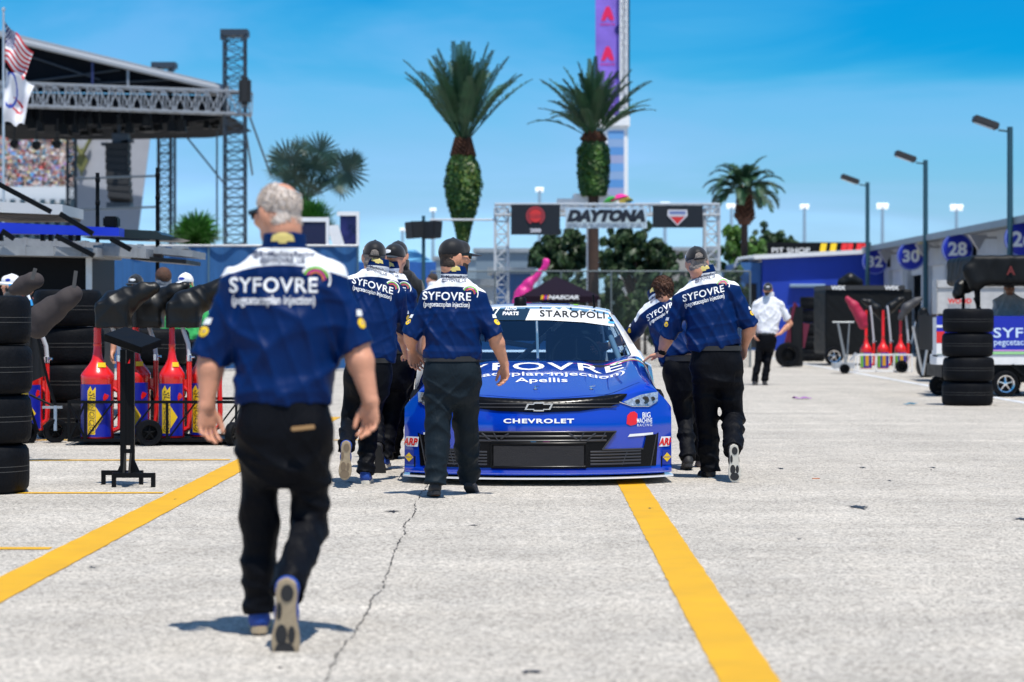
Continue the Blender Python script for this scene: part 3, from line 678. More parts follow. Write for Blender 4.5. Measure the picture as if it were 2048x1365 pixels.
# left man close to the front wheel
b, L = rel(18.0, 735)
J = dict(hd=L(748,517,.05), yaw=5, pit=0, rol=4, sL=L(704,574,0), sR=L(797,597,0), pc=L(738,740,-.05), eL=L(690,655,.1), eR=L(806,662,.18), wL=L(700,720,.3), wR=L(815,712,.45),
    hL=V((.1,.6,-.5)), hR=V((.1,1,-.1)), tL=V((1,.3,0)), tR=V((-1,.2,0)), pL=V((0,-.3,-1)), pR=V((0,-.2,-1)), cL=.3, cR=.2,
    hipL=L(712,758,0), hipR=L(758,758,0), kL=L(700,850,.0), kR=L(738,850,.12), aL=L(693,893,-.42), aR=L(731,946,.0))
person('man in black cap and blue running shoes walking at the left of the car', b, J, dims=(.205,.20,.195), dep=.14, arm=1.03, hb=.006, hx=.0065, hair=(GREY, .03, 1.0), headgear=(CAPM, True, 100), fat=1.05,
    txo=(-.02,.01,-.20), seed=21, pantw=1.0, shoes=dict(L=dict(toe=(-.05,.12,-1), up=(0,1,.12), m=SHB, sole=TAN, tm=mat('tan_tread',(.22,.16,.1),.7)), R=dict(toe=(0,1,0), m=SHB, sole=SOLEC)))
# second left man, partly hidden
b, L = rel(19.6, 785)
J = dict(hd=L(790,520,.05), yaw=-20, rol=3, sL=L(745,575,0), sR=L(818,597,0), pc=L(790,720,0), eL=L(735,660,.1), eR=L(832,655,.12), wL=L(740,700,.3), wR=L(836,702,.2),
    hL=V((0,.8,-.3)), hR=V((.0,.3,-1)), tR=V((-1,.2,0)), pR=V((0,-1,0)), hipL=L(768,735,0), hipR=L(808,735,0), kL=L(750,825,.05), kR=L(785,830,.1), aL=L(756,895,-.35), aR=L(768,915,.0))
person('bald man in navy team shirt with cap emblem facing back, left of the car', b, J, dims=(.195,.19,.185), dep=.13, hb=.006, hx=.007, headgear=(CAPM, False, 168), capback=True, fat=1.05, txo=(-.02,.01,-.25), seed=31,
    shoes=dict(L=dict(toe=(.1,.3,-1), up=(0,1,.3), m=SHK, sole=SOLED), R=dict(toe=(0,1,0), m=SHB, sole=SOLEC)))
b, L = rel(21.0, 800)
J = dict(hd=L(797,513,0), yaw=-10, sL=L(765,575,0), sR=L(835,580,0), pc=L(802,705,0), eL=L(757,640,.1), eR=L(842,645,.05), wL=L(770,690,.2), wR=L(845,698,.1), hipL=L(782,720,0), hipR=L(820,720,0), kL=L(775,812,.05), kR=L(800,815,0), aL=L(777,905,0), aR=L(786,905,.2))
person('man in plain black shirt and black cap standing behind the left pushers', b, J, shirt=BSHIRT, text=False, dims=(.2,.195,.19), dep=.14, hb=.008, hx=.008, headgear=(CAPM, False, 100), seed=41)
# right pusher
b, L = rel(18.55, 1432)
J = dict(hd=L(1394,528,.02), yaw=8, pit=-12, rol=-6, sL=L(1362,607,0), sR=L(1467,587,0), pc=L(1432,715,0), eL=L(1337,668,.06), eR=L(1500,652,0), wL=L(1322,708,.12), wR=L(1489,692,.1),
    hL=V((-1,.45,-.25)), hR=V((-.15,.1,-1)), tL=V((.2,1,0)), tR=V((-.5,.8,0)), pL=V((0,0,-1)), pR=V((-1,-.3,0)), cL=.1, cR=.6,
    hipL=L(1409,738,0), hipR=L(1458,738,0), kL=L(1414,845,.12), kR=L(1466,836,.08), aL=L(1420,940,.15), aR=L(1466,900,-.38))
rp = person('man in black cap pushing the car with one hand at its right front', b, J, dims=(.215,.205,.215), dep=.145, arm=1.06, leg=1.08, hb=.0055, hx=.006, hair=(GREY, .03, 1.0), headgear=(CAPM, True, 90), fat=1.03, txo=(-.03,.015,.1), seed=52, skin=SKIN,
    pantw=1.1, shoes=dict(L=dict(toe=(-.3,1,0), m=SHK, sole=SOLEC), R=dict(toe=(.03,.1,-1), up=(0,1,.1), m=SHK, sole=SOLEC, tm=SOLED)))
mb = MB(); wrp = L(1324,704,.115); wd = (J['wL']-J['eL']).normalized(); wx = on((0,1,0), wd)
mb.lathe([(.032,-.012),(.037,-.012),(.037,.012),(.032,.012),(.032,-.012)], 20, X=frame(wrp, wx, wd.cross(wx), wd)); mb.lathe([(0,-.006),(.02,-.006),(.02,.006),(0,.006)], 16, X=frame(wrp-V((0,.036,0)), V((1,0,0)), V((0,0,1)), V((0,-1,0)))); obj('wristwatch', mb, DARK, rp, 50)
# second right pusher leaning in
b, L = rel(19.9, 1365)
J = dict(hd=L(1325,583,.1), yaw=14, pit=-8, sL=L(1292,635,.12), sR=L(1372,632,.0), pc=L(1368,735,-.1), eL=L(1262,672,.32), eR=L(1395,690,.1), wL=L(1212,694,.25), wR=L(1405,735,.2), hL=V((-1,.1,-.3)), tL=V((0,0,1)), pL=V((0,-1,-.3)), cL=.9,
    hipL=L(1350,750,-.1), hipR=L(1390,750,-.1), kL=L(1370,840,-.05), kR=L(1390,845,.1), aL=L(1376,917,-.3), aR=L(1402,920,.1))
person('bare headed man with brown hair leaning on the car roof pillar to steer it', b, J, dims=(.19,.185,.185), dep=.13, hb=.006, hx=.007, hair=(HAIRB, .035, 1.05), fat=1.0, txo=(.0,.01,.1), seed=61,
    shoes=dict(L=dict(toe=(-.1,1,-.3), up=(0,.3,1), m=SHK, sole=SOLED), R=dict(toe=(0,1,0), m=SHG, sole=SOLEB)))
# official in white
b, L = rel(44.3, 1532)
J = dict(hd=L(1536,580,0), yaw=172, pit=-6, sR=L(1513,611,0), sL=L(1561,612,0), pc=L(1533,676,0), eR=L(1503,646,.05), eL=L(1580,648,.05), wR=L(1507,670,-.15), wL=L(1560,668,-.05), hL=V((-1,0,-.3)), hR=V((.5,0,-1)), tL=V((0,-1,.2)), tR=V((0,-1,0)), pL=V((0,0,-1)), pR=V((1,0,0)),
    hipR=L(1522,683,0), hipL=L(1543,683,0), kR=L(1517,720,0), kL=L(1535,722,0), aR=L(1509,763,0), aL=L(1529,763,0))
person('bearded official in white short sleeved shirt and black cap standing with hand on hip', b, J, shirt=WSHIRT, text=False, dims=(.25,.235,.2), dep=.16, hb=.011, hx=.011, headgear=(CAPM, False, 0), beard=True, glasses=True, arm=1.1, seed=71, leg=1.0)
# ---------------------------------------------------------------- stock car
CARB = mat('car_blue_paint', (.001,.040,.44), .13, coat=1.0, spec=.6)
CARW = mat('car_white_paint', (.82,.82,.82), .22, coat=.7)
GRL = mat('glossy_black_grille', (.004,.004,.005), .22, spec=.16)
GRM = mat('black_mesh_grille', (.028,.028,.032), .5, spec=.2, bump=.8, bs=220)
INT = mat('grey_interior_paint', (.35,.37,.4), .5)
def glass_mat(name, tint, refl=.06):
    m = bpy.data.materials.new(name); m.use_nodes = True; n = m.node_tree.nodes; l = m.node_tree.links
    for x in list(n):
        if x.type != 'OUTPUT_MATERIAL': n.remove(x)
    out = n['Material Output']; t = n.new('ShaderNodeBsdfTransparent'); t.inputs[0].default_value = tint+(1,)
    g = n.new('ShaderNodeBsdfGlossy'); g.inputs['Roughness'].default_value = .03; g.inputs[0].default_value = (.45,.75,1,1); fr = n.new('ShaderNodeFresnel'); fr.inputs[0].default_value = 1.5
    ad = n.new('ShaderNodeMath'); ad.operation = 'ADD'; ad.inputs[1].default_value = refl; l.new(fr.outputs[0], ad.inputs[0])
    mx = n.new('ShaderNodeMixShader'); l.new(ad.outputs[0], mx.inputs[0]); l.new(t.outputs[0], mx.inputs[1]); l.new(g.outputs[0], mx.inputs[2]); l.new(mx.outputs[0], out.inputs[0]); return m
WSG = glass_mat('windscreen_glass', (.5,.70,.85), .09)
CO = V(((1077-CX)/F*18.0, 17.78, 0))
car = thing('race_car', 'blue and white stock car being pushed across the lane', 'race car', CO, R(.2))
yf = lambda u: .40*abs(u)**2.5
sstep = lambda x: (lambda c: c*c*(3-2*c))(min(1, max(0, x)))
rows = [(.075,.02,0,0),(.09,.0,0,0),(.112,.0,0,0),(.125,.03,0,0),(.30,.03,0,0),(.42,.03,0,0),(.47,.035,.005,.0),(.53,.05,.02,0),(.60,.075,.06,.0),(.622,.10,.07,.3),(.645,.18,.07,.6),(.69,.38,.055,.9),(.745,.66,.035,1),(.80,.95,.02,1),(.845,1.22,.008,1),(.88,1.46,0,1),(.892,1.6,0,1),(.896,1.75,0,1)]
RZ = [r[0] for r in rows]
def catm(arr, t):
    i = min(int(t), len(arr)-2); f = t-i; g = lambda k: arr[max(0, min(len(arr)-1, k))]
    a, b, c, d = g(i-1), g(i), g(i+1), g(i+2); m1 = (c-a)/2; m2 = (d-b)/2
    if abs(c-b) < 1e-6: m1 = m2 = 0
    return (2*f**3-3*f*f+1)*b+(f**3-2*f*f+f)*m1+(-2*f**3+3*f*f)*c+(f**3-f*f)*m2
def front(s, v):
    """s -1..1 across, v 0..len-1 up the profile"""
    u = math.copysign(abs(s)**.9, s); z = catm([r[0] for r in rows], v); dy = catm([r[1] for r in rows], v); li = catm([r[2] for r in rows], v); e = catm([r[3] for r in rows], v)
    au = abs(u); z += li*min(au/.8, 1)**2
    z += e*(.04*math.exp(-((au-.80)/.13)**2)-.025*math.exp(-((au-.52)/.1)**2)-.17*max(0,(au-.82)/.18)**2.2)-.10*min(1, max(0,(z-.5)/.14))*max(0,(au-.86)/.14)**2
    return V(((1.005-.03*e)*u, yf(u)*(1-.25*e)+dy, z))
NV = len(rows)-1
mb = MB(); mb.grid(lambda a, b: front(a*2-1, b*NV), 96, NV*6)
body = obj('front_bodywork', mb, CARB, car, 50); BT = bvh(body)
FN = V((0,1,0)); DN = V((0,0,-1)); UX = V((1,0,0)); UZ = V((0,0,1))
def stick(name, items, mats, parent=None, n=FN, up=UZ, off=.004, ux=UX):
    mb = MB()
    for geo, at, mi in items: project(mb, geo, BT, (0,0,0), ux, up, n, off, mi, at, 4, back=2)
    return obj(name, mb, mats, parent or body, 50)
# side panels
edge = [front(1, v*NV/60) for v in range(61)]; ey = np.array([p.y for p in edge]); ez = np.array([p.z for p in edge])
def top_z(y):
    if y < ey[-1]: return float(np.interp(y, ey, ez))
    return float(np.interp(y, [ey[-1],2.6,3.4,4.2,4.95], [ez[-1],.84,.86,.93,.96]))
def arch(y):
    b = .115
    for c in (.98, 3.77):
        if abs(y-c) < .385: b = max(b, .335+math.sqrt(.385**2-(y-c)**2))
    return b
ys = sorted(set(np.round(np.concatenate([np.linspace(ey[0]+.001, 4.95, 90), [.598,.6,1.36,1.362,3.388,3.39,4.15,4.152]]), 4)))
wx = lambda y: 1.005*(1-.05*sstep((y-4.2)/.8))
for q in (-1, 1):
    mb = MB(); vs = []; nr = 9
    for y in ys:
        tz = top_z(y); bz = min(arch(y), tz-.01)
        for j in range(nr):
            t = j/(nr-1); z = bz+(tz-bz)*t; vs.append((q*(wx(y)-.02*abs(2*t-1)**3*(1 if y > 1.2 else max(0,(y-.6)/.6)) ), y, z))
    fs = [(i*nr+j, (i+1)*nr+j, (i+1)*nr+j+1, i*nr+j+1) for i in range(len(ys)-1) for j in range(nr-1)]
    mb.add(vs, [f[::-1] for f in fs] if q < 0 else fs); sp_ = obj('side_panel', mb, CARB, car, 50)
    STt = bvh(sp_); mb = MB(); nn = V((-q, 0, 0))
    for geo, at in ((text2d('GOODYEAR', .42, .075, .03, shear=.2, maxe=.05), (q*1.0,.74)),):
        project(mb, geo, STt, (0,0,0), V((0,1,0))*q, UZ, nn, .004, 0, at, 4, back=2)
    project(mb, text2d('SYFOVRE', 1.3, .2, .02, maxe=.1), STt, (0,0,0), V((0,1,0))*q, UZ, nn, .004, 1, (q*2.55,.5), 4, back=2)
    obj('lettering', mb, [YEL, TXW], sp_, 50)
# upper shell: deck, roof, pillars
roofz = lambda x, y: 1.345+.012*math.sin(math.pi*min(1,(y-2.3)/1.3))-.045*abs(x/.62)**3.2-.02*max(0,(2.55-y)/.3)
bx = lambda y: .80+.06*math.sin(math.pi*min(1, max(0, (y-1.7)/2.6)))
mb = MB()
for q in (-1, 1):
    mb.grid(lambda a, b: V((q*(bx(1.6+3.3*b)-.03+(wx(1.6+3.3*b)-.02-bx(1.6+3.3*b)+.03)*a), 1.7+3.25*b, (.893+(top_z(1.7+3.25*b)-.893)*a**2) if b < .72 else .93+(top_z(1.7+3.25*b)-.93)*a)), 6, 40, flip=(q < 0))
mb.grid(lambda a, b: V(((a*2-1)*.78, 4.0+.95*b, .925+.03*b)), 6, 6); obj('rear_deck', mb, CARW, car, 50)
mb = MB(); mb.grid(lambda a, b: V(((a*2-1)*.955, 4.95+.08*(1-(a*2-1)**2)+.05*math.sin(b*3.1), .16+(.8-.0)*b)), 20, 10, flip=True); rb = obj('rear_bumper', mb, CARB, car, 50)
mb = MB(); mb.box(-.76,.76,4.9,4.93,.955,1.08); obj('spoiler', mb, WHITE, car, 40)
mb = MB(); mb.grid(lambda a, b: V(((a*2-1)*.635, 2.33+1.3*b+.10*(a*2-1)**2*(1-b), roofz((a*2-1)*.635, 2.33+1.3*b))), 30, 20); roof = obj('roof', mb, CARW, car, 50)
RT = bvh(roof)
def wsp(a, b):  # windscreen surface, a -1..1, b 0..1
    hb, ht = .80, .615; x = a*(hb+(ht-hb)*b); y0 = 1.58+.30*(x/.8)**2; y1 = 2.33+.10*(x/.62)**2
    z0 = .893; z1 = roofz(x/(hb+(ht-hb)*b)*.62 if b > 0 else x, 2.33)-.004
    return V((x, y0+(y1-y0)*b, z0+(z1-z0)*b+.018*math.sin(math.pi*b)))
mb = MB(); mb.grid(lambda a, b: wsp(a*2-1, b), 30, 16); ws = obj('windscreen', mb, WSG, car, 60); WT = bvh(ws)
mb = MB(); tilt = V((0,-.45,.75)).normalized()
def banner(nm, poly, m, off):
    mb = MB(); project(mb, (lambda g: g)(poly), WT, (0,2.0,1.1), UX, UZ, FN, off, 0, (0,0), 3, back=1.5); return obj(nm, mb, m, ws, 60)
zt = lambda x: .23-.035*abs(x/.6)**2.5
wy = lambda px: (px-1077)/241.0
top = [(x, .24) for x in (.62,-.62)]
banner('visor_strip', poly2d([(-.68,.112),(-.08,.112),(.005,.30),(-.68,.30)], .06), mat('visor_black', (.01,.03,.06), .2), .004)
banner('name_strip', poly2d([(-.08,.112),(.1,.112),(.40,.095),(.69,.055),(.69,.30),(.005,.30)], .06), CARW, .005)
mb = MB(); project(mb, text2d('STAROPOLI', .54, .055, .02, maxe=.03, spacing=1.1), WT, (0,2,1.1), UX, UZ, FN, .009, 0, (.31,.168), 3, back=1.5, skew=-.03); obj('name_lettering', mb, TXK, ws, 60)
mb = MB(); project(mb, text2d('AUTO', .10, .028, .03, shear=.15, maxe=.03), WT, (0,2,1.1), UX, UZ, FN, .008, 0, (-.20,.205), 3, back=1.5); project(mb, text2d('PARTS', .135, .03, .03, shear=.15, maxe=.03), WT, (0,2,1.1), UX, UZ, FN, .008, 0, (-.20,.165), 3, back=1.5)
project(mb, text2d('77', .09, .06, .02, shear=.3, maxe=.03), WT, (0,2,1.1), UX, UZ, FN, .008, 0, (-.33,.185), 3, back=1.5); obj('sponsor_lettering', mb, TXW, ws, 60)
mb = MB()
for k in range(3): project(mb, poly2d([(.60+k*.002,.17-k*.035),(.66,.165-k*.035),(.655,.150-k*.035),(.605,.155-k*.035)], .03), WT, (0,2,1.1), UX, UZ, FN, .009, 0, (0,0), 3, back=1.5)
obj('blue_stripes', mb, mat('light_blue_vinyl', (.08,.4,.75), .4), ws, 60)
# pillars
def strip(pa, pb, w, m, nm, n=14):
    mb = MB(); vs = []; 
    for i in range(n+1):
        t = i/n; a, b = pa(t), pb(t); vs += [a, b, b+V((0,w,-.02)), a+V((0,w,-.02))]
    fs = []
    for i in range(n):
        for j in range(4): fs.append((i*4+j, i*4+(j+1) % 4, i*4+4+(j+1) % 4, i*4+4+j))
    mb.add(vs, fs); return obj(nm, mb, m, car, 50)
for q in (-1, 1):
    strip(lambda t: wsp(q*1.0, t), lambda t: wsp(q*1.0, t)+V((q*(.075-.03*t+.02*(1-t)**3), .05, -.015)), .05, CARW, 'windscreen_pillar')
    strip(lambda t: V((q*(.82-.2*t), 3.0+.1*t, .90+.42*t)), lambda t: V((q*(.825-.2*t), 3.12+.06*t, .90+.42*t)), .02, CARW, 'door_pillar')
    mb = MB(); mb.grid(lambda a, b: V((q*(.82-.2*a), 3.12+.9*b*(1-.45*a), .90+.42*a-.02*b)), 8, 8, flip=(q > 0)); obj('quarter_window_panel', mb, CARW, car, 50)
    strip(lambda t: V((q*.60, 2.45+1.2*t, 1.30)), lambda t: V((q*.665, 2.45+1.2*t, 1.275)), .02, CARW, 'roof_rail')
mb = MB(); mb.grid(lambda a, b: V(((a*2-1)*(.6+.12*b), 3.63+.45*b, 1.325-.38*b)), 10, 6); obj('rear_window', mb, WSG, car, 60)
strip(lambda t: V((-.635+1.27*t, 2.33+.10*(t*2-1)**2, roofz(-.635+1.27*t, 2.33)+.002)), lambda t: V((-.635+1.27*t, 2.315+.10*(t*2-1)**2, roofz(-.635+1.27*t, 2.33)-.03)), .02, CARW, 'roof_header', 20)
# roof artwork, antenna, puck
mb = MB(); project(mb, poly2d([(-.15,.0),(.30,-.02),(.30,.12),(-.55,.12)], .1), RT, (0,2.55,2), UX, FN, DN, .004, 0, (0,0), 4, back=1); project(mb, poly2d([(.33,-.02),(.37,-.02),(.37,.12),(.33,.12)], .1), RT, (0,2.55,2), UX, FN, DN, .004, 1, (0,0), 4, back=1); obj('roof_graphic', mb, [BLUE, GREENP], roof, 50)
mb = MB(); mb.lathe([(0,.06),(.035,.058),(.05,.045),(.052,.0),(.058,-.03)], 20, X=T(-.12,2.42,1.352)); obj('antenna_puck', mb, BLACK, roof, 50)
mb = MB(); mb.tube((.50,2.45,1.32), (.49,2.44,1.43), .012, .008); obj('roof_antenna', mb, BLACK, roof, 50)
mb = MB()
for x in (-.45,-.2,.05,.3,.5): mb.lathe([(0,.006),(.008,.004),(.009,0)], 8, X=T(x,2.32+.1*(x/.62)**2,roofz(x,2.33)-.012,90))
obj('header_rivets', mb, BLACK, roof, 50)
# splitter
mb = MB(); n = 60; out = []
for i in range(n+1):
    u = -1+2*i/n; out.append((1.015*math.copysign(abs(u)**.9, u), yf(u)-.045))
inn = [(1.0, 1.3), (-1.0, 1.3)]
poly = out+inn; XX = MX(((1,0,0,0),(0,0,1,0),(0,1,0,0),(0,0,0,1)))
mb.prism(poly, .049, .060, X=XX @ MX(((1,0,0,0),(0,1,0,0),(0,0,1,0),(0,0,0,1)))); obj('splitter', mb, CARW, car, 40)
mb = MB(); mb.box(-.93,.93,.35,4.8,.12,.2); mb.box(-.97,.97,.5,4.7,.085,.12); obj('floor_pan', mb, BLACK, car, 40)
# openings
def Uv(px, py): return ((px-1077)/268.5, (961-py)/268.5+.0)
def sym(pts): return pts+[(-a, b) for a, b in pts[::-1]]
stick('upper_grille', [(poly2d(sym([(0,.535),(.30,.545),(.52,.575),(.60,.60),(.66,.665),(.60,.662),(.40,.640),(.0,.622)][:]), .02), (0,.0), 0)], GRL, off=.010)
stick('lower_grille', [(poly2d([(-.575,.397),(0,.402),(.575,.397),(.47,.262),(-.47,.262)], .025), (0,0), 0), (poly2d([(-.84,.130),(.84,.130),(.863,.263),(-.863,.263)], .025), (0,0), 0)]+[(poly2d([(q*.775,.261),(q*.863,.261),(q*.885,.367),(q*.80,.360)], .025), (0,0), 0) for q in (-1,1)], GRL, off=.010)
stick('radiator_mesh', [(poly2d([(-.33,.145),(.33,.145),(.33,.295),(-.33,.295)], .05), (0,0), 0)], GRM, off=.016)
def bars(name, segs, m, r, off=.012):
    mb = MB()
    for a, b in segs:
        pts = []
        for i in range(9):
            x = a[0]+(b[0]-a[0])*i/8; z = a[1]+(b[1]-a[1])*i/8; loc, nr, _, _ = BT.ray_cast(V((x,-2,z)), FN, 5)
            if loc: pts.append(loc+V((0,-off,0)))
        if len(pts) > 2: mb.path(pts, r, 6)
    return obj(name, mb, m, body, 60)
bars('mesh_frame', [((-.35,.135),(.35,.135)),((-.35,.308),(.35,.308)),((-.35,.135),(-.35,.308)),((.35,.135),(.35,.308))], GRL, .012, .01)
sl = []
for z in (.155,.178,.201,.224,.246):
    for q in (-1, 1): sl.append(((q*.38,z),(q*.76,z+.002)))
for z in (.33,.362): sl.append(((-.50,z),(.50,z)))
for q in (-1, 1): sl += [((q*.36,.335),(q*.42,.385)),((q*.22,.385),(q*.28,.345))]
bars('grille_slats', sl, mat('satin_black', (.035,.035,.04), .25), .0075)
bars('grille_outline', [((-.575,.395),(.575,.395)),((-.78,.262),(-.47,.262)),((.47,.262),(.78,.262)),((.575,.395),(.47,.262)),((-.575,.395),(-.47,.262)),((.885,.365),(.84,.132)),((-.885,.365),(-.84,.132))], mat('satin_black', (.035,.035,.04), .25), .006, .012)
for s_ in [((q*x,.325),(q*(x+.035),.395)) for q in (-1,1) for x in (.30,.46)]+[((q*.62,.145),(q*.66,.252)) for q in (-1,1)]: bars('grille_strut', [s_], mat('satin_black', (.035,.035,.04), .25), .005, .014)
bars('upper_grille_slats', [((-.58,.575),(.58,.575)),((-.6,.60),(.6,.60))], mat('satin_black', (.035,.035,.04), .25), .004)
stick('blue_accent', [(poly2d([(-.06,.322),(-.02,.322),(-.02,.33),(-.06,.33)], .05), (0,0), 0), (poly2d([(.0,.322),(.05,.322),(.05,.33),(.0,.33)], .05), (.03,0), 1)], [mat('cyan_vinyl',(.02,.4,.8),.4), PINKP], off=.016)
for q in (-1, 1):
    hl = [(.63,.655),(.70,.62),(.82,.618),(.895,.655),(.898,.725),(.86,.722),(.76,.705)]
    h = stick('headlight', [(poly2d([(q*a, b-.045) for a, b in hl], .03), (0,0), 0)], mat('headlight_silver', (.55,.57,.6), .12, .6, var=.5, vs=45), off=.006)
    mb = MB()
    for x, z, r in ((.80,.622,.028),(.74,.612,.018),(.86,.63,.016)):
        loc, nr, _, _ = BT.ray_cast(V((q*x,-2,z)), FN, 5)
        mb.lathe([(0,0),(r*.55,.001),(r*.6,.006),(r,.007),(r*1.05,.0)], 18, X=MX.Translation(loc+V((0,-.012,0))) @ Euler((R(90),0,0)).to_matrix().to_4x4())
    obj('headlight_lens', mb, mat('dark_lens', (.03,.035,.04), .05), h, 50)
    hs_ = bars('headlight_trim', [((q*.60,.612),(q*.70,.578)),((q*.70,.578),(q*.83,.575)),((q*.83,.575),(q*.895,.612))], CHROME, .0045, .008); hs_.parent = h
    stick('running_light', [(poly2d([(q*.66,.352),(q*.855,.362),(q*.855,.380),(q*.675,.372)], .05), (0,0), 0)], TXW, off=.006)
    stick('fog_recess', [(poly2d([(q*.865,.355),(q*.90,.378),(q*.880,.13),(q*.84,.13)], .05), (0,0), 0)], GRL, off=.0035)
# emblem, lettering, stickers
bt = [(-.105,-.022),(-.038,-.022),(-.038,-.033),(.038,-.033),(.038,-.022),(.085,-.022),(.105,.022),(.038,.022),(.038,.033),(-.038,.033),(-.038,.022),(-.085,.022)]
ey_ = BT.ray_cast(V((0,-2,.582)), FN, 5)[0].y
mb = MB(); mb.prism([(a_, b_+.58) for a_, b_ in bt], ey_-.030, ey_-.018); em = obj('emblem', mb, CHROME, body, 40)
mb = MB(); mb.prism([(a_*.86, b_*.70+.58) for a_, b_ in bt], ey_-.034, ey_-.029); obj('emblem_face', mb, GRL, em, 40)
stick('maker_lettering', [(text2d('CHEVROLET', .52, .034, .035, maxe=.03, spacing=1.15), (0,.475), 0)], TXW)
stick('grille_badge', [(text2d('SS', .07, .018, .05, shear=.3, maxe=.02, spacing=.9), (.53,.60), 0)], RED, off=.008)
rb_ = [(-.07,-.03),(-.045,-.042),(-.01,-.035),(.0,-.02),(.0,.03),(-.02,.045),(-.045,.04),(-.065,.02)]
stick('team_logo', [(poly2d([(a*1.2,b*1.2) for a, b in rb_], .03), (.735,.485), 0), (text2d('BIG', .062, .040, .01, maxe=.02), (.805,.510), 1), (text2d('MACHINE', .118, .034, .01, maxe=.02), (.79,.470), 1), (text2d('RACING', .115, .02, .0, maxe=.02, spacing=1.3), (.79,.437), 1)], [RED, TXW], off=.005)
for q in (-1, 1):
    st = stick('racing_sticker', [(poly2d([(q*.955-.055,.27),(q*.955+.055,.27),(q*.955+.065,.345),(q*.955-.035,.345)], .03), (0,0), 0)], TXW, off=.004)
    stick('sticker_lettering', [(text2d('ARP', .115, .055, .045, shear=.25, maxe=.02), (q*.955,.307), 0)], RED, st, off=.007)
    st = stick('fuel_sticker', [(poly2d([(q*.965-.035,.135),(q*.965+.035,.135),(q*.965+.035,.245),(q*.965-.035,.245)], .03), (0,0), 0)], BLUE, off=.004)
    stick('sticker_lettering', [(poly2d([(0,-.035),(.033,0),(0,.035),(-.033,0)], .02), (q*.965,.19), 0), (text2d('SUNOCO', .05, .014, .03, maxe=.02), (q*.965,.19), 1)], [YEL, BLUE], st, off=.007)
# hood artwork
def hood(name, items, mats, off=.003): 
    mb = MB()
    for geo, at, mi in items: project(mb, geo, BT, (0,0,2), UX, FN, DN, off, mi, at, 4, back=.5)
    return obj(name, mb, mats, body, 60)
hood('hood_lettering', [(text2d('SYFOVRE', 1.42, .34, .008, maxe=.04, spacing=1.08), (-.03,1.27), 0), (text2d('(pegcetacoplan injection)', 1.56, .19, .006, maxe=.04), (-.10,.93), 0), (text2d('Apellis', .40, .2, .006, maxe=.04), (.03,.70), 0)], TXW)
hood('rainbow_arcs', [(arc2d(.20,.225,-30,150,20,.04), (.76,1.30), 0), (arc2d(.15,.175,-10,155,20,.04), (.76,1.30), 1), (arc2d(.11,.13,-10,150,20,.04), (.76,1.30), 2), (poly2d([(.25,1.40),(.62,1.52),(.95,1.45),(.62,1.48)], .05), (0,0), 2)], [TXW, GREENP, PINKP])
mb = MB()
for x in (-.50,-.02,.40): 
    for y in (.42,):
        loc, nr, _, _ = BT.ray_cast(V((x,y,2)), DN, 5); mb.lathe([(.018,0),(.018,.004),(.006,.006),(.005,.025),(0,.026)], 12, X=MX.Translation(loc)); mb.path([loc+V((-.012,0,.02)), loc+V((.03,-.01,.025)), loc+V((.028,.02,.012))], .0028, 5)
obj('hood_pins', mb, CHROME, body, 50)
mb = MB(); mb.path([front(s, 11.2+4.4*t)+V((0,0,.001)) for s, t in [(-.86, i/12) for i in range(13)]], .0022, 4, cap=False); mb.path([front(.86, 11.2+4.4*i/12)+V((0,0,.001)) for i in range(13)], .0022, 4, cap=False); mb.path([front(-.86+1.72*i/30, 10.1+.3*math.cos(i/30*6.28)) for i in range(31)], .0022, 4, cap=False); obj('hood_seam', mb, BLACK, body, 50)
# wheels
for x in (-1, 1):
    for y in (.98, 3.77):
        w_ = MB(); w_.lathe([(.20,-.14),(.30,-.15),(.335,-.13),(.345,-.08),(.345,.08),(.335,.13),(.30,.15),(.20,.14),(.20,-.14)], 36, X=MX.Translation((x*.83, y, .345)) @ Euler((0,R(90),0)).to_matrix().to_4x4()); wh = obj('wheel', w_, RUBBER, car, 40)
        r_ = MB(); r_.lathe([(.0,.06),(.06,.07),(.10,.05),(.19,.10),(.21,.145),(.205,.10),(.205,-.13),(0,-.13)], 24, X=MX.Translation((x*.83, y, .345)) @ Euler((0,R(90*x),0)).to_matrix().to_4x4()); obj('rim', r_, mat('black_rim', (.02,.02,.02), .3), wh, 40)
# interior
mb = MB(); mb.box(-.74,.74,1.75,1.95,.74,.885); mb.box(-.8,.8,3.55,3.6,.2,.93); mb.box(-.9,-.84,1.6,3.6,.2,.86); mb.box(.84,.9,1.6,3.6,.2,.86); mb.box(-.84,.84,1.4,1.45,.2,.86); obj('dashboard', mb, mat('dark_interior', (.03,.032,.036), .6), car, 40)
mb = MB(); c = []
for q in (-1, 1):
    c += [[(q*.72,1.85,.8),(q*.57,2.45,1.24),(q*.57,3.1,1.26),(q*.6,3.7,.85)], [(q*.70,2.95,.3),(q*.56,3.05,1.27)]]
c += [[(-.56,3.05,1.26),(.56,3.05,1.26)], [(-.57,2.45,1.24),(.57,2.45,1.24)], [(-.66,3.0,.4),(.3,3.05,1.26)], [(-.1,3.0,1.25),(-.1,2.45,1.24)], [(-.60,3.02,1.08),(.05,3.04,.98)], [(-.64,3.02,.86),(.6,3.02,.86)], [(-.66,3.0,.98),(-.55,1.9,.85)]]
for p in c: mb.path(p, .024, 8)
obj('roll_cage', mb, INT, car, 50)
mb = MB(); mb.box(.12,.55,2.75,2.85,.3,1.1); mb.box(.10,.16,2.45,2.85,.5,1.14); mb.box(.52,.57,2.45,2.85,.5,1.12); mb.box(.14,.53,2.3,2.8,.3,.42); obj('seat', mb, mat('seat_black', (.015,.016,.02), .6), car, 40, bevel=.02)
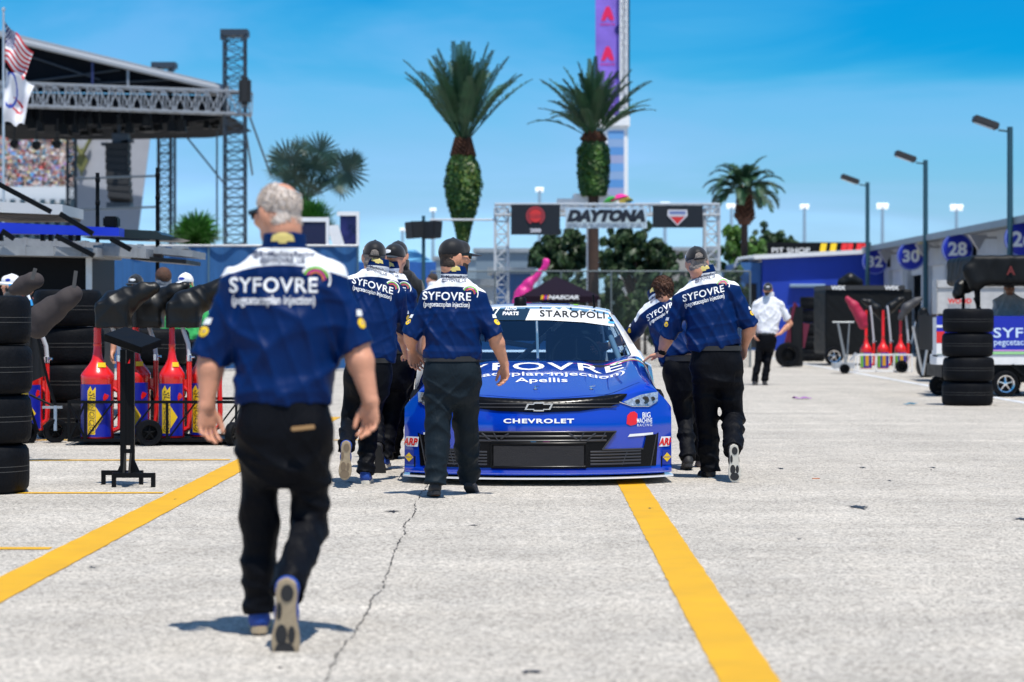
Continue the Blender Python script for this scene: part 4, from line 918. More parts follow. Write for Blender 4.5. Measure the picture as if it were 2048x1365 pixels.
sw = MB(); ring = [(.2*math.cos(a), .2*math.sin(a), 0) for a in np.linspace(0, 2*math.pi, 25)]; X_ = T(.34,2.12,.90,68)
sw.path([X_ @ V(p) for p in ring], .014, 8, cap=False)
for a in (0, 120, 240): sw.tube(X_ @ V((0,0,0)), X_ @ V((.2*math.cos(R(a+90)), .2*math.sin(R(a+90)), 0)), .010)
obj('steering_wheel', sw, DARK, car, 60)
mb = MB(); mb.path([wsp(.02, .02)+V((0,.02,0)), wsp(.02,.5)+V((0,.02,0)), wsp(.02, .74)+V((0,.02,0))], .012, 6); obj('windscreen_brace', mb, INT, ws, 50)
for q in (-1,):
    mb = MB(); mb.box(-.95,-.80,1.98,2.02,.90,.93); mb.box(-.80,-.72,1.98,2.02,.88,.92); obj('side_mirror', mb, BLACK, car, 40, bevel=.004)
# ---------------------------------------------------------------- tyres, fuel cans, stands, carts
BR = mat('blue_vinyl_panel', (.008,.022,.40), .4)
def tyre_mesh(name, r, h, par=None):
    mb = MB(); mb.lathe([(r*.62,h*.04),(r*.80,h*.0),(r*.93,h*.03),(r*.985,h*.12),(r,h*.28),(r,h*.72),(r*.985,h*.88),(r*.93,h*.97),(r*.80,h),(r*.62,h*.96)], 56)
    return obj(name, mb, RUBBER, par, 50)
def stack(c, n, r, h, where, group, jit=.012, tops=None, words=None, seed=0):
    r2 = random.Random(seed); words = words or {2:['lower','upper'],3:['bottom','middle','topmost'],4:['bottom','second lowest','third lowest','topmost'],5:['bottom','second lowest','middle','fourth lowest','topmost']}[n]
    proto = None
    for i in range(n):
        o = tyre_mesh('tyre', r, h); p = Field
        mb = MB(); mb.lathe([(0,h*.5),(r*.3,h*.5),(r*.56,h*.62),(r*.63,h*.93),(r*.60,h*.93),(r*.60,h*.06),(r*.63,h*.05)], 32); obj('rim', mb, BLACK, o, 50)
        mb = MB()
        for z in (.45, .55): mb.lathe([(r+.0006,h*z),(r+.0012,h*(z+.006)),(r+.0006,h*(z+.012))], 56)
        obj('wear_line', mb, mat('faint_tyre_line', (.06,.06,.058), .8), o, 60)
        o.location = (c[0]+r2.uniform(-jit, jit), c[1]+r2.uniform(-jit, jit), c[2]+i*(h+.004)); o.rotation_euler = (r2.uniform(-.008,.008) if i else 0, 0, r2.uniform(0,6))
        tag(o, '%s tyre of %s' % (words[i], where), 'tyre', group)
stack(G(-40,985), 4, .355, .345, 'the tall black stack at the left edge', 'tyres stacked at the left edge', .02, seed=3)
c = P(140,635,24.9); stack((c.x, c.y, 0), 4, .35, .378, 'the stack behind the grey can covers', 'tyres stacked behind the grey covers', .03, seed=5)
c = P(308,635,25.6); stack((c.x, c.y, 0), 3, .36, .37, 'the stack behind the red fuel cans', 'tyres stacked behind the red fuel cans', .03, seed=6)
stack(G(1936,811), 4, .357, .338, 'the free standing stack at the right', 'tyres stacked at the right', .012, seed=8)
c = P(1625,635,68); stack((c.x, c.y, 0), 5, .34, .36, 'the dark stack against the blue building', 'tyres stacked by the blue building', .02, seed=9)

def text_on(par, tree, s, w_, h_, org, rt_, up_, n_, m, maxe=.03, bold=.03, shear=0, at=(0,0), off=.004, name='lettering', back=.6):
    mb = MB(); project(mb, text2d(s, w_, h_, bold, shear=shear, maxe=maxe), tree, org, rt_, up_, n_, off, 0, at, 3, back=back)
    return obj(name, mb, m, par, 60) if mb.f else None
HOSE = mat('milky_hose', (.5,.52,.56), .35); LABB = mat('can_label_blue', (.004,.012,.30), .35)
def fuel_can(loc, r, h, zn, label, group, rz=0, text=True, gl=None, simple=False, side=1):
    t = thing('fuel_can', label, 'fuel can', loc, R(rz), group)
    mb = MB(); mb.lathe([(0,0),(r*.97,0),(r,.01),(r,h-.03),(r*1.02,h-.02),(r*1.02,h+.02),(r*.98,h+.04),(r*.80,h+.08),(r*.53,h+.13),(r*.35,h+.18),(r*.27,h+.24),(r*.24,h+.31),(r*.265,h+.315),(r*.265,h+.33),(r*.235,h+.335),(r*.225,zn),(0,zn)], 36)
    b = obj('can_body', mb, RED, t, 40); tr = bvh(b)
    mb = MB(); a0, a1 = -180+rz*0+8, -28; lz = h-.06
    mb.grid(lambda a, c: V(((r+.003)*math.cos(R(a0+(a1-a0)*a)), (r+.003)*math.sin(R(a0+(a1-a0)*a)), .02+(lz-.02)*c)), 16, 1); lb = obj('label_panel', mb, LABB if not gl else gl, b, 60)
    n = V((-.25,1,0)).normalized(); rt = V((1,.25,0)).normalized()
    if text:
        tl = bvh(lb); mb = MB()
        project(mb, poly2d([(0,-.13),(.07,-.02),(0,.09)], .03), tl, (-.03,0,lz*.42), rt, UZ, n, .002, 0, (0,0), 2)
        project(mb, poly2d([(-.075,-.22),(-.005,-.22),(.0,.24),(-.03,.20),(-.05,.25),(-.075,.2)], .03), tl, (-.03,0,lz*.5), rt, UZ, n, .0015, 0, (0,0), 2)
        project(mb, poly2d([(.045,.14),(.085,.17),(.10,.20),(.07,.19),(.055,.22),(.04,.18)], .03), tl, (0,0,lz*.42), rt, UZ, n, .002, 2, (0,0), 2)
        project(mb, text2d('SUNOCO', .40, .062, .04, shear=.25, maxe=.02), tl, (-.065,0,lz*.50), -UZ, rt, n, .004, 1, (0,0), 2)
        project(mb, text2d('SUNOCO', .40, .062, .0, shear=.25, maxe=.02), tl, (-.065,0,lz*.50), -UZ, rt, n, .006, 0, (0,0), 2)
        obj('label_print', mb, [YEL, mat('label_navy', (.002,.004,.05), .4), RED], lb, 60)
        mb = MB(); mb.grid(lambda a, c: V(((r*.72+.003-.01*c)*math.cos(R(-80+45*a)), (r*.72+.003-.012*c)*math.sin(R(-80+45*a)), h+.105+.045*c)), 6, 1); obj('warning_label', mb, YEL, b, 60)
    mb = MB(); x = r*1.35*side; mb.path([(r*.6*side,0,.05),(x,0,.10),(x*1.04,0,.25),(x,0,h-.1),(x,0,h+.16)], .026, 10); mb.path([(r*.8*side,0,h-.08),(x,0,h-.14)], .02, 8); mb.box(min(x,r*.5*side), max(x,r*.5*side), -.012,.012,h-.10,h-.02); obj('overflow_pipe', mb, RED, t, 50)
    mb = MB(); mb.path([(x,0,h+.16),(x,0,h+.22)], .03, 10); mb.path([(x,0,h+.19),(x+.055*side,-.02,h+.20)], .012, 8); v_ = obj('valve', mb, CHROME, t, 50)
    mb = MB(); mb.path([(x,0,h+.21),(x-.01*side,0,h+.33),(x-.06*side,.0,zn-.02),(x-.08*side,.02,zn+.1)], .022, 10); obj('vent_hose', mb, HOSE, t, 60)
    return t
GR_ = 'red fuel cans in the black rack'
for px, d, r, lab in ((195,23.55,.158,'leftmost red fuel can in the black rack with fully visible label'),(271,24.15,.15,'red fuel can directly behind the black reading stand post'),(344,23.75,.125,'third red fuel can from the left in the black rack'),(405,23.95,.125,'rightmost red fuel can beside the white haired man')):
    c = P(px,635,d); fuel_can((c.x, c.y, .06), r, .59, 1.08, lab, GR_)
c = P(62,635,24.4); fuel_can((c.x, c.y, .1), .12, .52, 1.0, 'red fuel can half hidden behind the left tyre stack', None)
LEA = mat('black_leatherette', (.006,.0065,.007), .42, var=.15, spec=.3)
GCV = mat('brown_grey_neoprene', (.05,.042,.042), .8, var=.12, spec=.2)
CRM = mat('crimson_cover', (.38,.01,.05), .6, bump=.2, bs=14)
def rbox(c, hs_, r):
    c = A3(c); hs_ = A3(hs_)
    def fn(p):
        q = np.abs(p-c)-hs_+r; return np.sqrt((np.maximum(q, 0)**2).sum(1))+np.minimum(q.max(1), 0)-r
    return fn, c-hs_, c+hs_
def cover(label, cat, D, pts, m, group=None, h=.009, flat_=None, seed=1, foldk=.006, box=None):
    """pts: (px,py,r metres,dy); a soft bag swept along them"""
    c0 = P(pts[0][0], pts[0][1], D); f = Field(); q = [(P(a, b, D+dy)-c0, r) for a, b, r, dy in pts]
    for (a, ra), (b, rb_) in zip(q[:-1], q[1:]): f.cone(a, b, ra, rb_, k=.04)
    if box: fn, lo, hi = rbox(P(box[0],box[1],D)-c0, box[2:], .05); f.raw(fn, lo, hi, .05)
    if flat_ is not None: f.post.append(lambda d, p: np.maximum(d, flat_-p[:, 2]))
    f.post.append(lambda d, p: d-foldk*ridges(p, [(13,6,10,1),(-9,7,15,.8),(22,9,7,.5)], seed, 1.3, 1.4))
    o = field_obj('can_cover', f, h, m); o.location = c0; return tag(o, label, cat, group)
gg = 'black leatherette covers over the fuel cans'
cover('leftmost black leatherette can cover bent to the right', 'can cover', 23.55, [(228,630,.14,0),(232,612,.15,0),(256,600,.128,0),(286,584,.09,-.05),(308,576,.064,-.05)], LEA, gg, flat_=-.13, seed=2, foldk=.009, box=(227,634,.165,.15,.16))
o_ = cover('middle black leatherette can cover below the long haired visitor', 'can cover', 24.0, [(302,630,.13,0),(306,610,.14,0),(328,598,.118,0),(350,584,.082,-.05),(368,574,.06,-.05)], LEA, gg, flat_=-.13, seed=3, foldk=.009, box=(299,634,.14,.15,.16))
cover('right black leatherette can cover below the white capped visitor', 'can cover', 23.8, [(370,630,.14,0),(374,612,.155,0),(402,598,.135,0),(432,582,.10,-.05),(456,562,.075,-.05)], LEA, gg, flat_=-.13, seed=4, foldk=.009, box=(368,634,.17,.15,.16))
cover('large brown grey padded can cover at far left', 'can cover', 20.6, [(75,655,.10,0),(85,635,.115,0),(105,620,.11,0),(135,598,.085,-.05),(148,588,.075,-.05)], GCV, seed=5, foldk=.003)
cover('smaller brown grey padded can cover above the left tyre stack', 'can cover', 20.9, [(28,580,.05,0),(48,572,.08,0),(66,562,.07,-.05),(74,562,.06,-.05)], GCV, seed=6, foldk=.003)
for a, b in (((146,588),(152,542)),((64,560),(71,537))):
    mb = MB(); p = P(a[0],a[1],20.5); q = P(b[0],b[1],20.5); mb.path([p,q], .022, 4, sq=.35); tag(obj('strap_handle', mb, mat('grey_webbing',(.06,.06,.06),.7)), 'grey strap standing up from the %s brown grey cover' % ('large' if a[0] > 100 else 'smaller'), 'strap')
# black rack
def wheel_on(par, c, r, wd, axis=(1,0,0), rimm=CHROME, name='wheel', spokes=5):
    ax = V(axis).normalized(); u = on(Z, ax); X = frame(V(c), u, ax.cross(u), ax)
    mb = MB(); mb.lathe([(r*.62,-wd*.5),(r*.93,-wd*.5),(r,-wd*.3),(r,wd*.3),(r*.93,wd*.5),(r*.62,wd*.5),(r*.62,-wd*.5)], 28, X=X); w_ = obj(name, mb, RUBBER, par, 45)
    mb = MB(); mb.lathe([(r*.66,-wd*.45),(r*.66,wd*.52),(r*.58,wd*.5),(r*.56,-wd*.3),(r*.66,-wd*.45)], 28, X=X); mb.lathe([(0,wd*.05),(r*.56,-wd*.05)], 20, X=X, mi=1); mb.lathe([(0,-wd*.3),(0,wd*.35),(r*.16,wd*.33),(r*.18,-wd*.3)][1:], 14, X=X)
    for k in range(spokes):
        a = 2*math.pi*k/spokes; mb.tube(X @ V((r*.1*math.cos(a), r*.1*math.sin(a), wd*.25)), X @ V((r*.6*math.cos(a), r*.6*math.sin(a), wd*.2)), r*.09, r*.07, 6)
    obj('rim', mb, [rimm, BLACK], w_, 45); return w_
b0 = P(300,635,23.45); rk = thing('fuel_can_rack', 'black steel rack on wheels holding the red fuel cans', 'rack', (b0.x, b0.y, 0))
X0 = (140-CX)/F*23.45-b0.x; X1 = (474-CX)/F*23.45-b0.x
mb = MB()
for y in (-.06, .95):
    for z in (.05, .42): mb.bar((X0,y,z), (X1,y,z), .028)
    for x in (X0, X0+.16, X0+.55, X0+.95, X1): mb.bar((x,y,.05), (x,y,.42), .024)
    for k in range(4): x = X0+.15+k*.4; mb.bar((x+.28,y,.42),(x,y,.05), .016)
    mb.bar((X0,y,.42),(X0+.16,y,.05),.02); mb.bar((X0,y,.05),(X0+.16,y,.42),.02)
for x in (X0,X1): mb.bar((x,-.06,.05),(x,.95,.05),.028); mb.bar((x,-.06,.42),(x,.95,.42),.028)
mb.box(X0,X1,-.04,.93,.035,.048); obj('frame', mb, BLACK, rk, 30)
wheel_on(rk, ((300-CX)/F*23.35-b0.x,-.17,.128), .128, .085, (.35,-1,0), BLACK); wheel_on(rk, ((262-CX)/F*24-b0.x,.3,.10), .10, .07, (1,-.2,0), BLACK); wheel_on(rk, (X1-.02,-.15,.115), .115, .07, (.9,-.4,0), BLACK)
# covered cart at far left
b0 = G(75,886); hc = thing('hand_cart', 'black covered hand cart with white and blue tube handle', 'hand cart', (b0.x, b0.y, 0)); D0 = b0.y; q = lambda px, py, dy=0: P(px,py,D0+dy)-b0
TW = mat('white_tube', (.75,.77,.8), .35); TB = mat('light_blue_band', (.05,.35,.75), .4)
mb = MB(); mb.path([q(-10,566),q(30,570),q(52,578),q(63,612)], .016, 10); mb.path([q(66,628),q(72,660)], .014, 10); obj('handle', mb, TW, hc, 50)
mb = MB(); mb.path([q(60,600),q(63,612)], .019, 10); mb.path([q(70,648),q(72,656)], .018, 10); mb.path([q(18,570),q(32,571)], .019, 10); obj('handle_band', mb, TB, hc, 50)
mb = MB(); mb.path([q(63,612),q(72,660),q(90,740),q(96,765),q(112,815)], .015, 10); mb.path([q(52,790),q(76,865)], .016, 8); mb.path([q(62,700),q(90,845)][0:0]+[q(60,790),q(112,815)], .012, 8); obj('frame_tube', mb, BLACK, hc, 50)
mb = MB()
mb.grid(lambda a, b: q(50+(14+26*b)*a, 590+180*b-18*a*b, .05+.04*math.sin(9*a+5*b)+.25*(1-a)), 8, 16); mb.grid(lambda a, b: q(50-46*a, 592+185*b, .3+.03*math.sin(11*a)), 8, 16); cvr = obj('fabric_cover', mb, mat('black_canvas', (.012,.012,.013), .75), hc, 60)
mb = MB(); n_ = V((0,1,0)); project(mb, text2d('DL', .10, .09, .03, shear=.3, maxe=.05), bvh(cvr), q(66,680,-.5), V((.5,0,-1)).normalized(), V((1,0,.5)).normalized(), n_, .006, 0, (0,0), 2, back=0); 
if mb.f: obj('lettering', mb, TXW, cvr, 60)
wheel_on(hc, q(111,862), .122, .06, (.45,-1,0), BLACK); wheel_on(hc, q(52,868,-.1), .122, .09, (.9,-.5,0), BLACK)
mb = MB(); mb.bar(q(111,812), q(111,862,-.03), .03); mb.bar(q(85,815), q(125,815), .025); obj('caster_fork', mb, STEEL, hc, 30)
# reading stand
b0 = G(257,972); st = thing('sign_stand', 'black metal post stand with a slanted display box on top', 'sign stand', (b0.x, b0.y, 0)); D0 = b0.y; q = lambda px, py, dy=0: P(px,py,D0+dy)-b0
s_ = D0/F
mb = MB(); mb.box(-16*s_,-5*s_,-.02,.02,.07,1.0); mb.box(4*s_,12*s_,-.02,.02,.07,1.0); mb.box(-5*s_,4*s_,-.012,.012,.30,.90); mb.box(-16*s_,12*s_,-.018,.018,.24,.27); obj('post', mb, BLACK, st, 30)
mb = MB()
for y, x0, x1 in ((.13,-60*s_,24*s_),(-.16,-26*s_,60*s_)):
    mb.box(x0,x1,y-.018,y+.018,.07,.105)
    for x in (x0, x1-.03): mb.box(x,x+.03,y-.016,y+.016,0,.07)
mb.box(-.02,.02,-.142,.112,.07,.10)
for g in (-1,1): mb.add([(g*.02-.008,-.1,.1),(g*.02+.008,-.1,.1),(g*.02+.008,-.02,.24),(g*.02-.008,-.02,.24),(g*.02-.008,-.02,.1),(g*.02+.008,-.02,.1)], [(0,1,2,3),(0,3,4),(1,5,2),(4,3,2,5),(0,4,5,1)])
for sgn in (-1,1): mb.add([(sgn*.04,-.01,.1),(sgn*.085,-.01,.1),(sgn*.04,-.01,.2),(sgn*.04,.01,.1),(sgn*.085,.01,.1),(sgn*.04,.01,.2)], [(0,1,2),(5,4,3),(0,3,4,1),(1,4,5,2),(2,5,3,0)])
obj('foot_frame', mb, BLACK, st, 30)
mb = MB(); Xb = MX.Translation(q(265,688)) @ Euler((R(14),R(16),R(-28))).to_matrix().to_4x4(); mb.box(-.175,.175,-.12,.12,-.0,.055,X=Xb); bx_ = obj('display_box', mb, BLACK, st, 30, bevel=.004)
mb = MB(); mb.box(-.16,.16,-.105,.105,-.006,-.001,X=Xb); obj('box_underside', mb, mat('pale_grey_board', (.45,.47,.45), .6), bx_, 30)
# visitors on the left
vg = 'visitors behind the fuel cans'
def visitor(px, top, D, label, yaw, **k):
    hgt = H+(HY-top)/F*D; c = P(px,635,D); J = stand(hgt/1.045, yaw); args = dict(text=False, hb=.009, hx=.010, dims=(.2,.195,.19), seed=int(px)); args.update(k)
    return person(label, (c.x, D, 0), J, **args)
visitor(272, 538, 27.0, 'visitor in black cap with red white emblem and sunglasses facing the camera', 170, shirt=BSHIRT, headgear=(CAPM, False, 0), glasses=True, group=vg)
visitor(327, 523, 27.4, 'visitor with long brown hair and black cap facing away', 20, shirt=GRSHIRT, headgear=(CAPM, False, 60), hair=(HAIRB, .09, 1.15), group=vg)
visitor(372, 535, 26.6, 'visitor in white cap and green shirt with sunglasses', 165, shirt=GSHIRT, headgear=(CAPW, False, 0), glasses=True, group=vg)
visitor(25, 538, 27.0, 'visitor in white mesh cap behind the smaller brown grey cover', 75, shirt=BSHIRT, headgear=(CAPW, False, 90), group=vg)
visitor(46, 546, 27.6, 'visitor in black and red cap beside the white mesh cap', -120, shirt=cloth('red_shirt_fabric', (.45,.02,.03)), headgear=(CAPM, False, 0), group=vg)
visitor(866, 535, 44, 'visitor seen far off between the crew in front of the blue hoarding', 60, shirt=WSHIRT, hb=.012, hx=.012, dims=(.19,.18,.18), hair=(HAIRD,.02,1.0))
visitor(2018, 552, 39.2, 'person in grey white shirt leaning under the black canopy', 175, shirt=cloth('light_grey_shirt', (.5,.5,.5)), dims=(.24,.22,.2), headgear=(CAPM, False, 0), skin=SKIN2, hb=.01, hx=.011)
# ---------------------------------------------------------------- right side equipment
def fuel_simple(px, D, lab, gr):
    c = P(px,635,D); return fuel_can((c.x, c.y, .08), .13, .42, 1.32, lab, gr, text=False, side=1)
gr2 = 'red fuel cans in the white rack'
for px, lab in ((1732,'leftmost red fuel can in the white rack under the crimson cover'),(1766,'middle red fuel can in the white rack under the dark covers'),(1801,'rightmost red fuel can in the white rack at the right')):
    fc = fuel_simple(px, 54.8, lab, gr2); mb = MB(); mb.grid(lambda a, c: V((.134*math.cos(R(-170+45*a)), .134*math.sin(R(-170+45*a)), .03+.32*c)), 5, 1); mb2 = MB(); mb2.grid(lambda a, c: V((.137*math.cos(R(-105+35*a)), .137*math.sin(R(-105+35*a)), .06+.25*math.sin(c*3.1)*0+.26*c)), 5, 3)
    obj('green_stripe', mb, GREENP, fc, 60); obj('yellow_mark', mb2, mat('amber_vinyl', (.6,.3,.01), .5), fc, 60)
cover('crimson fuel can cover tilted to the left', 'can cover', 54.6, [(1726,650,.11,0),(1722,635,.13,0),(1708,612,.11,0),(1695,598,.06,0)], CRM, None, .014, seed=21, foldk=.004)
cover('dark cover bent left over the middle red fuel can', 'can cover', 54.9, [(1764,636,.07,0),(1752,618,.11,0),(1738,606,.085,0),(1727,602,.05,0)], LEA, None, .014, seed=22, foldk=.004)
cover('dark cover bent right over the middle red fuel can', 'can cover', 55.3, [(1768,632,.07,0),(1782,615,.11,0),(1798,602,.08,0),(1806,598,.05,0)], LEA, None, .014, seed=23, foldk=.004)
cover('grey topped cover bent right over the rightmost red fuel can', 'can cover', 54.7, [(1801,636,.07,0),(1813,616,.11,0),(1832,603,.085,0),(1841,598,.05,0)], mat('dark_grey_cover', (.05,.05,.055), .6), None, .014, seed=24, foldk=.004)
b0 = G(1770,746); wr_ = thing('can_rack', 'white painted tube rack around the right hand fuel cans', 'rack', (b0.x, b0.y, 0)); mb = MB(); s_ = b0.y/F
for x in (-55,-18,18,54):
    mb.bar((x*s_,0,.02),(x*s_,0,.40),.03)
for z in (.03,.40): mb.bar((-55*s_,0,z),(54*s_,0,z),.03); mb.bar((-55*s_,.5,z),(54*s_,.5,z),.03)
for x in (-55,54): mb.bar((x*s_,0,.4),(x*s_,.5,.4),.03); mb.bar((x*s_,.5,.02),(x*s_,.5,.40),.03)
obj('frame', mb, WHITE, wr_, 30); wheel_on(wr_, (32*s_,-.08,.14), .14, .2, (0,1,0), BLACK); 
# silver jack handle
b0 = G(1688,748); jk = thing('floor_jack', 'silver floor jack standing with its T shaped handle upright', 'jack', (b0.x, b0.y, 0)); D0 = b0.y; q = lambda px, py, dy=0: P(px,py,D0+dy)-b0
mb = MB(); mb.tube(q(1676,646), q(1694,738), .025, .035, 8); mb.tube(q(1699,646,.2), q(1694,720,.2), .016, .02, 8); mb.tube(q(1665,645), q(1708,645), .02, .02, 8); obj('handle', mb, mat('dull_silver',(.3,.32,.33),.4,.5), jk, 50)
mb = MB(); mb.box(-.22,.22,-.1,.45,.12,.24); mb.tube(q(1684,722),q(1668,738),.03,.03,6); mb.tube(q(1700,722),q(1712,706),.03,.03,6); obj('jack_body', mb, ALU, jk, 40, bevel=.01); wheel_on(jk, (0,-.12,.11), .11, .12, (0,1,0), BLACK)
# black covered tool cart
b0 = P(1738,635,62); b0.z = 0; tcart = thing('tool_cart', 'large black covered tool cart with grey top and alloy wheels', 'tool cart', b0); s_ = 62/F
f = Field(); Xc = MX.Translation((0,1.0,1.15)); 
fn, lo, hi = rbox((0,1.2,1.12), (88*s_,1.2,.85), .08); f.raw(fn, lo, hi); f.post.append(lambda d, p: d-.012*ridges(p, [(3,2,1,1),(6,3,2,.6),(1,2,5,.3)], 4, 1.4, 1.5)); obj_ = field_obj('cover', f, .03, mat('black_tarpaulin', (.005,.006,.007), .55, var=.2, spec=.2), tcart)
mb = MB(); mb.box(-88*s_,72*s_,-.04,2.3,1.93,2.06); tp = obj('top_panel', mb, mat('grey_top', (.035,.035,.037), .5), tcart, 30, bevel=.02)
mb = MB(); n_ = 0
for x in (-62*s_, 45*s_):
    vs, fs = text2d('WIX', .38, .11, .04); mb.add([(a+x, -.046, b+1.995) for a, b in vs], fs)
obj('lettering', mb, TXW, tp, 60)
wheel_on(tcart, ((1667-1738)*s_,-.06,.24), .235, .2, (0,-1,0), CHROME); wheel_on(tcart, (60*s_,-.0,.24), .235, .2, (0,-1,0), CHROME)
cover('black lump of folded covers lying on the tool cart', 'cover', 62.5, [(1685,566,.14,.3),(1700,560,.18,.3),(1716,566,.14,.3)], LEA, None, .03, seed=31)
# maroon hand truck by the blue building
b0 = P(1578,635,60); b0.z = 0; s_ = 60/F; ht_ = thing('hand_truck', 'maroon and black hand truck with one big tyre behind the official', 'hand truck', b0)
mb = MB(); mb.tube((-12*s_,0,.3),(12*s_,0,1.6),.04); mb.tube((8*s_,.3,.1),(18*s_,.3,1.55),.04); mb.box(-.2,.28,.02,.3,.55,1.15,X=T(0,0,0,0,12,0)); obj('frame', mb, mat('maroon_paint', (.12,.01,.03), .4), ht_, 40); wheel_on(ht_, (-4*s_,-.1,.31), .31, .16, (.2,-1,0), BLACK, spokes=0)
mb = MB(); mb.box(.05,.35,.0,.4,.02,1.5); obj('side_cover', mb, LEA, ht_, 30, bevel=.02)
# standing gear between cart and rack
b0 = P(1848,635,50); b0.z = 0; s_ = 50/F; pb = thing('pole_bundle', 'dark standing cover with leaning silver poles beside the pit cart', 'pole rack', b0)
mb = MB(); mb.tube((-27*s_,-.3,1.05),(-8*s_,-.3,.1),.025); mb.tube((8*s_,-.35,1.1),(-8*s_,-.35,.05),.025); mb.tube((-20*s_,-.2,1.15),(-28*s_,-.2,.7),.015); obj('silver_pole', mb, ALU, pb, 50)
f = Field(); f.cone((.05,0,.2),(.05,0,1.0),.22,.2,k=.05); f.cone((.05,0,1.0),(-.02,0,1.35),.18,.1,k=.05); f.post.append(lambda d, p: d-.012*ridges(p, [(8,4,5,1),(-6,4,9,.7)], 2)); field_obj('dark_cover', f, .02, LEA, pb)
mb = MB(); mb.box(20*s_,27*s_,-.1,.3,.1,1.75); obj('brown_panel', mb, mat('rusty_panel', (.10,.035,.02), .6), pb, 30)
# pit cart with team panel
b0 = P(1960,635,37.6); b0.z = 0; s_ = 37.6/F; pc_ = thing('pit_cart', 'white pit cart with blue lettered side panel and alloy wheel', 'pit cart', b0)
xl = (1873-1960)*s_; xr = 1.5
mb = MB(); mb.box(xl, xr, 0, .6, .50, .66); mb.box(xl,xl+.03,.0,.35,.62,1.24); mb.box(xl+.03,xr,.02,.6,.66,.72); obj('body', mb, WHITE, pc_, 30, bevel=.008)
mb = MB(); mb.box(xl+.0,xr,-.012,.0,.665,1.26); sp_ = obj('side_panel', mb, BR, pc_, 30)
mb = MB(); mb.box(xl,xr,-.0155,-.0125,.665,.705); obj('green_stripe', mb, mat('mint_stripe', (.35,.7,.3), .5), sp_, 30); mb = MB(); mb.box(xl,xr,-.0155,-.0125,.712,.735); obj('pink_stripe', mb, mat('lilac_stripe', (.6,.3,.65), .5), sp_, 30)
mb = MB(); mb.box(xl-.004,xl+.12,-.017,-.0125,.84,1.02,0); mb.box(xl-.004,xl+.12,-.017,-.0125,.67,.835,1); mb.box(xl-.004,xl+.12,-.017,-.0125,1.08,1.12,1); obj('corner_stripe', mb, [RED, WHITE], sp_, 30)
mb = MB(); x0 = (1987-1960)*s_
vs, fs = text2d('SYFOVRE', 1.25, .155, .014, spacing=1.1); mb.add([(a+x0+.62, -.018, b+1.0) for a, b in vs], fs)
vs, fs = text2d('pegcetacoplan injection', 1.25, .13, .008); mb.add([(a+x0+.63, -.018, b+.84) for a, b in vs], fs); obj('panel_lettering', mb, mat('pale_print', (.6,.75,.95), .5), sp_, 60)
wheel_on(pc_, ((2011-1960)*s_,.05,.205), .205, .16, (0,-1,0), CHROME); wheel_on(pc_, (xr-.1,.05,.205), .205, .16, (0,-1,0), CHROME); wheel_on(pc_, (xl+.15,.6,.16), .16, .12, (0,-1,0), BLACK, spokes=0)
mb = MB(); mb.box(xl+.1,xr,.1,1.5,.30,.50); mb.bar((.5,-.0,.5),(.75,-.0,.28),.04); obj('chassis', mb, BLACK, pc_, 30)
mb = MB(); mb.box(xl+.15,xr,.1,1.5,.72,1.245); obj('drawer_block', mb, DARK, pc_, 30)
b0 = P(2003,635,37.9); b0.z = 0; cp = thing('canopy', 'black canopy roof over the pit cart at the right edge', 'canopy', b0); s_ = 37.9/F
f = Field(); fn, lo, hi = rbox((.35,.9,1.98), (.86,1.1,.23), .08); f.raw(fn, lo, hi); f.cone((-.52,-.1,1.98),(-.42,-.1,1.78),.12,.14,k=.08); f.post.append(lambda d, p: d-.014*ridges(p, [(6,3,2,1),(9,4,12,.6)], 5, 1.4, 1.5)); field_obj('fabric_roof', f, .022, mat('black_tarpaulin', (.005,.006,.007), .55, spec=.2), cp)
for a, b in (((-.42,0,1.8),(-.36,0,1.27)),((-.36,.0,1.27),(-.34,.1,1.8)),((1.1,0,1.8),(1.1,0,1.2)),((-.3,1.6,1.8),(-.3,1.6,1.2)),((-.42,0,1.55),(-.3,0,1.27))): mb = MB(); mb.tube(a, b, .028); obj('support_arm', mb, BLACK, cp, 40)
mb = MB(); mb.box(.42,.56,-.215,-.205,1.93,2.0); obj('small_tag', mb, TXW, cp, 30)
mb = MB(); vs, fs = text2d('A', .14, .14, .04); mb.add([(a+.1, -.225, b+1.97) for a, b in vs], fs); obj('faint_lettering', mb, mat('dim_red_print', (.12,.01,.01), .6), cp, 60)
b0 = P(1925,635,46); b0.z = 0; s_ = 46/F; tb_ = thing('trailer', 'low white trailer with red lettering behind the tyre stack', 'trailer', b0)
mb = MB(); mb.box(-52*s_,1.9,0,.5,1.3,1.95); mb.box(-52*s_,1.9,-.03,0,1.80,1.88); mb.box(-52*s_,-50*s_,-.03,0,.4,1.98); bd = obj('box_body', mb, mat('shaded_white_trailer',(.5,.5,.5),.5,var=.15), tb_, 30, bevel=.01)  # white greyed down: the trailer's shade is put into its body colour
mb = MB(); vs, fs = text2d('WOOD', .45, .10, .04); mb.add([(a-.06, -.034, b+1.55) for a, b in vs], fs); obj('lettering', mb, RED, bd, 60)
mb = MB(); mb.box(-50*s_,1.9,.05,2.1,.6,1.28); obj('dark_underbody', mb, DARK, tb_, 30); wheel_on(tb_, (0,0,.3), .3, .2, (0,-1,0), CHROME); wheel_on(tb_, (1.2,0,.3), .3, .2, (0,-1,0), CHROME)
mb = MB(); f = Field(); f.cone((0,0,0),(.05,.02,.12),.09,.11,k=.05); f.cone((.1,.05,.05),(.22,.02,.1),.06,.07,k=.04); f.post.append(lambda d, p: d-.012*ridges(p, [(20,8,17,1)], 5)); o = field_obj('tool_bag', f, .012, LEA); o.location = P(1916,588,38.2); tag(o, 'black tool bag with gear on top of the pit cart', 'bag')
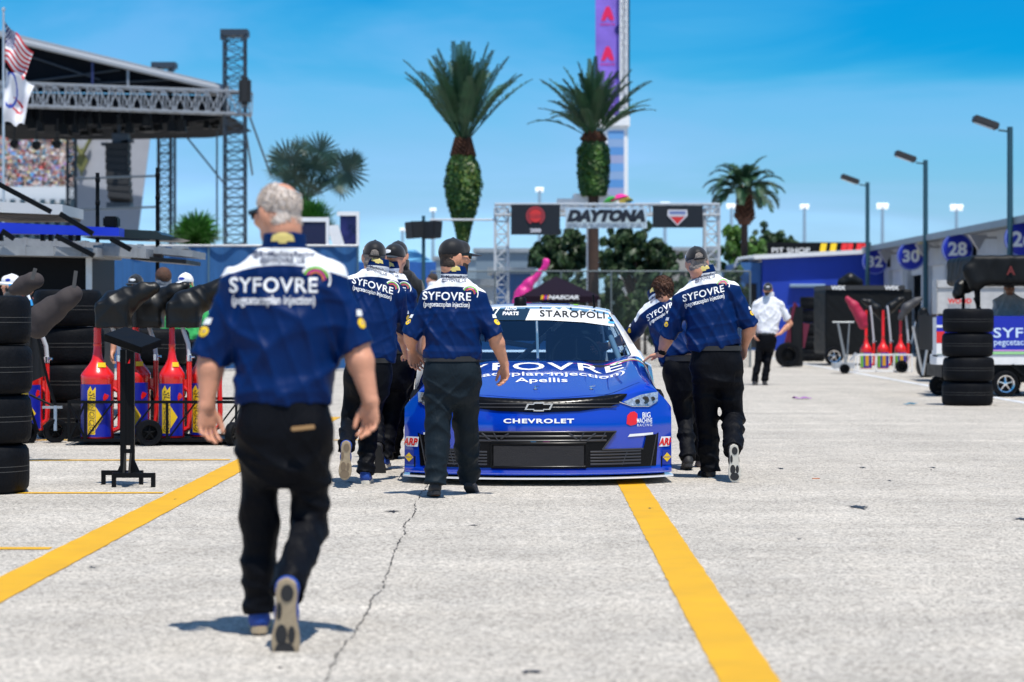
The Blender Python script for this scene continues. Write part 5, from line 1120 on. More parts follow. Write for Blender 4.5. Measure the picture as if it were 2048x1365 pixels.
# litter
def rag(px, py, w_, m, label, cat, seed):
    r2 = np.random.default_rng(seed); c = G(px, py); mb = MB(); ph = r2.uniform(0,6,4)
    mb.grid(lambda a, b: V(((a-.5)*w_+.02*math.sin(7*b+ph[0]), (b-.5)*w_*.8+.03*math.sin(6*a+ph[1]), .012+.03*abs(math.sin(5*a+ph[2])*math.sin(4*b+ph[3])))), 12, 10); o = obj('rag', mb, m, smooth=60); o.location = c; tag(o, label, cat)
rag(1604,799,.25,mat('purple_cloth',(.30,.12,.36),.8),'crumpled purple cloth lying on the open pavement','rag',3); rag(1822,811,.16,mat('blue_cloth',(.06,.2,.3),.8),'small blue scrap of litter near the right tyre stack','litter',4)
o = MB(); o.lathe([(0,.0),(.03,.0),(.032,.004),(0,.006)], 10); o_ = obj('bottle_cap', o, mat('rust_orange',(.5,.15,.04),.6)); o_.location = G(1632,958); tag(o_, 'tiny orange bottle cap on the pavement right of the car', 'bottle cap')
# ---------------------------------------------------------------- buildings, stage, gantry, fences
GW = mat('garage_wall_paint', (.44,.48,.54), .7, var=.1, vs=1.5)
ROOFM = mat('grey_roof_metal', (.30,.33,.36), .45, .2, var=.15, vs=2)
BW = mat('blue_building_paint', (.006,.04,.38), .55, var=.12, vs=.8)
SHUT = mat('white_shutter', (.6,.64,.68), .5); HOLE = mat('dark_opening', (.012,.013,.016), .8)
POLE = mat('teal_grey_pole', (.03,.09,.12), .45, .3)
# garage row: wall plane x = 13.3 facing the lane
g = thing('garage_building', 'long white garage row with open bays and a grey sloping roof', 'garage', (13.85, 26, 0)); YE = 64.0
ysig = {26: 63.0, 28: 72.2, 30: 80.6, 32: 88.6}
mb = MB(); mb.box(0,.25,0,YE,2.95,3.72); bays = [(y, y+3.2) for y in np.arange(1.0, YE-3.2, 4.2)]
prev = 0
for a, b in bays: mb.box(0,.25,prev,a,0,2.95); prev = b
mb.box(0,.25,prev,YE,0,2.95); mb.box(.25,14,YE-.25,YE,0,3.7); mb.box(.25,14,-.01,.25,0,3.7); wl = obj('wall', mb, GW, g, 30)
mb = MB(); mb.add([(-.75,-.6,3.70),(14,-.6,4.5),(14,YE+.3,4.5),(-.75,YE+.3,3.70),(-.75,-.6,3.86),(14,-.6,4.66),(14,YE+.3,4.66),(-.75,YE+.3,3.86)], [(3,2,1,0),(4,5,6,7),(0,1,5,4),(1,2,6,5),(2,3,7,6),(3,0,4,7)])
for y in np.arange(0, YE, .9): mb.add([(-.76,y,3.865),(-.76,y+.05,3.865),(14,y+.05,4.672),(14,y,4.672)], [(3,2,1,0)])
mb.box(-.80,-.752,-.6,YE+.3,3.66,3.84); obj('roof', mb, ROOFM, g, 30)
for i, (a, b) in enumerate(bays):
    d = MB(); dz = [1.6, 2.7, .9, 2.75, 2.0, 1.2][i % 6]; d.box(.16,.20,a,b,dz,2.95)
    for z in np.arange(dz+.1, 2.9, .3): d.box(.150,.16,a,b,z,z+.03)
    obj('bay_door', d, SHUT, g, 30)
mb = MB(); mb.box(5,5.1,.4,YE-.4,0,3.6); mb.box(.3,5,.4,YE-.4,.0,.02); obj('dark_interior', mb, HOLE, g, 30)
for i, (a, b) in enumerate(bays[:-1]):
    d = MB(); d.box(-.10,-.003,b+.35,b+.65,.05,2.9); obj('pilaster', d, mat('pale_pilaster', (.55,.58,.62), .6), g, 30)
for n_, y in ysig.items():
    t = thing('bay_sign', {26:'largest round blue bay sign, reading 26, cut by the right edge',28:'round blue bay sign reading 28 beside the nearest lamp post',30:'round blue bay sign reading 30 beside the cream board',32:'smallest round blue bay sign, reading 32, at the blue building'}[n_], 'sign', (13.3, y, 3.28), group=None)
    mb = MB(); mb.lathe([(0,-.03),(.46,-.03),(.475,-.02),(.475,.02),(.46,.03),(0,.03)], 40, X=T(0,0,0,90)); dk_ = obj('disc', mb, BR, t, 40)
    mb = MB(); vs, fs = text2d(str(n_), .56, .42, .035); mb.add([(a, -.036, b) for a, b in vs], fs); obj('number', mb, TXW, dk_, 60)
    mb = MB(); mb.lathe([(.435,.0),(.455,.0),(.455,.004),(.435,.004),(.435,.0)], 40, X=T(0,-.031,0,90)); obj('rim_line', mb, mat('pale_blue_line',(.3,.4,.7),.5), dk_, 60)
    mb = MB(); mb.box(.46,.56,-.12,.12,-.2,.2); mb.box(.3,.62,-.03,.03,-.03,.03); obj('bracket', mb, BLACK, t, 30)
for k, y in enumerate((59.2, 68.6, 77.6, 85.5)):
    mb = MB(); mb.add([(-.30,-.2,.16),(.20,-.2,.16),(-.02,-.1,-.28),(-.30,.2,.16),(.20,.2,.16),(-.02,.1,-.28)], [(0,2,1),(3,4,5),(0,1,4,3),(0,3,5,2),(1,2,5,4)]); mb.box(.1,.5,-.03,.03,.05,.11)
    o = obj('wall_light', mb, mat('silver_lamp_housing', (.30,.30,.32), .45, .3), smooth=30); o.location = (13.25, y, 3.42); tag(o, '%s triangular silver lamp under the garage eave' % ['nearest','second nearest','third nearest','farthest'][k], 'wall lamp', 'lamps under the garage eave')
mb = MB(); mb.box(-.15,.15,-.2,.2,0,.42); o = obj('notice_board', mb, mat('cream_board', (.55,.5,.3), .6), smooth=30); o.location = (13.4,78.9,3.3); tag(o, 'small cream board beside the round sign 30', 'board')
# blue building closing the row
bb = thing('blue_building', 'flat roofed blue building at the far end of the garage row', 'building', (9.35, 90.2, 0))
mb = MB(); mb.box(0,6.5,.0,.3,0,3.42); mb.box(0,.3,.3,9,0,3.3); mb.add([(0,0,3.42),(6.5,0,3.42),(6.5,0,3.75),(0,0.3,3.42),(6.5,.3,3.42),(6.5,.3,3.75)], [(0,1,2),(3,5,4),(0,2,5,3)]); obj('wall', mb, BW, bb, 30)
mb = MB(); mb.add([(-.35,-.3,3.40),(6.6,-.3,3.74),(6.6,9,3.74),(-.35,9,3.40),(-.35,-.3,3.56),(6.6,-.3,3.90),(6.6,9,3.90),(-.35,9,3.56)], [(3,2,1,0),(4,5,6,7),(0,1,5,4),(1,2,6,5),(2,3,7,6),(3,0,4,7)]); obj('roof', mb, WHITE, bb, 30)
mb = MB(); mb.box(1.0,2.3,-.05,-.004,2.35,2.48); mb.box(1.0,2.3,-.25,-.05,2.42,2.48); obj('canopy_strip', mb, mat('pale_blue_trim', (.35,.5,.7), .5), bb, 30)
mb = MB(); mb.box(1.1,2.2,-.02,-.003,.05,2.3); obj('door', mb, mat('blue_door', (.006,.035,.33), .5), bb, 30)
mb = MB(); mb.box(-.85,-.03,.3,.35,0,3.3); mb.box(-.85,-.80,.3,8,0,3.3); obj('side_wall', mb, mat('lighter_blue_wall', (.03,.12,.33), .6), bb, 30); mb = MB(); mb.box(-.62,-.2,.27,.297,.1,2.5); obj('side_door', mb, HOLE, bb, 30)
mb = MB(); mb.path([(-1.0,.2,0),(-1.0,.2,3.2),(-.9,.1,3.42),(-.3,0,3.5)], .06, 8); obj('drain_pipe', mb, mat('pale_pipe', (.5,.55,.6), .5), bb, 50)
# pit shop sign board behind
ps = thing('shop_sign', 'long black PIT SHOP fascia with yellow and red slashes', 'shop sign', P(1492,510,98)); s_ = 98/F
mb = MB(); mb.box(0,250*s_,0,.15,-.1,25*s_); pb_ = obj('board', mb, BLACK, ps, 30); mb = MB(); mb.box(2,2.2,.2,.4,-ps.location.z,0); mb.box(4.6,4.8,.2,.4,-ps.location.z,0); obj('support_post', mb, DARK, ps, 30)
mb = MB(); vs, fs = text2d('PIT SHOP', 76*s_, 10*s_, .0); mb.add([(a+90*s_, -.01, b+9*s_) for a, b in vs], fs); obj('lettering', mb, TXW, pb_, 60)
mb = MB()
for k, (x, mi) in enumerate(((150,0),(170,0),(192,1),(204,1),(222,1),(234,1))):
    w_ = 12 if k < 2 else 11; mb.add([((x-4)*s_,-.01,0),((x+w_-4)*s_,-.01,0),((x+w_)*s_,-.01,23*s_),(x*s_,-.01,23*s_)], [(0,1,2,3)], mi)
obj('slash_stripes', mb, [YEL, RED], pb_, 60)
mb = MB(); 
for k, (x, z, m_) in enumerate(((18,6,0),(24,9,1),(31,6,2),(25,4,3))): vs, fs = arc2d(0, 5*s_, 0, 360, 12); mb.add([(a*1.2+x*s_, -.012-.002*k, b*.8+z*s_) for a, b in vs], fs, m_)
obj('badge', mb, [GREENP, RED, mat('teal_print',(.0,.3,.4),.5), YEL], pb_, 60)
# lane lights
for k, (px, y, tz) in enumerate(((2020,63.0,6.2),(1851,76.3,6.2),(1735,88.0,6.15))):
    x = (px-CX)/F*y; t = thing('lane_light', '%s teal grey lamp post before the garage row' % ['nearest','middle','farthest'][k], 'lamp post', (x, y, 0), group='lamp posts along the garages')
    mb = MB(); mb.tube((0,0,0),(0,0,tz),.085,.075,10); mb.lathe([(.16,0),(.16,.04),(.1,.05)], 12); po = obj('pole', mb, POLE, t, 50); mb = MB(); mb.tube((0,0,tz-.12),(-.30,0,tz-.08),.03,.03,8); obj('arm', mb, POLE, po, 50)
    mb = MB(); X_ = T(-.62,0,tz+.10,0,20,0); mb.box(-.36,.32,-.2,.2,-.085,.10,X=X_); h_ = obj('lamp_head', mb, mat('bronze_lamp_housing', (.035,.03,.028), .45), t, 30, bevel=.03)
    mb = MB(); mb.box(-.30,.2,-.15,.15,-.093,-.084,X=X_); obj('lens', mb, mat('lamp_glass', (.4,.42,.45), .2), h_, 30)
# ---- trusses
def truss(mb, a, b, w_, h_, n, r=.035, up=Z):
    a = V(a); b = V(b); d = (b-a).normalized(); u = on(up, d); s = d.cross(u)
    cs = [s*(w_/2*i)+u*(h_/2*j) for i, j in ((-1,-1),(1,-1),(1,1),(-1,1))]
    for c in cs: mb.path([a+c, b+c], r, 5)
    for k in range(n+1):
        p = a.lerp(b, k/n)
        for i in range(4):
            if k < n:
                q = a.lerp(b, (k+1)/n); j = (i+1) % 4
                mb.path([p+cs[i], q+cs[j]] if k % 2 else [p+cs[j], q+cs[i]], r*.6, 4, cap=False)
            mb.path([p+cs[i], p+cs[(i+1) % 4]], r*.6, 4, cap=False)
TRS = mat('truss_aluminium', (.33,.35,.38), .5, .4, var=.15); TRD = mat('dark_truss_steel', (.045,.06,.08), .5, .4)
D = 105; s_ = D/F
stg = thing('concert_stage', 'big outdoor concert stage with sloping black roof and aluminium trusses', 'stage', (P(250,635,D).x, D, 0))
W_ = dict(world=True)
mb = MB(); truss(mb, P(-60,186,D-1), P(502,208,D-1), .9, .95, 26, .055); obj('front_truss', mb, TRS, stg, 50, **W_)
mb = MB(); truss(mb, P(150,245,D+12), P(365,258,D+12), .7, .6, 16, .04); obj('rear_truss', mb, TRS, stg, 50, **W_)
def pris(name, pts, y0, th, m, par=stg):
    mb = MB(); mb.prism([(P(a,b,y0).x, P(a,b,y0).z) for a, b in pts], y0, y0+th); return obj(name, mb, m, par, 30, **W_)
ROOFK = mat('black_roof_fabric', (.006,.008,.012), .8, var=.3, vs=.5, spec=.1)
pris('roof_gable', [(-60,60),(40,86),(455,184),(455,190),(-60,182)], D+.6, .12, ROOFK)
pris('truss_scrim', [(-60,184),(448,192),(462,224),(-60,214)], D+.9, .1, ROOFK)
pris('ceiling_rig', [(-60,212),(460,232),(370,246),(150,250),(-60,250)], D+2, 9, ROOFK)
mb = MB(); a, b = P(-60,58,D), P(458,184,D); c, d = P(-60,100,D+20), P(440,196,D+20); mb.add([a,b,d,c,a+V((0,0,.25)),b+V((0,0,.25)),d+V((0,0,.2)),c+V((0,0,.2))], [(0,1,2,3),(7,6,5,4),(0,4,5,1),(1,5,6,2),(2,6,7,3),(3,7,4,0)]); mb.tube(P(40,84,D-.1), P(456,182,D-.1), .12, .12, 6); obj('roof_sheet', mb, mat('grey_roof_fabric', (.33,.35,.38), .6), stg, 30, **W_)
for x, t, b_ in ((46,92,172),(185,122,176),(256,140,180)): mb = MB(); mb.tube(P(x,t,D), P(x,b_,D), .06, .06, 6); obj('gable_post', mb, TRS if x != 185 else mat('navy_post',(.02,.03,.12),.5), stg, 50, **W_)
mb = MB()
for a_, b_ in (((50,165),(240,140)),((50,110),(200,160)),((100,172),(340,160))): mb.tube(P(a_[0],a_[1],D+.5), P(b_[0],b_[1],D+.5), .05)
obj('gable_brace', mb, TRD, stg, 50, **W_)
def tower(px, D_, w_, ytop, capw, name='stage_tower', m=TRD):
    s2 = D_/F; mb = MB(); truss(mb, P(px,635,D_)-V((0,0,H)), P(px,ytop,D_), w_*s2, w_*s2, 34, .045, V((0,1,0))); t = obj(name, mb, m, stg, 50, **W_)
    if capw:
        mb = MB(); z = P(px,ytop,D_).z; x = P(px,ytop,D_).x; mb.box(x-capw*s2/2, x+capw*s2/2, D_-.5, D_+.5, z-.25, z+.02); mb.box(x-capw*s2/2, x-capw*s2/2+.1, D_-.5, D_-.4, z-.45, z-.2); mb.box(x+capw*s2/2-.1, x+capw*s2/2, D_-.5, D_-.4, z-.45, z-.2); obj('tower_cap', mb, m, t, 30, **W_)
        mb = MB()
        for q_ in (-1,1): mb.tube((x+q_*(capw*s2/2-.12), D_-.45, z-.2), (x+q_*(capw*s2/2-.12), D_-.45, P(px,180,D_).z), .025)
        obj('chain', mb, m, t, 50, **W_)
tower(470, D-.2, 40, 62, 54); tower(329, 122, 24, 127, 48); tower(143, 118, 16, 262, 0); tower(345, 123, 10, 250, 0)
f = MB(); x = P(496,185,D-1).x; z = P(496,185,D-1).z; f.box(x-.28,x+.22,D-2.2,D-1.6,z-.62,z+.55); o = obj('stage_speaker', f, mat('speaker_black',(.008,.009,.011),.6), smooth=30, bevel=.12); tag(o, 'black speaker hanging right of the tall stage tower', 'speaker')
la = thing('line_array', 'curved black line array of speakers hung under the stage roof', 'line array speaker', P(238,340,D+2)); s2 = (D+2)/F
for k in range(8):
    mb = MB(); mb.box(-24*s2,22*s2,-.5,.4,-7.5*s2,7*s2,X=T((k*k*.14)*s2,-.05*k,(46-14.6*k)*s2,-k*1.5,k*.8,0)); obj('speaker_cabinet', mb, mat('speaker_black',(.008,.009,.011),.6), la, 30, bevel=.04)
mb = MB(); mb.box(-22*s2,26*s2,-.45,.4,-78*s2,-66*s2); mb.box(-34*s2,-20*s2,-.3,.3,48*s2,54*s2); mb.box(-12*s2,20*s2,-.3,.3,52*s2,72*s2); mb.box(14*s2,36*s2,-.3,.3,50*s2,56*s2,X=T(0,0,0,0,-8,0)); mb.tube((0,0,70*s2),(0,0,110*s2),.08); obj('rigging_frame', mb, TRD, la, 30)
bd = pris('backdrop', [(148,270),(302,262),(276,468),(148,468)], 127, .1, mat('white_scrim', (.40,.42,.48), .8, var=.1, vs=.3))
mb = MB(); vs = [P(163,322,126.8)+V(p) for p in ((0,0,.7),(.35,0,0),(0,0,-.75),(-.35,0,0))]; mb.add(vs, [(0,3,2,1)]); mb.tube(P(163,338,126.8), P(163,352,126.8), .06); mb.tube(P(150,288,126.7),P(163,312,126.7),.1); mb.tube(P(163,312,126.7),P(182,276,126.7),.1); obj('diamond_emblem', mb, mat('olive_print',(.16,.17,.06),.6), bd, 50, **W_)
lc = [((28,288),(.1,.25,.9)),((72,291),(.2,.3,1.0)),((113,288),(.9,.03,.25))]
for k, ((x, y), c) in enumerate(lc):
    t = thing('stage_lamp', '%s round stage spotlight above the grandstand crowd' % ['left blue','middle blue','right pink'][k], 'spotlight', P(x,y,D-2)); mb = MB(); mb.lathe([(0,.25),(.15,.22),(.21,-.05),(.19,-.05),(.17,.0),(0,.02)], 16, X=T(0,0,0,90)); obj('housing', mb, BLACK, t, 50)
    mb = MB(); mb.lathe([(0,-.02),(.17,-.01),(.17,0),(0,.0)], 16, X=T(0,-.03,0,90)); obj('lit_lens', mb, mat('lamp_glow_%s' % ['blue','azure','pink'][k], c, .4, emit=1.1), t, 50); mb = MB(); mb.tube((0,0,.15),(0,.3,1.1),.03); obj('yoke_bar', mb, BLACK, t, 50)
r3 = random.Random(5)
for k in range(60):
    x = r3.uniform(60,440); y = 236+r3.uniform(0,26)*(1-abs(x-200)/400); p = P(x,y,D+r3.uniform(0,8)); sz = r3.uniform(.10,.22); mb = MB(); mb.prism([(p.x-sz,p.z-sz*1.6),(p.x+sz,p.z-sz*1.6),(p.x+sz*.7,p.z+sz),(p.x+.03,p.z+sz),(p.x+.03,p.z+.9),(p.x-.03,p.z+.9),(p.x-.03,p.z+sz),(p.x-sz*.7,p.z+sz)], p.y-sz, p.y+sz)
    obj('hanging_lamp', mb, BLACK, stg, 30, **W_)
wires = [((500,235,D),(542,352,D+4)),((488,240,D),(505,350,D+5)),((368,268,D+12),(452,372,D+12)),((434,250,D+8),(434,480,D+8))]
for a, b in wires+[((150,358,90),(320,352,90)),((150,420,90),(320,414,90))]: mb = MB(); mb.tube(P(*a), P(*b), .045, .045, 5); obj('guy_wire', mb, mat('dark_cable', (.06,.08,.1), .5), stg, 50, **W_)
# grandstand and crowd
gs = thing('grandstand', 'distant white grandstand behind the stage full of spectators', 'grandstand', (P(40,635,230).x, 230, 0))
mb = MB(); rows_ = 18; n0 = 230; zb = P(0,392,230).z; zt_ = P(0,262,250).z
for k in range(rows_): y = n0+k*1.1; z = zb+(zt_-zb)*k/rows_; mb.box(P(-40,0,y).x, P(172-0*k,0,y).x, y, y+1.1, z-.6, z)
obj('seating_tier', mb, mat('pale_concrete', (.42,.46,.5), .8), gs, 30, **W_)
mb = MB(); mb.box(P(-40,0,229).x, P(150,0,229).x, 228.6, 229.6, P(0,408,229).z, P(0,374,229).z); obj('front_wall', mb, mat('pale_wall', (.6,.63,.66), .7), gs, 30, **W_)
mb = MB(); mb.box(P(-40,0,231).x, P(150,0,231).x, 229.7, 232, 0, P(0,408,229).z); 
for k in range(9): x = P(-20+k*20,0,228).x; mb.box(x,x+.4,228,228.5,0,P(0,400,229).z)
obj('concourse', mb, mat('dark_teal_concourse', (.03,.07,.1), .7), gs, 30, **W_)
mb = MB(); r3 = random.Random(2)
for k in range(rows_):
    y = n0+k*1.1; z = zb+(zt_-zb)*k/rows_
    for j in range(74):
        if r3.random() < .2: continue
        x = P(-38+j*2.8+r3.uniform(-.8,.8),0,y).x; c = r3.randrange(8); zz = z+r3.uniform(0,.15); w_ = r3.uniform(.24,.34)
        mb.add([(x-w_,y+.3,zz),(x+w_,y+.3,zz),(x+w_*.9,y+.3,zz+.62),(x-w_*.9,y+.3,zz+.62),(x-w_,y+.6,zz),(x+w_,y+.6,zz),(x+w_*.9,y+.55,zz+.62),(x-w_*.9,y+.55,zz+.62)], [(0,1,2,3),(1,5,6,2),(0,3,7,4),(3,2,6,7)], c)
        mb.box(x-.12,x+.12,y+.35,y+.55,zz+.64,zz+.92,8 if r3.random() < .6 else r3.randrange(8))
cols = [(.9,.9,.9),(.85,.15,.12),(.2,.45,.9),(.9,.75,.3),(.15,.6,.85),(.85,.8,.75),(.75,.4,.75),(.8,.8,.75),(.7,.5,.42)]
cw_ = obj('crowd', mb, [mat('crowd_colour_%s' % 'abcdefghi'[i], c, .8) for i, c in enumerate(cols)], smooth=None); tag(cw_, 'packed colourful crowd of spectators on the distant grandstand', 'crowd', None, 'stuff')
# left war wagons, awnings, posts
AW = mat('grey_awning_metal', (.30,.31,.32), .5, .3, var=.15)
D = 30.0; q = lambda px, py, dy=0: P(px,py,D+dy)
wg = thing('pit_box', 'tall black pit box with folding grey awnings behind the tyre stacks', 'pit box', (P(60,635,D).x, D, 0))
mb = MB(); a = P(-60,0,D).x; b = P(176,0,D).x; mb.box(a,b,D,D+2,.25,P(0,508,D).z); obj('box_body', mb, mat('black_box_skin', (.003,.003,.004), .4, spec=.12), wg, 30, world=True)
mb = MB(); mb.box(b-.02,b+.05,D-.04,D+.02,.2,P(0,515,D).z); obj('corner_post', mb, ALU, wg, 30, world=True)
def slab(par, name, x0, y0, x1, y1, th, dep, m, dy=-.8, ribs=0):
    mb = MB(); A_ = q(x0,y0,dy); B_ = q(x1,y1,dy); t = V((0,0,th)); e = V((0,dep,.0)); mb.add([A_,B_,B_+e,A_+e,A_+t,B_+t,B_+t+e,A_+t+e], [(3,2,1,0),(4,5,6,7),(0,1,5,4),(1,2,6,5),(2,3,7,6),(3,0,4,7)])
    for k in range(ribs):
        c = A_.lerp(B_, (k+.3)/ribs)+V((0,-.012,0)); mb.box(c.x, c.x+.05, c.y, c.y+dep*.2, c.z, c.z+th+.012)
    return obj(name, mb, m, par, 30, world=True)
slab(wg, 'awning', -30, 510, 195, 514, .11, 1.8, AW, -.8, 4); slab(wg, 'awning', -30, 492, 262, 508, .12, 1.6, AW, .4, 5); slab(wg, 'awning', 186, 510, 292, 517, .12, 1.5, AW, -.4, 3); slab(wg, 'awning', 262, 503, 385, 515, .085, 1.3, AW, .2, 3)
slab(wg, 'awning_fabric', 262, 519, 372, 528, .05, 1.4, LEA, -.1)
mb = MB(); mb.box(q(338,0,.2).x, q(372,0,.2).x, D+.2, D+.7, q(0,503,.2).z, q(0,492,.2).z); obj('awning_motor', mb, AW, wg, 30, bevel=.03, world=True)
for a_, b_ in (((112,472),(188,512)),((222,478),(262,500)),((4,462),(28,478)),((-4,368),(102,424)),((120,428),(186,468))): mb = MB(); mb.bar(q(*a_,-.9), q(*b_,-.9), .06); obj('support_arm', mb, BLACK, wg, 30, world=True)
bm_ = thing('blue_beam', 'long bright blue beam above the grey awnings at left', 'beam', (P(110,635,D).x, D-.6, P(0,470,D).z))
mb = MB(); A_ = q(-30,444,-.6); B_ = q(238,456,-.6); t1 = V((0,0,-.135)); t2 = V((0,0,-.10)); e = V((0,.4,0)); mb.add([A_+t1,B_+t2,B_+t2+e,A_+t1+e,A_,B_,B_+e,A_+e], [(3,2,1,0),(4,5,6,7),(0,1,5,4),(1,2,6,5),(2,3,7,6),(3,0,4,7)]); obj('beam_box', mb, mat('royal_blue_paint', (.005,.03,.55), .4), bm_, 30, world=True)
mb = MB()
for x in (0,84,100,118,140,155): p = q(x,474,-.5); mb.box(p.x-.02,p.x+.025,p.y,p.y+.1,p.z-.05,p.z+.05)
obj('clamp_block', mb, BLACK, bm_, 30, world=True)
rf = thing('white_slab_roof', 'white folded awning panel above the blue beam at left', 'awning', (P(40,635,D).x, D+1, P(0,430,D).z)); slab(rf, 'panel', -30, 424, 125, 430, .13, 1.5, mat('pale_awning_paint', (.55,.56,.56), .5), .6, 2); slab(rf, 'underside', -30, 437, 122, 436, .05, 1.4, mat('brown_underside_fabric', (.12,.09,.07), .7), .7)  # dark brown layer fixed below the pale panel
dk = thing('dark_awning', 'black awning roof with sloping end right of the blue beam', 'awning', (P(300,635,D).x, D+1, P(0,470,D).z)); mb = MB(); mb.prism([(P(a,b,D+.6).x, P(a,b,D+.6).z) for a, b in ((248,459),(312,462),(324,470),(356,476),(340,480),(160,474),(248,470))], D+.6, D+1.8); obj('roof_panel', mb, mat('black_green_metal', (.012,.02,.02), .35), dk, 30, world=True)
for px, yt, yb, lab in ((195,346,462,'shorter black post rising above the blue beam'),(315,336,470,'taller black post rising above the dark awning')):
    mb = MB(); mb.tube(P(px,635,D+1.2)-V((0,0,H)), P(px,yt,D+1.2), .026, .026, 8)
    for y in (yt+14, yt+60): mb.tube(P(px-4,y,D+1.15), P(px+5,y,D+1.15), .03, .03, 6)
    tag(obj('black_post', mb, BLACK, smooth=50), lab, 'post')
mb = MB(); p = q(220,444,.2); mb.box(p.x-.09,p.x+.09,p.y,p.y+.25,p.z-.07,p.z+.07); tag(obj('speaker_box', mb, BLACK, smooth=30, bevel=.02), 'small black speaker box standing on the blue beam', 'speaker box')  # black speaker box on the beam, no light source
# fences
def fence_post(par, x, y, h_, m=STEEL, r=.035): mb = MB(); mb.tube((x,y,0),(x,y,h_),r,r,8); obj('post', mb, m, par, 50, world=True)
MESHB = mat('blue_windscreen_mesh', (.012,.085,.24), .7, var=.18, vs=2, bump=.5, bs=8, stretch=(6,1,.4))
D = 56; fb = thing('blue_mesh_fence', 'tall fence covered in blue mesh behind the crew on the left', 'fence', (P(430,635,D).x, D, 0))
mb = MB(); xa, xb = P(-80,0,D).x, P(716,0,D).x; zt = P(0,492,D).z; mb.grid(lambda a, b: V((xa+(xb-xa)*a, D+.05*math.sin(a*60), .05+(zt-.05)*b)), 120, 2); obj('mesh_panel', mb, MESHB, fb, 60, world=True)
mb = MB(); mb.tube((xa,D-.05,zt),(xb,D-.05,zt),.03); obj('top_rail', mb, STEEL, fb, 50, world=True)
for k in range(9): fence_post(fb, xa+(xb-xa)*k/8, D-.03, zt, mat('blue_grey_post',(.06,.13,.2),.5), .025)
D = 64; hb_ = thing('blue_hoarding', 'plain blue hoarding between the left crew and the bearded man', 'hoarding', (P(790,635,D).x, D, 0))
mb = MB(); mb.box(P(690,0,D).x, P(872,0,D).x, D, D+.1, 0, P(0,524,D).z); obj('panel', mb, mat('blue_hoarding_paint', (.015,.10,.36), .6, var=.15), hb_, 30, world=True)
lt_ = thing('pale_blue_tent', 'pale blue tent roof showing above the blue hoarding', 'tent', (P(790,635,70).x, 70, 0)); mb = MB(); P7 = lambda a,b,y=70: P(a,b,y); mb.add([P7(715,525),P7(868,525),P7(868,525,76),P7(715,525,76),P7(760,500,73),P7(830,500,73)], [(0,1,5,4),(1,2,5),(2,3,4,5),(3,0,4)]); obj('roof', mb, mat('sky_blue_canvas', (.12,.38,.62), .7), lt_, 30, world=True); mb = MB()
for x in (718,865): mb.tube(P7(x,525),P7(x,635)-V((0,0,H)),.04)
obj('leg', mb, WHITE, lt_, 30, world=True)
D = 60; cf = thing('chain_link_fence', 'grey chain link fence crossing behind the car roof', 'fence', (P(1180,635,D).x, D, 0)); xa, xb = P(862,0,D).x, P(1500,0,D).x; zt = P(0,543,D).z
mb = MB(); n = int((xb-xa)/.085)
for k in range(-int(zt/.085), n):
    x = xa+k*.085
    for sg in (1, -1):
        x0, z0, x1, z1 = (x, 0, x+zt, zt) if sg > 0 else (x, zt, x+zt, 0)
        if x0 < xa: t = (xa-x0)/(x1-x0); z0 += (z1-z0)*t; x0 = xa
        if x1 > xb: t = (xb-x0)/(x1-x0); z1 = z0+(z1-z0)*t; x1 = xb
        if x1 > x0: mb.path([(x0,D+.01*sg,z0),(x1,D+.01*sg,z1)], .0042, 3, cap=False)
obj('wire_mesh', mb, mat('wire_grey', (.06,.08,.08), .6, .3), cf, 60, world=True)
mb = MB(); mb.tube((xa,D,zt),(xb,D,zt),.02); obj('rail', mb, mat('dull_fence_steel',(.13,.16,.17),.6,.3), cf, 50, world=True)
for px in (862,990,1122,1222,1322,1424,1500): fence_post(cf, P(px,0,D).x, D-.04, zt, MC['dull_fence_steel'], .026)
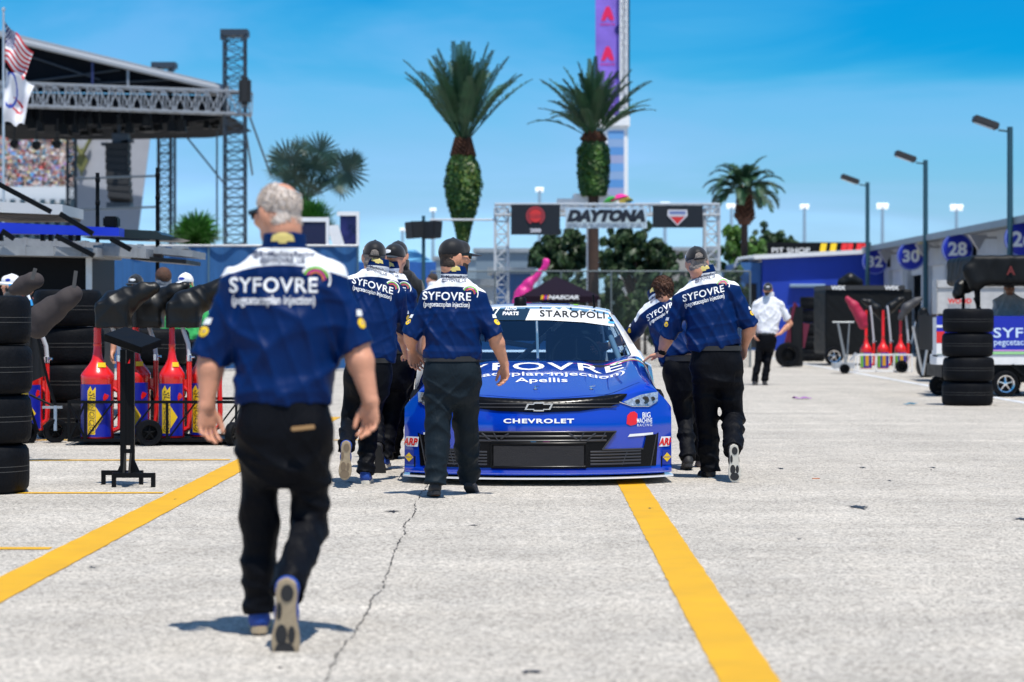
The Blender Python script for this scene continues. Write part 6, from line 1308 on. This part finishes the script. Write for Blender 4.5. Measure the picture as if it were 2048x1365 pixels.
# gantry sign
D = 69; s_ = D/F; gy = thing('entrance_gantry', 'truss gantry reading DAYTONA with two black screens', 'gantry', (P(1215,635,D).x, D, 0))
mb = MB()
for px, w_ in ((1003,26),(1423,28)): truss(mb, P(px,635,D)-V((0,0,H)), P(px,418,D), w_*s_, w_*s_, 12, .04, V((0,1,0)))
truss(mb, P(990,420,D), P(1438,420,D), .5, .3, 26, .035); mb.tube(P(860,440,D), P(990,440,D), .03)
GWT = mat('white_truss_paint', (.5,.53,.56), .5); obj('truss', mb, GWT, gy, 50, world=True)
for x0, y0, x1, y1, lab in ((1022,410,1120,470,0),(1305,412,1405,456,1)):
    mb = MB(); a, b = P(x0,y1,D-.6), P(x1,y0,D-.6); mb.box(a.x,b.x,D-.75,D-.6,a.z,b.z); sc = obj('screen', mb, mat('dark_screen', (.006,.008,.013), .5), gy, 30, world=True)
    mb = MB(); c = P((x0+x1)/2,432,D-.78); X_ = frame(c, V((1,0,0)), V((0,0,1)), V((0,-1,0)))
    if lab == 0:
        flat(mb, arc2d(14*s_, 19*s_, -60, 240, 24), X_, 0); flat(mb, arc2d(0, 13*s_, 0, 360, 20), X_, 1, .003); flat(mb, poly2d([(-13*s_,-4*s_),(13*s_,-4*s_),(13*s_,3*s_),(-13*s_,3*s_)]), X_, 0, .006); flat(mb, text2d('NEXT', 20*s_, 5*s_, .05), X_, 1, .009)
        flat(mb, text2d('200', 22*s_, 8*s_, .05), X_ @ T(0,-29*s_,0), 2, .005)
    else:
        flat(mb, poly2d([(-19*s_,12*s_),(19*s_,12*s_),(20*s_,0),(0,-20*s_),(-20*s_,0)]), X_, 2); flat(mb, poly2d([(-16*s_,0),(16*s_,0),(0,-17*s_)]), X_, 1, .003); flat(mb, poly2d([(-16*s_,9*s_),(16*s_,9*s_),(16*s_,3*s_),(-16*s_,3*s_)]), X_, 3, .003); flat(mb, text2d('SERIES', 30*s_, 4*s_, .04), X_, 2, .006)
    obj('screen_badge', mb, [mat('maroon_print',(.30,.03,.04),.5), mat('signal_red_print',(.6,.03,.03),.5), mat('grey_white_print',(.6,.6,.65),.5), mat('slate_blue_print',(.15,.2,.4),.5)], sc, 60, world=True)
mb = MB(); c = P(1212,432,D-.7); X_ = frame(c, V((1,0,0)), V((0,0,1)), V((0,-1,0))); vs, fs = text2d('DAYTONA', 156*s_, 25*s_, .085, shear=.28)
mb.add([(a,b,0) for a, b in vs]+[(a,b,-.12) for a, b in vs], fs+[tuple(i+len(vs) for i in f[::-1]) for f in fs], 0, X_)
bk = MB(); bk.box(-80*s_,82*s_,-24*s_,16*s_,-.30,-.25,X=X_); obj('letter_backing', bk, mat('pale_backing',(.50,.66,.80),.7), gy, 30, world=True); obj('name_letters', mb, mat('dark_navy_letter', (.01,.014,.025), .5), gy, 60, world=True); mb = MB(); flat(mb, text2d('INTERNATIONAL SPEEDWAY', 160*s_, 8*s_, .03), X_ @ T(0,-19*s_,0), 0); mb.box(-80*s_,80*s_,-14*s_,-13.3*s_,-.05,0,X=X_); obj('subtitle_letters', mb, mat('grey_letter', (.25,.3,.36), .5), gy, 60, world=True)
r3 = random.Random(4)
for k, (px, py, w_, c, nm) in enumerate(((1222,402,14,(.03,.35,.05),'green'),(1240,398,16,(.7,.02,.25),'pink'),(1252,402,12,(.75,.6,.1),'yellow'),(1262,409,10,(.05,.35,.7),'blue'))):
    mb = MB(); mb.lathe([(0,.28),(.18,.24),(.42,.10),(.55,0),(.52,-.01),(0,.05)], 14, X=T(0,0,0,r3.uniform(-25,25),r3.uniform(-20,20))); o = obj('bunting_shade', mb, mat(nm+'_canvas', c, .6), smooth=60); o.location = P(px,py,D+4); o.scale = (w_/30,)*3; tag(o, '%s fabric shade above the gantry lettering' % nm, 'shade')
mb = MB(); p = P(1180,404,D+5); mb.box(-1.0,.9,0,2,-.25,.1); mb.box(-.5,.6,0,2,.1,.25); mb.box(-.08,.08,.9,1.1,-p.z,-.25); o = obj('white_platform', mb, WHITE, smooth=30); o.location = p; tag(o, 'white rooftop platform behind the gantry lettering', 'platform')
# banner tower
D = 135; s_ = D/F; tw = thing('banner_tower', 'very tall tower with violet banner and white mast', 'tower', (P(1226,635,D).x, D, 0))
ba = P(1191,245,D); bb_ = P(1241,245,D); top_ = P(0,-45,D).z
VIO = mat('violet_banner', (.24,.14,.62), .5, var=.25, vs=.5); mb = MB(); mb.add([ba,bb_,(bb_.x,D,top_),(ba.x,D,top_),ba+V((0,.1,0)),bb_+V((0,.1,0)),(bb_.x,D+.1,top_),(ba.x,D+.1,top_)], [(0,1,2,3),(7,6,5,4),(0,4,5,1),(1,5,6,2),(2,6,7,3),(3,7,4,0)]); bn = obj('banner', mb, VIO, tw, 30, world=True)
mb = MB()
for py in (30,110,-40,200):
    X_ = frame(P(1215,py,D-.02), V((1,0,0)), V((0,0,1)), V((0,-1,0)))
    if py != 200: flat(mb, poly2d([(-13*s_,-12*s_),(-8*s_,4*s_),(-3*s_,16*s_),(3*s_,17*s_),(8*s_,8*s_),(13*s_,-8*s_),(12*s_,-12*s_),(4*s_,-10*s_),(0,-3*s_),(-5*s_,-12*s_)]), X_, 0); flat(mb, text2d('AXALTA', 30*s_, 5*s_, .03), X_ @ T(0,-19*s_,0), 1)
obj('banner_print', mb, [mat('crimson_print',(.75,.01,.10),.5), PINKP], bn, 60, world=True)
mb = MB(); 
for py in (60,150,215): p = P(1238,py,D-.03); vs, fs = arc2d(0,9*s_,90,270,12); mb.add([(p.x+a,p.y,p.z+b) for a, b in vs], fs)
obj('dark_motif', mb, mat('deep_indigo_print',(.03,.02,.2),.5), bn, 60, world=True)
mb = MB(); truss(mb, P(1247,635,D-.3)-V((0,0,H)), (P(1247,0,D-.3).x, D-.3, top_), .34, .34, 60, .05, V((0,1,0))); x = P(1247,0,D).x; mb.box(x-.14,x+.14,D,D+.2,0,top_); obj('white_mast', mb, WHITE, tw, 50, world=True)
mb = MB(); x = P(1256,0,D).x; mb.box(x-.1,x+.1,D-.1,D+.4,P(0,240,D).z,top_); obj('dark_edge', mb, mat('dark_teal_edge',(.01,.06,.12),.5), tw, 30, world=True)
mb = MB(); a = P(1200,396,D-1); b = P(1256,250,D-1); mb.box(a.x,b.x,D-1,D-.2,a.z,b.z); mb.box(a.x-.9,b.x+.1,D-1.2,D+.6,b.z-.1,b.z+.5)
for k in range(8): mb.box(a.x-.3,a.x+.1,D-1.3,D-.9,a.z+k*.55,a.z+k*.55+.3)
obj('display_frame', mb, WHITE, tw, 30, bevel=.05, world=True)
mb = MB(); a = P(1216,392,D-1.05); b = P(1248,262,D-1.05); n = 8
for k in range(n): z0 = a.z+(b.z-a.z)*k/n; mb.box(a.x,b.x,D-1.05,D-1.0,z0,z0+(b.z-a.z)/n-.004,k % 4)
obj('display_face', mb, [mat('pale_lilac_display',(.32,.36,.55),.4), mat('mid_blue_display',(.10,.28,.6),.4), mat('grey_blue_display',(.25,.38,.6),.4), mat('steel_blue_display',(.14,.34,.66),.4)], tw, 30, world=True)
# far things in the middle
def block(name, label, cat, x0, y0, x1, D_, dep, m, zb=0, roofm=None, win=0):
    t = thing(name, label, cat, (P((x0+x1)/2,635,D_).x, D_, 0)); mb = MB(); z = P(0,y0,D_).z; mb.box(P(x0,0,D_).x,P(x1,0,D_).x,D_,D_+dep,zb,z); obj('wall', mb, m, t, 30, world=True)
    mb = MB(); mb.box(P(x0,0,D_).x-.15,P(x1,0,D_).x+.15,D_-.15,D_+dep,z,z+.2); obj('roof', mb, roofm or ROOFM, t, 30, world=True)
    if win:
        mb = MB()
        for k in range(win): xx = P(x0+(x1-x0)*(k+.3)/win,0,D_).x; ww = (P(x1,0,D_).x-P(x0,0,D_).x)/win*.4; mb.box(xx,xx+ww,D_-.04,D_-.003,z*.45,z*.78)
        obj('window', mb, HOLE, t, 30, world=True)
    return t
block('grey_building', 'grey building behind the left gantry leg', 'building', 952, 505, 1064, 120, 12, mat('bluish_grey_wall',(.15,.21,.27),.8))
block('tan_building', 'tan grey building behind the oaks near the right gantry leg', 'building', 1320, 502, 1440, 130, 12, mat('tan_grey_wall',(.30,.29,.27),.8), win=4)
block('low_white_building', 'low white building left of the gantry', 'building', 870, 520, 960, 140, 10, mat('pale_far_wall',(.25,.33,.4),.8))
block('blue_container', 'low blue container behind the pink inflatable', 'container', 984, 548, 1062, 76, 3, mat('container_blue',(.02,.10,.30),.6,var=.2))
block('white_kiosk', 'small white kiosk left of the pink inflatable', 'kiosk', 940, 572, 986, 72, 2, mat('kiosk_white',(.5,.55,.6),.6), win=2)
D = 57; nt_ = thing('event_tent', 'dark purple canopy tent with striped lettering behind the car', 'tent', (P(1112,635,D).x, D, 0)); p = lambda a,b,y=D: P(a,b,y)
mb = MB(); mb.add([p(1040,593),p(1200,593),p(1200,593,D+3),p(1040,593,D+3),p(1112,553,D+1.5),p(1040,606),p(1200,606),p(1200,606,D+3),p(1040,606,D+3)], [(0,1,4),(1,2,4),(2,3,4),(3,0,4),(5,6,1,0),(6,7,2,1),(7,8,3,2),(8,5,0,3)]); rf_ = obj('roof', mb, mat('plum_black_canvas', (.012,.006,.012), .7, spec=.1), nt_, 30, world=True)
mb = MB(); X_ = frame(p(1115,590,D-.02), V((1,0,0)), V((0,0,1)), V((0,-1,0))); s_ = D/F; flat(mb, text2d('NASCAR', 62*s_, 8*s_, .04, shear=.2), X_ @ T(12*s_,-5*s_,.02), 0)
for k in range(4): flat(mb, poly2d([(-34*s_+k*4*s_,-4*s_),(-30*s_+k*4*s_,-4*s_),(-28*s_+k*4*s_,4*s_),(-32*s_+k*4*s_,4*s_)]), X_ @ T(0,-5*s_,.02), k+1)
obj('lettering', mb, [TXW, YEL, RED, BR, mat('orange_print',(.8,.25,.03),.5)], rf_, 60, world=True)
for x, y in ((1042,D),(1198,D),(1198,D+3),(1042,D+3)): mb = MB(); a = p(x,600,y); mb.tube(a,(a.x,a.y,0),.03); obj('leg', mb, STEEL, nt_, 50, world=True)
pk = Field(); PK = lambda a,b: P(a,b,66)-P(1060,600,66)
for a, b, ra, rb_ in (((1046,592),(1056,570),.22,.18),((1056,570),(1078,548),.16,.09),((1078,548),(1096,526),.08,.04),((1046,592),(1042,612),.30,.3),((1088,536),(1092,524),.07,.12)): pk.cone(PK(*a), PK(*b), ra*.85, rb_*.85, k=.08)
pk.post.append(lambda d, p: d-.03*ridges(p, [(5,3,6,1),(-7,2,4,.6)], 3)); o = field_obj('inflatable', pk, .03, mat('hot_pink_inflatable', (.75,.02,.28), .4)); o.location = P(1060,600,66); tag(o, 'hot pink inflatable figure reaching up left of the tent', 'inflatable')
# signs near the fan palm
for x0,y0,x1,y1,D_,lab,m_,fr in ((680,432,713,492,70,'tall navy advertising panel beside the fan palm',mat('navy_violet_panel',(.01,.012,.09),.4,var=.8,vs=2),1),(596,444,652,490,66,'low navy board with white frame under the fan palm',mat('navy_board',(.012,.013,.05),.4),1)):
    t = thing('advert_panel', lab, 'sign', (P((x0+x1)/2,635,D_).x, D_, 0)); a = P(x0,y1,D_); b = P(x1,y0,D_); mb = MB(); mb.box(a.x,b.x,D_,D_+.2,a.z,b.z); obj('face', mb, m_, t, 30, world=True)
    mb = MB(); mb.box(a.x-.08,b.x+.08,D_-.03,D_+.15,b.z,b.z+.12); mb.box(b.x,b.x+.08,D_-.03,D_+.15,a.z,b.z); mb.box(a.x+.2,a.x+.3,D_+.2,D_+.3,0,a.z+.5); mb.box(b.x-.3,b.x-.2,D_+.2,D_+.3,0,a.z+.5); obj('frame', mb, WHITE, t, 30, world=True)
t = thing('white_banner', 'leaning white banner left of the navy panel', 'banner', (P(665,635,68).x,68,0)); mb = MB(); mb.prism([(P(a,b,68).x,P(a,b,68).z) for a,b in ((654,452),(676,450),(692,500),(668,500))], 68, 68.1); mb.box(P(678,0,68).x,P(680,0,68).x,68.02,68.08,0,P(0,498,68).z); obj('cloth', mb, WHITE, t, 30, world=True)
# pole with two speakers
D = 60; c = P(847,635,D); t = thing('speaker_pole', 'tall pole carrying two black angled speakers', 'speaker pole', (c.x, D, 0)); z = P(0,460,D).z; mb = MB(); mb.tube((0,0,0),(0,0,P(0,432,D).z),.06,.045); mb.tube((-.32,0,z+.2),(.32,0,z+.2),.02); mb.lathe([(0,0),(.2,0),(.2,.05),(.07,.08)][1:], 10); obj('pole', mb, POLE, t, 50)
for q_ in (-1,1): mb = MB(); mb.prism([(-.15,-.23),(.15,-.20),(.19,.22),(-.19,.19)], -.2,.2,X=T(q_*.22,0,z,0,0,q_*-30)); obj('speaker', mb, mat('speaker_black',(.008,.009,.011),.6), t, 30, bevel=.02)
# stadium lights far away
for k, (px, py, w_, yb, lab) in enumerate(((1079,377,16,440,'above the left gantry screen'),(1330,407,18,440,'above the right gantry screen'),(1463,410,20,470,'left of the leaning palm'),(1609,411,18,480,'between the palm and the farthest lamp post'),(1765,410,24,490,'between the two farther lamp posts'),(1913,413,26,480,'between the two nearer lamp posts'),(866,418,12,470,'just left of the tall ivy palm'),(805,458,10,480,'left of the speaker pole'))):
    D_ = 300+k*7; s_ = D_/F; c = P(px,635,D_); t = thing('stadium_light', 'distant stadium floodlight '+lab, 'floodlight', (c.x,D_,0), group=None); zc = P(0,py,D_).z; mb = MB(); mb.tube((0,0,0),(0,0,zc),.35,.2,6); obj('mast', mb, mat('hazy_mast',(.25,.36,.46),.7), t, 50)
    mb = MB(); hw = w_*s_/2
    for i in range(4):
        for j in range(2): x = -hw+(i+.5)*hw/2; mb.lathe([(0,0),(hw*.21,-.2),(hw*.23,-.5),(0,-.45)], 8, X=T(x,-.3,zc+(j-.5)*hw*.5,60))
    mb.box(-hw,hw,-.3,.1,zc-.1,zc+.1); obj('lamp_bank', mb, mat('bright_white_lamp', (.95,.95,.95), .3, emit=.6), t, 50)
# flags
def flag(name, label, px, ytop, D_, hoist, fly, droop, mats_, fn, pole=False, seed=0):
    c = P(px,ytop,D_); mb = MB(); nu, nv = 78, 52
    def pt(a, b): 
        x = a*fly[0]+.0; z = -b*hoist*(1-.25*a)-a*droop-.04*math.sin(a*9+b*3); return V((x-.18*b*a, .12*math.sin(a*7+b*3+seed)+.04*math.sin(b*7-a*4), z))
    vs = [pt(i/nu, j/nv) for j in range(nv+1) for i in range(nu+1)]; fs = []; ms = []
    for j in range(nv):
        for i in range(nu): a = j*(nu+1)+i; fs.append((a, a+nu+1, a+nu+2, a+1)); ms.append(fn((i+.5)/nu, (j+.5)/nv))
    mb.add(vs, fs); mb.m = ms; o = obj(name, mb, mats_, smooth=180); o.location = c; tag(o, label, 'flag'); return o
def usf(a, b):
    if a < .42 and b < 7/13:
        u = (a/.42*11) % 1-.5; v = (b/(7/13)*9) % 1-.5; return 2 if (int(a/.42*11)+int(b/(7/13)*9)) % 2 == 0 and u*u+v*v < .16 else 3
    return 0 if int(b*13) % 2 == 0 else 1
fm = [mat('flag_red',(.55,.02,.03),.7), mat('flag_white',(.75,.75,.78),.7), mat('flag_star_white',(.8,.8,.8),.7), mat('flag_blue',(.01,.02,.14),.7)]
flag('national_flag', 'stars and stripes flag drooping from the pole at left', 9, 42, 50, .85, (.58,0), .62, fm, usf)
def wf(a, b):
    r = math.hypot((a-.25)*1.6, (b-.35)); 
    if abs(r-.36) < .035 and a > .1: return 2
    if .45 < b-.25*a+.1 < .52+0 and .25 < a < .75 and b > .5: return 1 if not (.3 < a < .7) else 1
    if b > .62 and abs((b-.72)-(a-.5)**2*-.9) < .022 and .25 < a < .8: return 1
    return 0
flag('event_flag', 'white flag with blue loop and red smile line below the striped flag', 9, 135, 50.05, 1.15, (.60,0), .35, [mat('flag_white',(.75,.75,.78),.7), fm[0], mat('flag_mid_blue',(.03,.08,.45),.7)], wf, seed=2)
mb = MB(); c = P(7,635,50); mb.tube((c.x,50,0),(c.x,50,P(0,22,50).z),.035,.025,8); mb.lathe([(0,.05),(.04,.02),(.04,-.02),(0,-.05)], 10, X=MX.Translation((c.x,50,P(0,22,50).z+.03))); o = obj('flagpole', mb, ALU, smooth=50); tag(o, 'thin silver flagpole at the left edge of the picture', 'flagpole')
# ---------------------------------------------------------------- palms and trees
FRO = mat('palm_frond_green', (.022,.075,.028), .5, var=.35, vs=2); FR2 = mat('palm_frond_blue_green', (.022,.062,.045), .55, var=.35, vs=2)
FR3 = mat('fan_leaf_green', (.03,.13,.012), .5, var=.4, vs=3); TRK = mat('palm_trunk_brown', (.05,.028,.02), .85, var=.4, vs=5, bump=.8, bs=14)
BOOT = mat('palm_boot_brown', (.085,.032,.016), .85, var=.4, vs=8, bump=.8, bs=14); IVY = mat('ivy_leaf', (.035,.10,.008), .55, var=.5, vs=2); IVYY = mat('ivy_leaf_yellow', (.10,.15,.01), .55, var=.4, vs=2)
OAK = mat('oak_leaf', (.022,.055,.014), .55, var=.5, vs=1.2); OAK2 = mat('bush_leaf', (.05,.13,.012), .55, var=.5, vs=1.2)
def frond(mb, r3, base, az, el, L, droop, lw, nl=46, fold=.5, curl=1.0, wid=.045):
    d = V((math.cos(az)*math.cos(el), math.sin(az)*math.cos(el), math.sin(el))); pts = []; p = V(base); n = 16
    for i in range(n+1):
        pts.append(p.copy()); d = (d+V((0,0,-droop*(i/n)**1.3/n*2))).normalized(); p = p+d*L/n
    mb.path(pts, [L*.010*(1-.8*i/n)+.004 for i in range(n+1)], 4, 0, cap=False)
    for k in range(nl):
        t = .28+.72*k/nl; i = min(n-1, int(t*n)); f = t*n-i; c = pts[i].lerp(pts[i+1], f); tg = (pts[i+1]-pts[i]).normalized(); s = tg.cross(Z)
        s = s.normalized() if s.length > .05 else V((math.sin(az), -math.cos(az), 0)); u = s.cross(tg)
        ll = lw*(math.sin(math.pi*min(1,(t-.08)))**.55)*r3.uniform(.85,1.1)*(1-.45*max(0,t-.6)/.4)
        for sg in (-1, 1):
            dr = (s*sg*.75+tg*.75+u*fold*r3.uniform(.3,1)).normalized(); e = c+dr*ll+V((0,0,-.22*ll*curl)); m_ = c.lerp(e, .5)+V((0,0,.04*ll)); wv = tg*wid*.5
            mb.add([c-wv*.6, c+wv*.6, m_+wv, e, m_-wv], [(0,1,2,3,4)])
def palm(label, px, py, D, L, nf, els, droop, seed, lw=.5, boot=None, ivy=None, trunk=.2, mat_=None, thin=None, name='palm_tree'):
    r3 = random.Random(seed); c = P(px,635,D); c.z = 0; t = thing(name, label, 'palm tree', c); zc = P(0,py,D).z; mb = MB()
    for k in range(nf):
        az = k*2.399+r3.uniform(-.2,.2); e0 = els[0]+(els[1]-els[0])*((k+.5)/nf)**.9; frond(mb, r3, (0,0,zc), az, R(e0+r3.uniform(-5,5)), L*r3.uniform(.85,1.08), droop*r3.uniform(.7,1.25), lw)
    obj('crown', mb, mat_ or FRO, t, None)
    mb = MB(); mb.lathe([(trunk,0),(trunk*.85,zc*.3),(trunk*.8,zc*.7),(trunk*.75,zc-.2),(0,zc+.1)], 14); tr_ = obj('trunk', mb, TRK, t, 50)
    if boot:
        z0, rb_ = boot; mb = MB()
        for k in range(120):
            a = k*2.399; z = z0+(zc+.15-z0)*k/120; rr = rb_*(1-.55*(k/120)); q = V((math.cos(a)*rr, math.sin(a)*rr, z)); o = V((math.cos(a), math.sin(a), .9)).normalized(); mb.tube(q-o*.15, q+o*.17, .07, .03, 4)
        mb.lathe([(rb_*.7,z0-.2),(rb_,z0),(rb_*.75,(z0+zc)/2),(rb_*.4,zc),(0,zc+.05)], 12); obj('leaf_base', mb, BOOT, t, 50)
    if ivy:
        mb = MB()
        for k in range(ivy[-1]):
            z = r3.uniform(ivy[0][0][0], ivy[0][-1][0]); rr = np.interp(z, [q[0] for q in ivy[0]], [q[1] for q in ivy[0]])*r3.uniform(.55,1.05)**.5*(1+.07*math.sin(k*.9)); a = r3.uniform(0, 6.283); p = V((math.cos(a)*rr, math.sin(a)*rr, z)); n_ = V((math.cos(a)+r3.uniform(-.6,.6), math.sin(a)+r3.uniform(-.6,.6), r3.uniform(-.2,.9))).normalized(); u = on(Z, n_); v = n_.cross(u); s = r3.uniform(.03,.062)
            mb.add([p-u*s, p+v*s*.8, p+u*s, p-v*s*.8], [(0,1,2,3)], 1 if r3.random() < (.30 if math.sin(z*3.1+a*2) > 0 else .10)*ivy[1] else 0)
        obj('climbing_ivy', mb, [IVY, IVYY], t, None)
        mb = MB(); mb.lathe([(q[1]*.72, q[0]) for q in ivy[0]], 14); obj('ivy_core', mb, mat('ivy_stem_dark', (.02,.035,.008), .8), t, 60)
    return t
z_ = lambda y, D: P(0,y,D).z
palm('tall date palm with upright fronds above a spindle of yellow green ivy', 926, 292, 70, 2.85, 44, (89,48), .62, 3, .40, boot=(z_(318,70),.26), ivy=([(z_(486,70),.14),(z_(450,70),.25),(z_(410,70),.44),(z_(372,70),.54),(z_(335,70),.47),(z_(312,70),.33)], 1.0, 11000), trunk=.13)
palm('date palm before the banner tower with a green ivy column', 1187, 280, 74, 2.4, 42, (88,30), .95, 8, .33, boot=(z_(285,74),.30), ivy=([(z_(392,74),.36),(z_(375,74),.44),(z_(330,74),.49),(z_(298,74),.47),(z_(285,74),.33)], .25, 9000), trunk=.2)
palm('dark palm with arching fronds standing right of the gantry', 1489, 385, 92, 1.65, 40, (72,-5), 2.3, 12, .42, boot=(z_(440,92),.30), trunk=.16)
def fanleaf(mb, base, dr, stalk, rad, r3, n=34, spread=150):
    dr = V(dr).normalized(); base = V(base); hub = base+dr*stalk; mb.path([base, base+dr*stalk*.6+V((0,0,.0)), hub], [.03,.022,.015], 4); s = dr.cross(Z); s = s.normalized() if s.length > .1 else V((1,0,0)); s = (s+V((0,0,r3.uniform(-.5,.5)))).normalized(); s = on(s, dr); u = s.cross(dr)
    for k in range(n):
        a = R(-spread+2*spread*k/(n-1)); d = (dr*math.cos(a)+s*math.sin(a)+u*(.16*((k % 2)*2-1)+.15)).normalized(); q = d.cross(u).normalized(); ll = rad*(.75+.25*math.cos(a*.6))*r3.uniform(.92,1.05); w_ = ll*.055
        mb.add([hub+q*w_*.15, hub+d*ll*.55+q*w_, hub+d*ll+V((0,0,-.08*ll)), hub+d*ll*.55-q*w_, hub-q*w_*.15], [(0,1,2,3,4)])
def fanpalm(label, px, D, heads, m_, seed, trunk=.2, zt=None):
    r3 = random.Random(seed); c = P(px,635,D); c.z = 0; t = thing('fan_palm', label, 'palm tree', c); mb = MB()
    for hx_, hy_, ns, st_, rad, (e0, e1) in heads:
        p = P(hx_,hy_,D)-c
        for k in range(ns): az = k*2.399+r3.uniform(-.3,.3); el = R(e0+(e1-e0)*(k+.5)/ns); fanleaf(mb, p, (math.cos(az)*math.cos(el), math.sin(az)*math.cos(el), math.sin(el)), st_*r3.uniform(.8,1.15), rad*r3.uniform(.9,1.1), r3)
    obj('crown', mb, m_, t, None); mb = MB(); zt = P(0,heads[0][1],D).z; mb.lathe([(trunk,0),(trunk*.8,zt*.6),(trunk*.7,zt),(0,zt+.05)], 12); obj('trunk', mb, TRK, t, 50)
r3 = random.Random(4); D = 78; c = P(610,635,D); c.z = 0; t = thing('fan_palm', 'blue green fan palm with big rounded leaf heads behind the white haired man', 'palm tree', c); mb = MB(); hb2 = P(612,398,D)-c
for lx, ly, rr, dy in ((578,322,44,0),(560,348,34,.4),(590,355,38,-.5),(560,318,30,.5),(602,300,30,.5),(640,305,40,0),(628,335,38,-.6),(655,330,34,.4),(694,342,44,-.2),(680,370,32,.3),(705,325,28,.4),(620,372,34,-.5),(650,365,30,.5),(580,382,26,.3),(600,330,36,.9),(668,318,26,.8)):
    p = P(lx,ly,D+dy)-c; mid = hb2.lerp(p, .55); dr = (p-hb2).normalized(); mb.path([hb2, mid, p], [.045,.03,.015], 4); s_ = V((1,0,0)); s_ = on((1,r3.uniform(-.5,.5),r3.uniform(-.3,.3)), dr); u = s_.cross(dr); rad = rr*D/F*1.12; n = 44
    if abs(u.y) < .6: s_ = on(V((dr.z,0,-dr.x)), dr); u = s_.cross(dr)
    for k in range(n):
        a = R(-168+336*k/(n-1)); d = (dr*math.cos(a)+s_*math.sin(a)+u*(.22*((k % 2)*2-1)+.1)).normalized(); q = on(d.cross(u), d); ll = rad*r3.uniform(.85,1.08)*(1 if abs(a) < 2 else .8); w_ = ll*.05
        mb.add([p+q*w_*.15, p+d*ll*.55+q*w_, p+d*ll, p+d*ll*.55-q*w_, p-q*w_*.15], [(0,1,2,3,4)])
obj('crown', mb, FR2, t, None); mb = MB(); mb.lathe([(.22,0),(.17,3),(.15,hb2.z),(0,hb2.z+.05)], 12); obj('trunk', mb, TRK, t, 50)
fanpalm('bright green fan palm at the foot of the blue green palm', 622, 74, [(622,462,20,.5,.62,(80,-20))], FR3, 5, .25)
fanpalm('small bright green fan palm above the blue fence', 391, 80, [(391,486,15,.35,.85,(85,5))], FR3, 6)
def tree(name, label, px, D, blobs, m_, seed, n=5200, leaf=.11, trunk=.22):
    r3 = random.Random(seed); c = P(px,635,D); c.z = 0; t = thing(name, label, 'tree', c); mb = MB(); ps = []; tot = sum(b[2]*b[3] for b in blobs)
    for bx_, by_, rx, rz in blobs:
        p = P(bx_,by_,D)-c; s = D/F; cl = [(V((r3.gauss(0,.42)*rx*s, r3.gauss(0,.42)*rx*s, r3.gauss(0,.42)*rz*s)), r3.uniform(.18,.38)*min(rx,rz)*s) for _ in range(26)]; ps.append(p)
        for k in range(int(n*bx_*0+n*rx*rz/tot)):
            ce, rr = cl[r3.randrange(len(cl))]; d = V((r3.gauss(0,1), r3.gauss(0,1), r3.gauss(0,1))).normalized(); q = p+ce+d*rr*r3.uniform(.6,1.0); nn = (d+V((r3.uniform(-.7,.7), r3.uniform(-.7,.7), r3.uniform(-.2,.8)))).normalized(); u = on(V((.3,.2,1)), nn); v = nn.cross(u); l_ = leaf*r3.uniform(.7,1.3); mb.add([q-u*l_, q+v*l_*.6, q+u*l_, q-v*l_*.6], [(0,1,2,3)])
    obj('crown', mb, m_, t, None); mb = MB(); fk = V((0,0,ps[0].z*.45)); mb.path([(0,0,0),(0,0,fk.z*.6),fk], [trunk,trunk*.8,trunk*.7], 10)
    for p in ps: mb.path([fk-V((0,0,.1)), fk.lerp(p, .55)+V((0,0,.2)), p], [trunk*.6,trunk*.4,trunk*.15], 7)
    obj('trunk', mb, TRK, t, 50)
tree('oak_tree', 'dark oak left of the palm trunk behind the gantry', 1120, 82, [(1105,500,38,30),(1135,475,36,24),(1080,512,26,22),(1150,505,30,30),(1125,530,46,26)], OAK, 3, 9000, .13)
tree('oak_tree', 'dark oak right of the palm trunk behind the gantry', 1270, 84, [(1270,495,46,34),(1240,480,34,26),(1305,505,38,28),(1230,525,36,26),(1290,535,54,28),(1335,525,26,22)], OAK, 4, 12000, .13)
tree('bushy_tree', 'leafy green tree under the leaning palm', 1478, 96, [(1475,500,34,34),(1465,470,22,20),(1500,510,30,28),(1478,540,38,30)], OAK2, 5, 5200)
tree('bushy_tree', 'dark leafy tree between palm and pit shop sign', 1538, 108, [(1540,475,28,22),(1520,495,30,20),(1575,485,30,14),(1555,500,44,16)], OAK, 6, 4200)
tree('hedge', 'dark clipped hedge row under the oaks behind the chain link fence', 1290, 79, [(1110+30*i,578+(i%2)*48,28,42) for i in range(13)]+[(1125+30*i,632,28,40) for i in range(12)], OAK, 9, 19000, .13, .06)
# low far treeline so the horizon is not bare
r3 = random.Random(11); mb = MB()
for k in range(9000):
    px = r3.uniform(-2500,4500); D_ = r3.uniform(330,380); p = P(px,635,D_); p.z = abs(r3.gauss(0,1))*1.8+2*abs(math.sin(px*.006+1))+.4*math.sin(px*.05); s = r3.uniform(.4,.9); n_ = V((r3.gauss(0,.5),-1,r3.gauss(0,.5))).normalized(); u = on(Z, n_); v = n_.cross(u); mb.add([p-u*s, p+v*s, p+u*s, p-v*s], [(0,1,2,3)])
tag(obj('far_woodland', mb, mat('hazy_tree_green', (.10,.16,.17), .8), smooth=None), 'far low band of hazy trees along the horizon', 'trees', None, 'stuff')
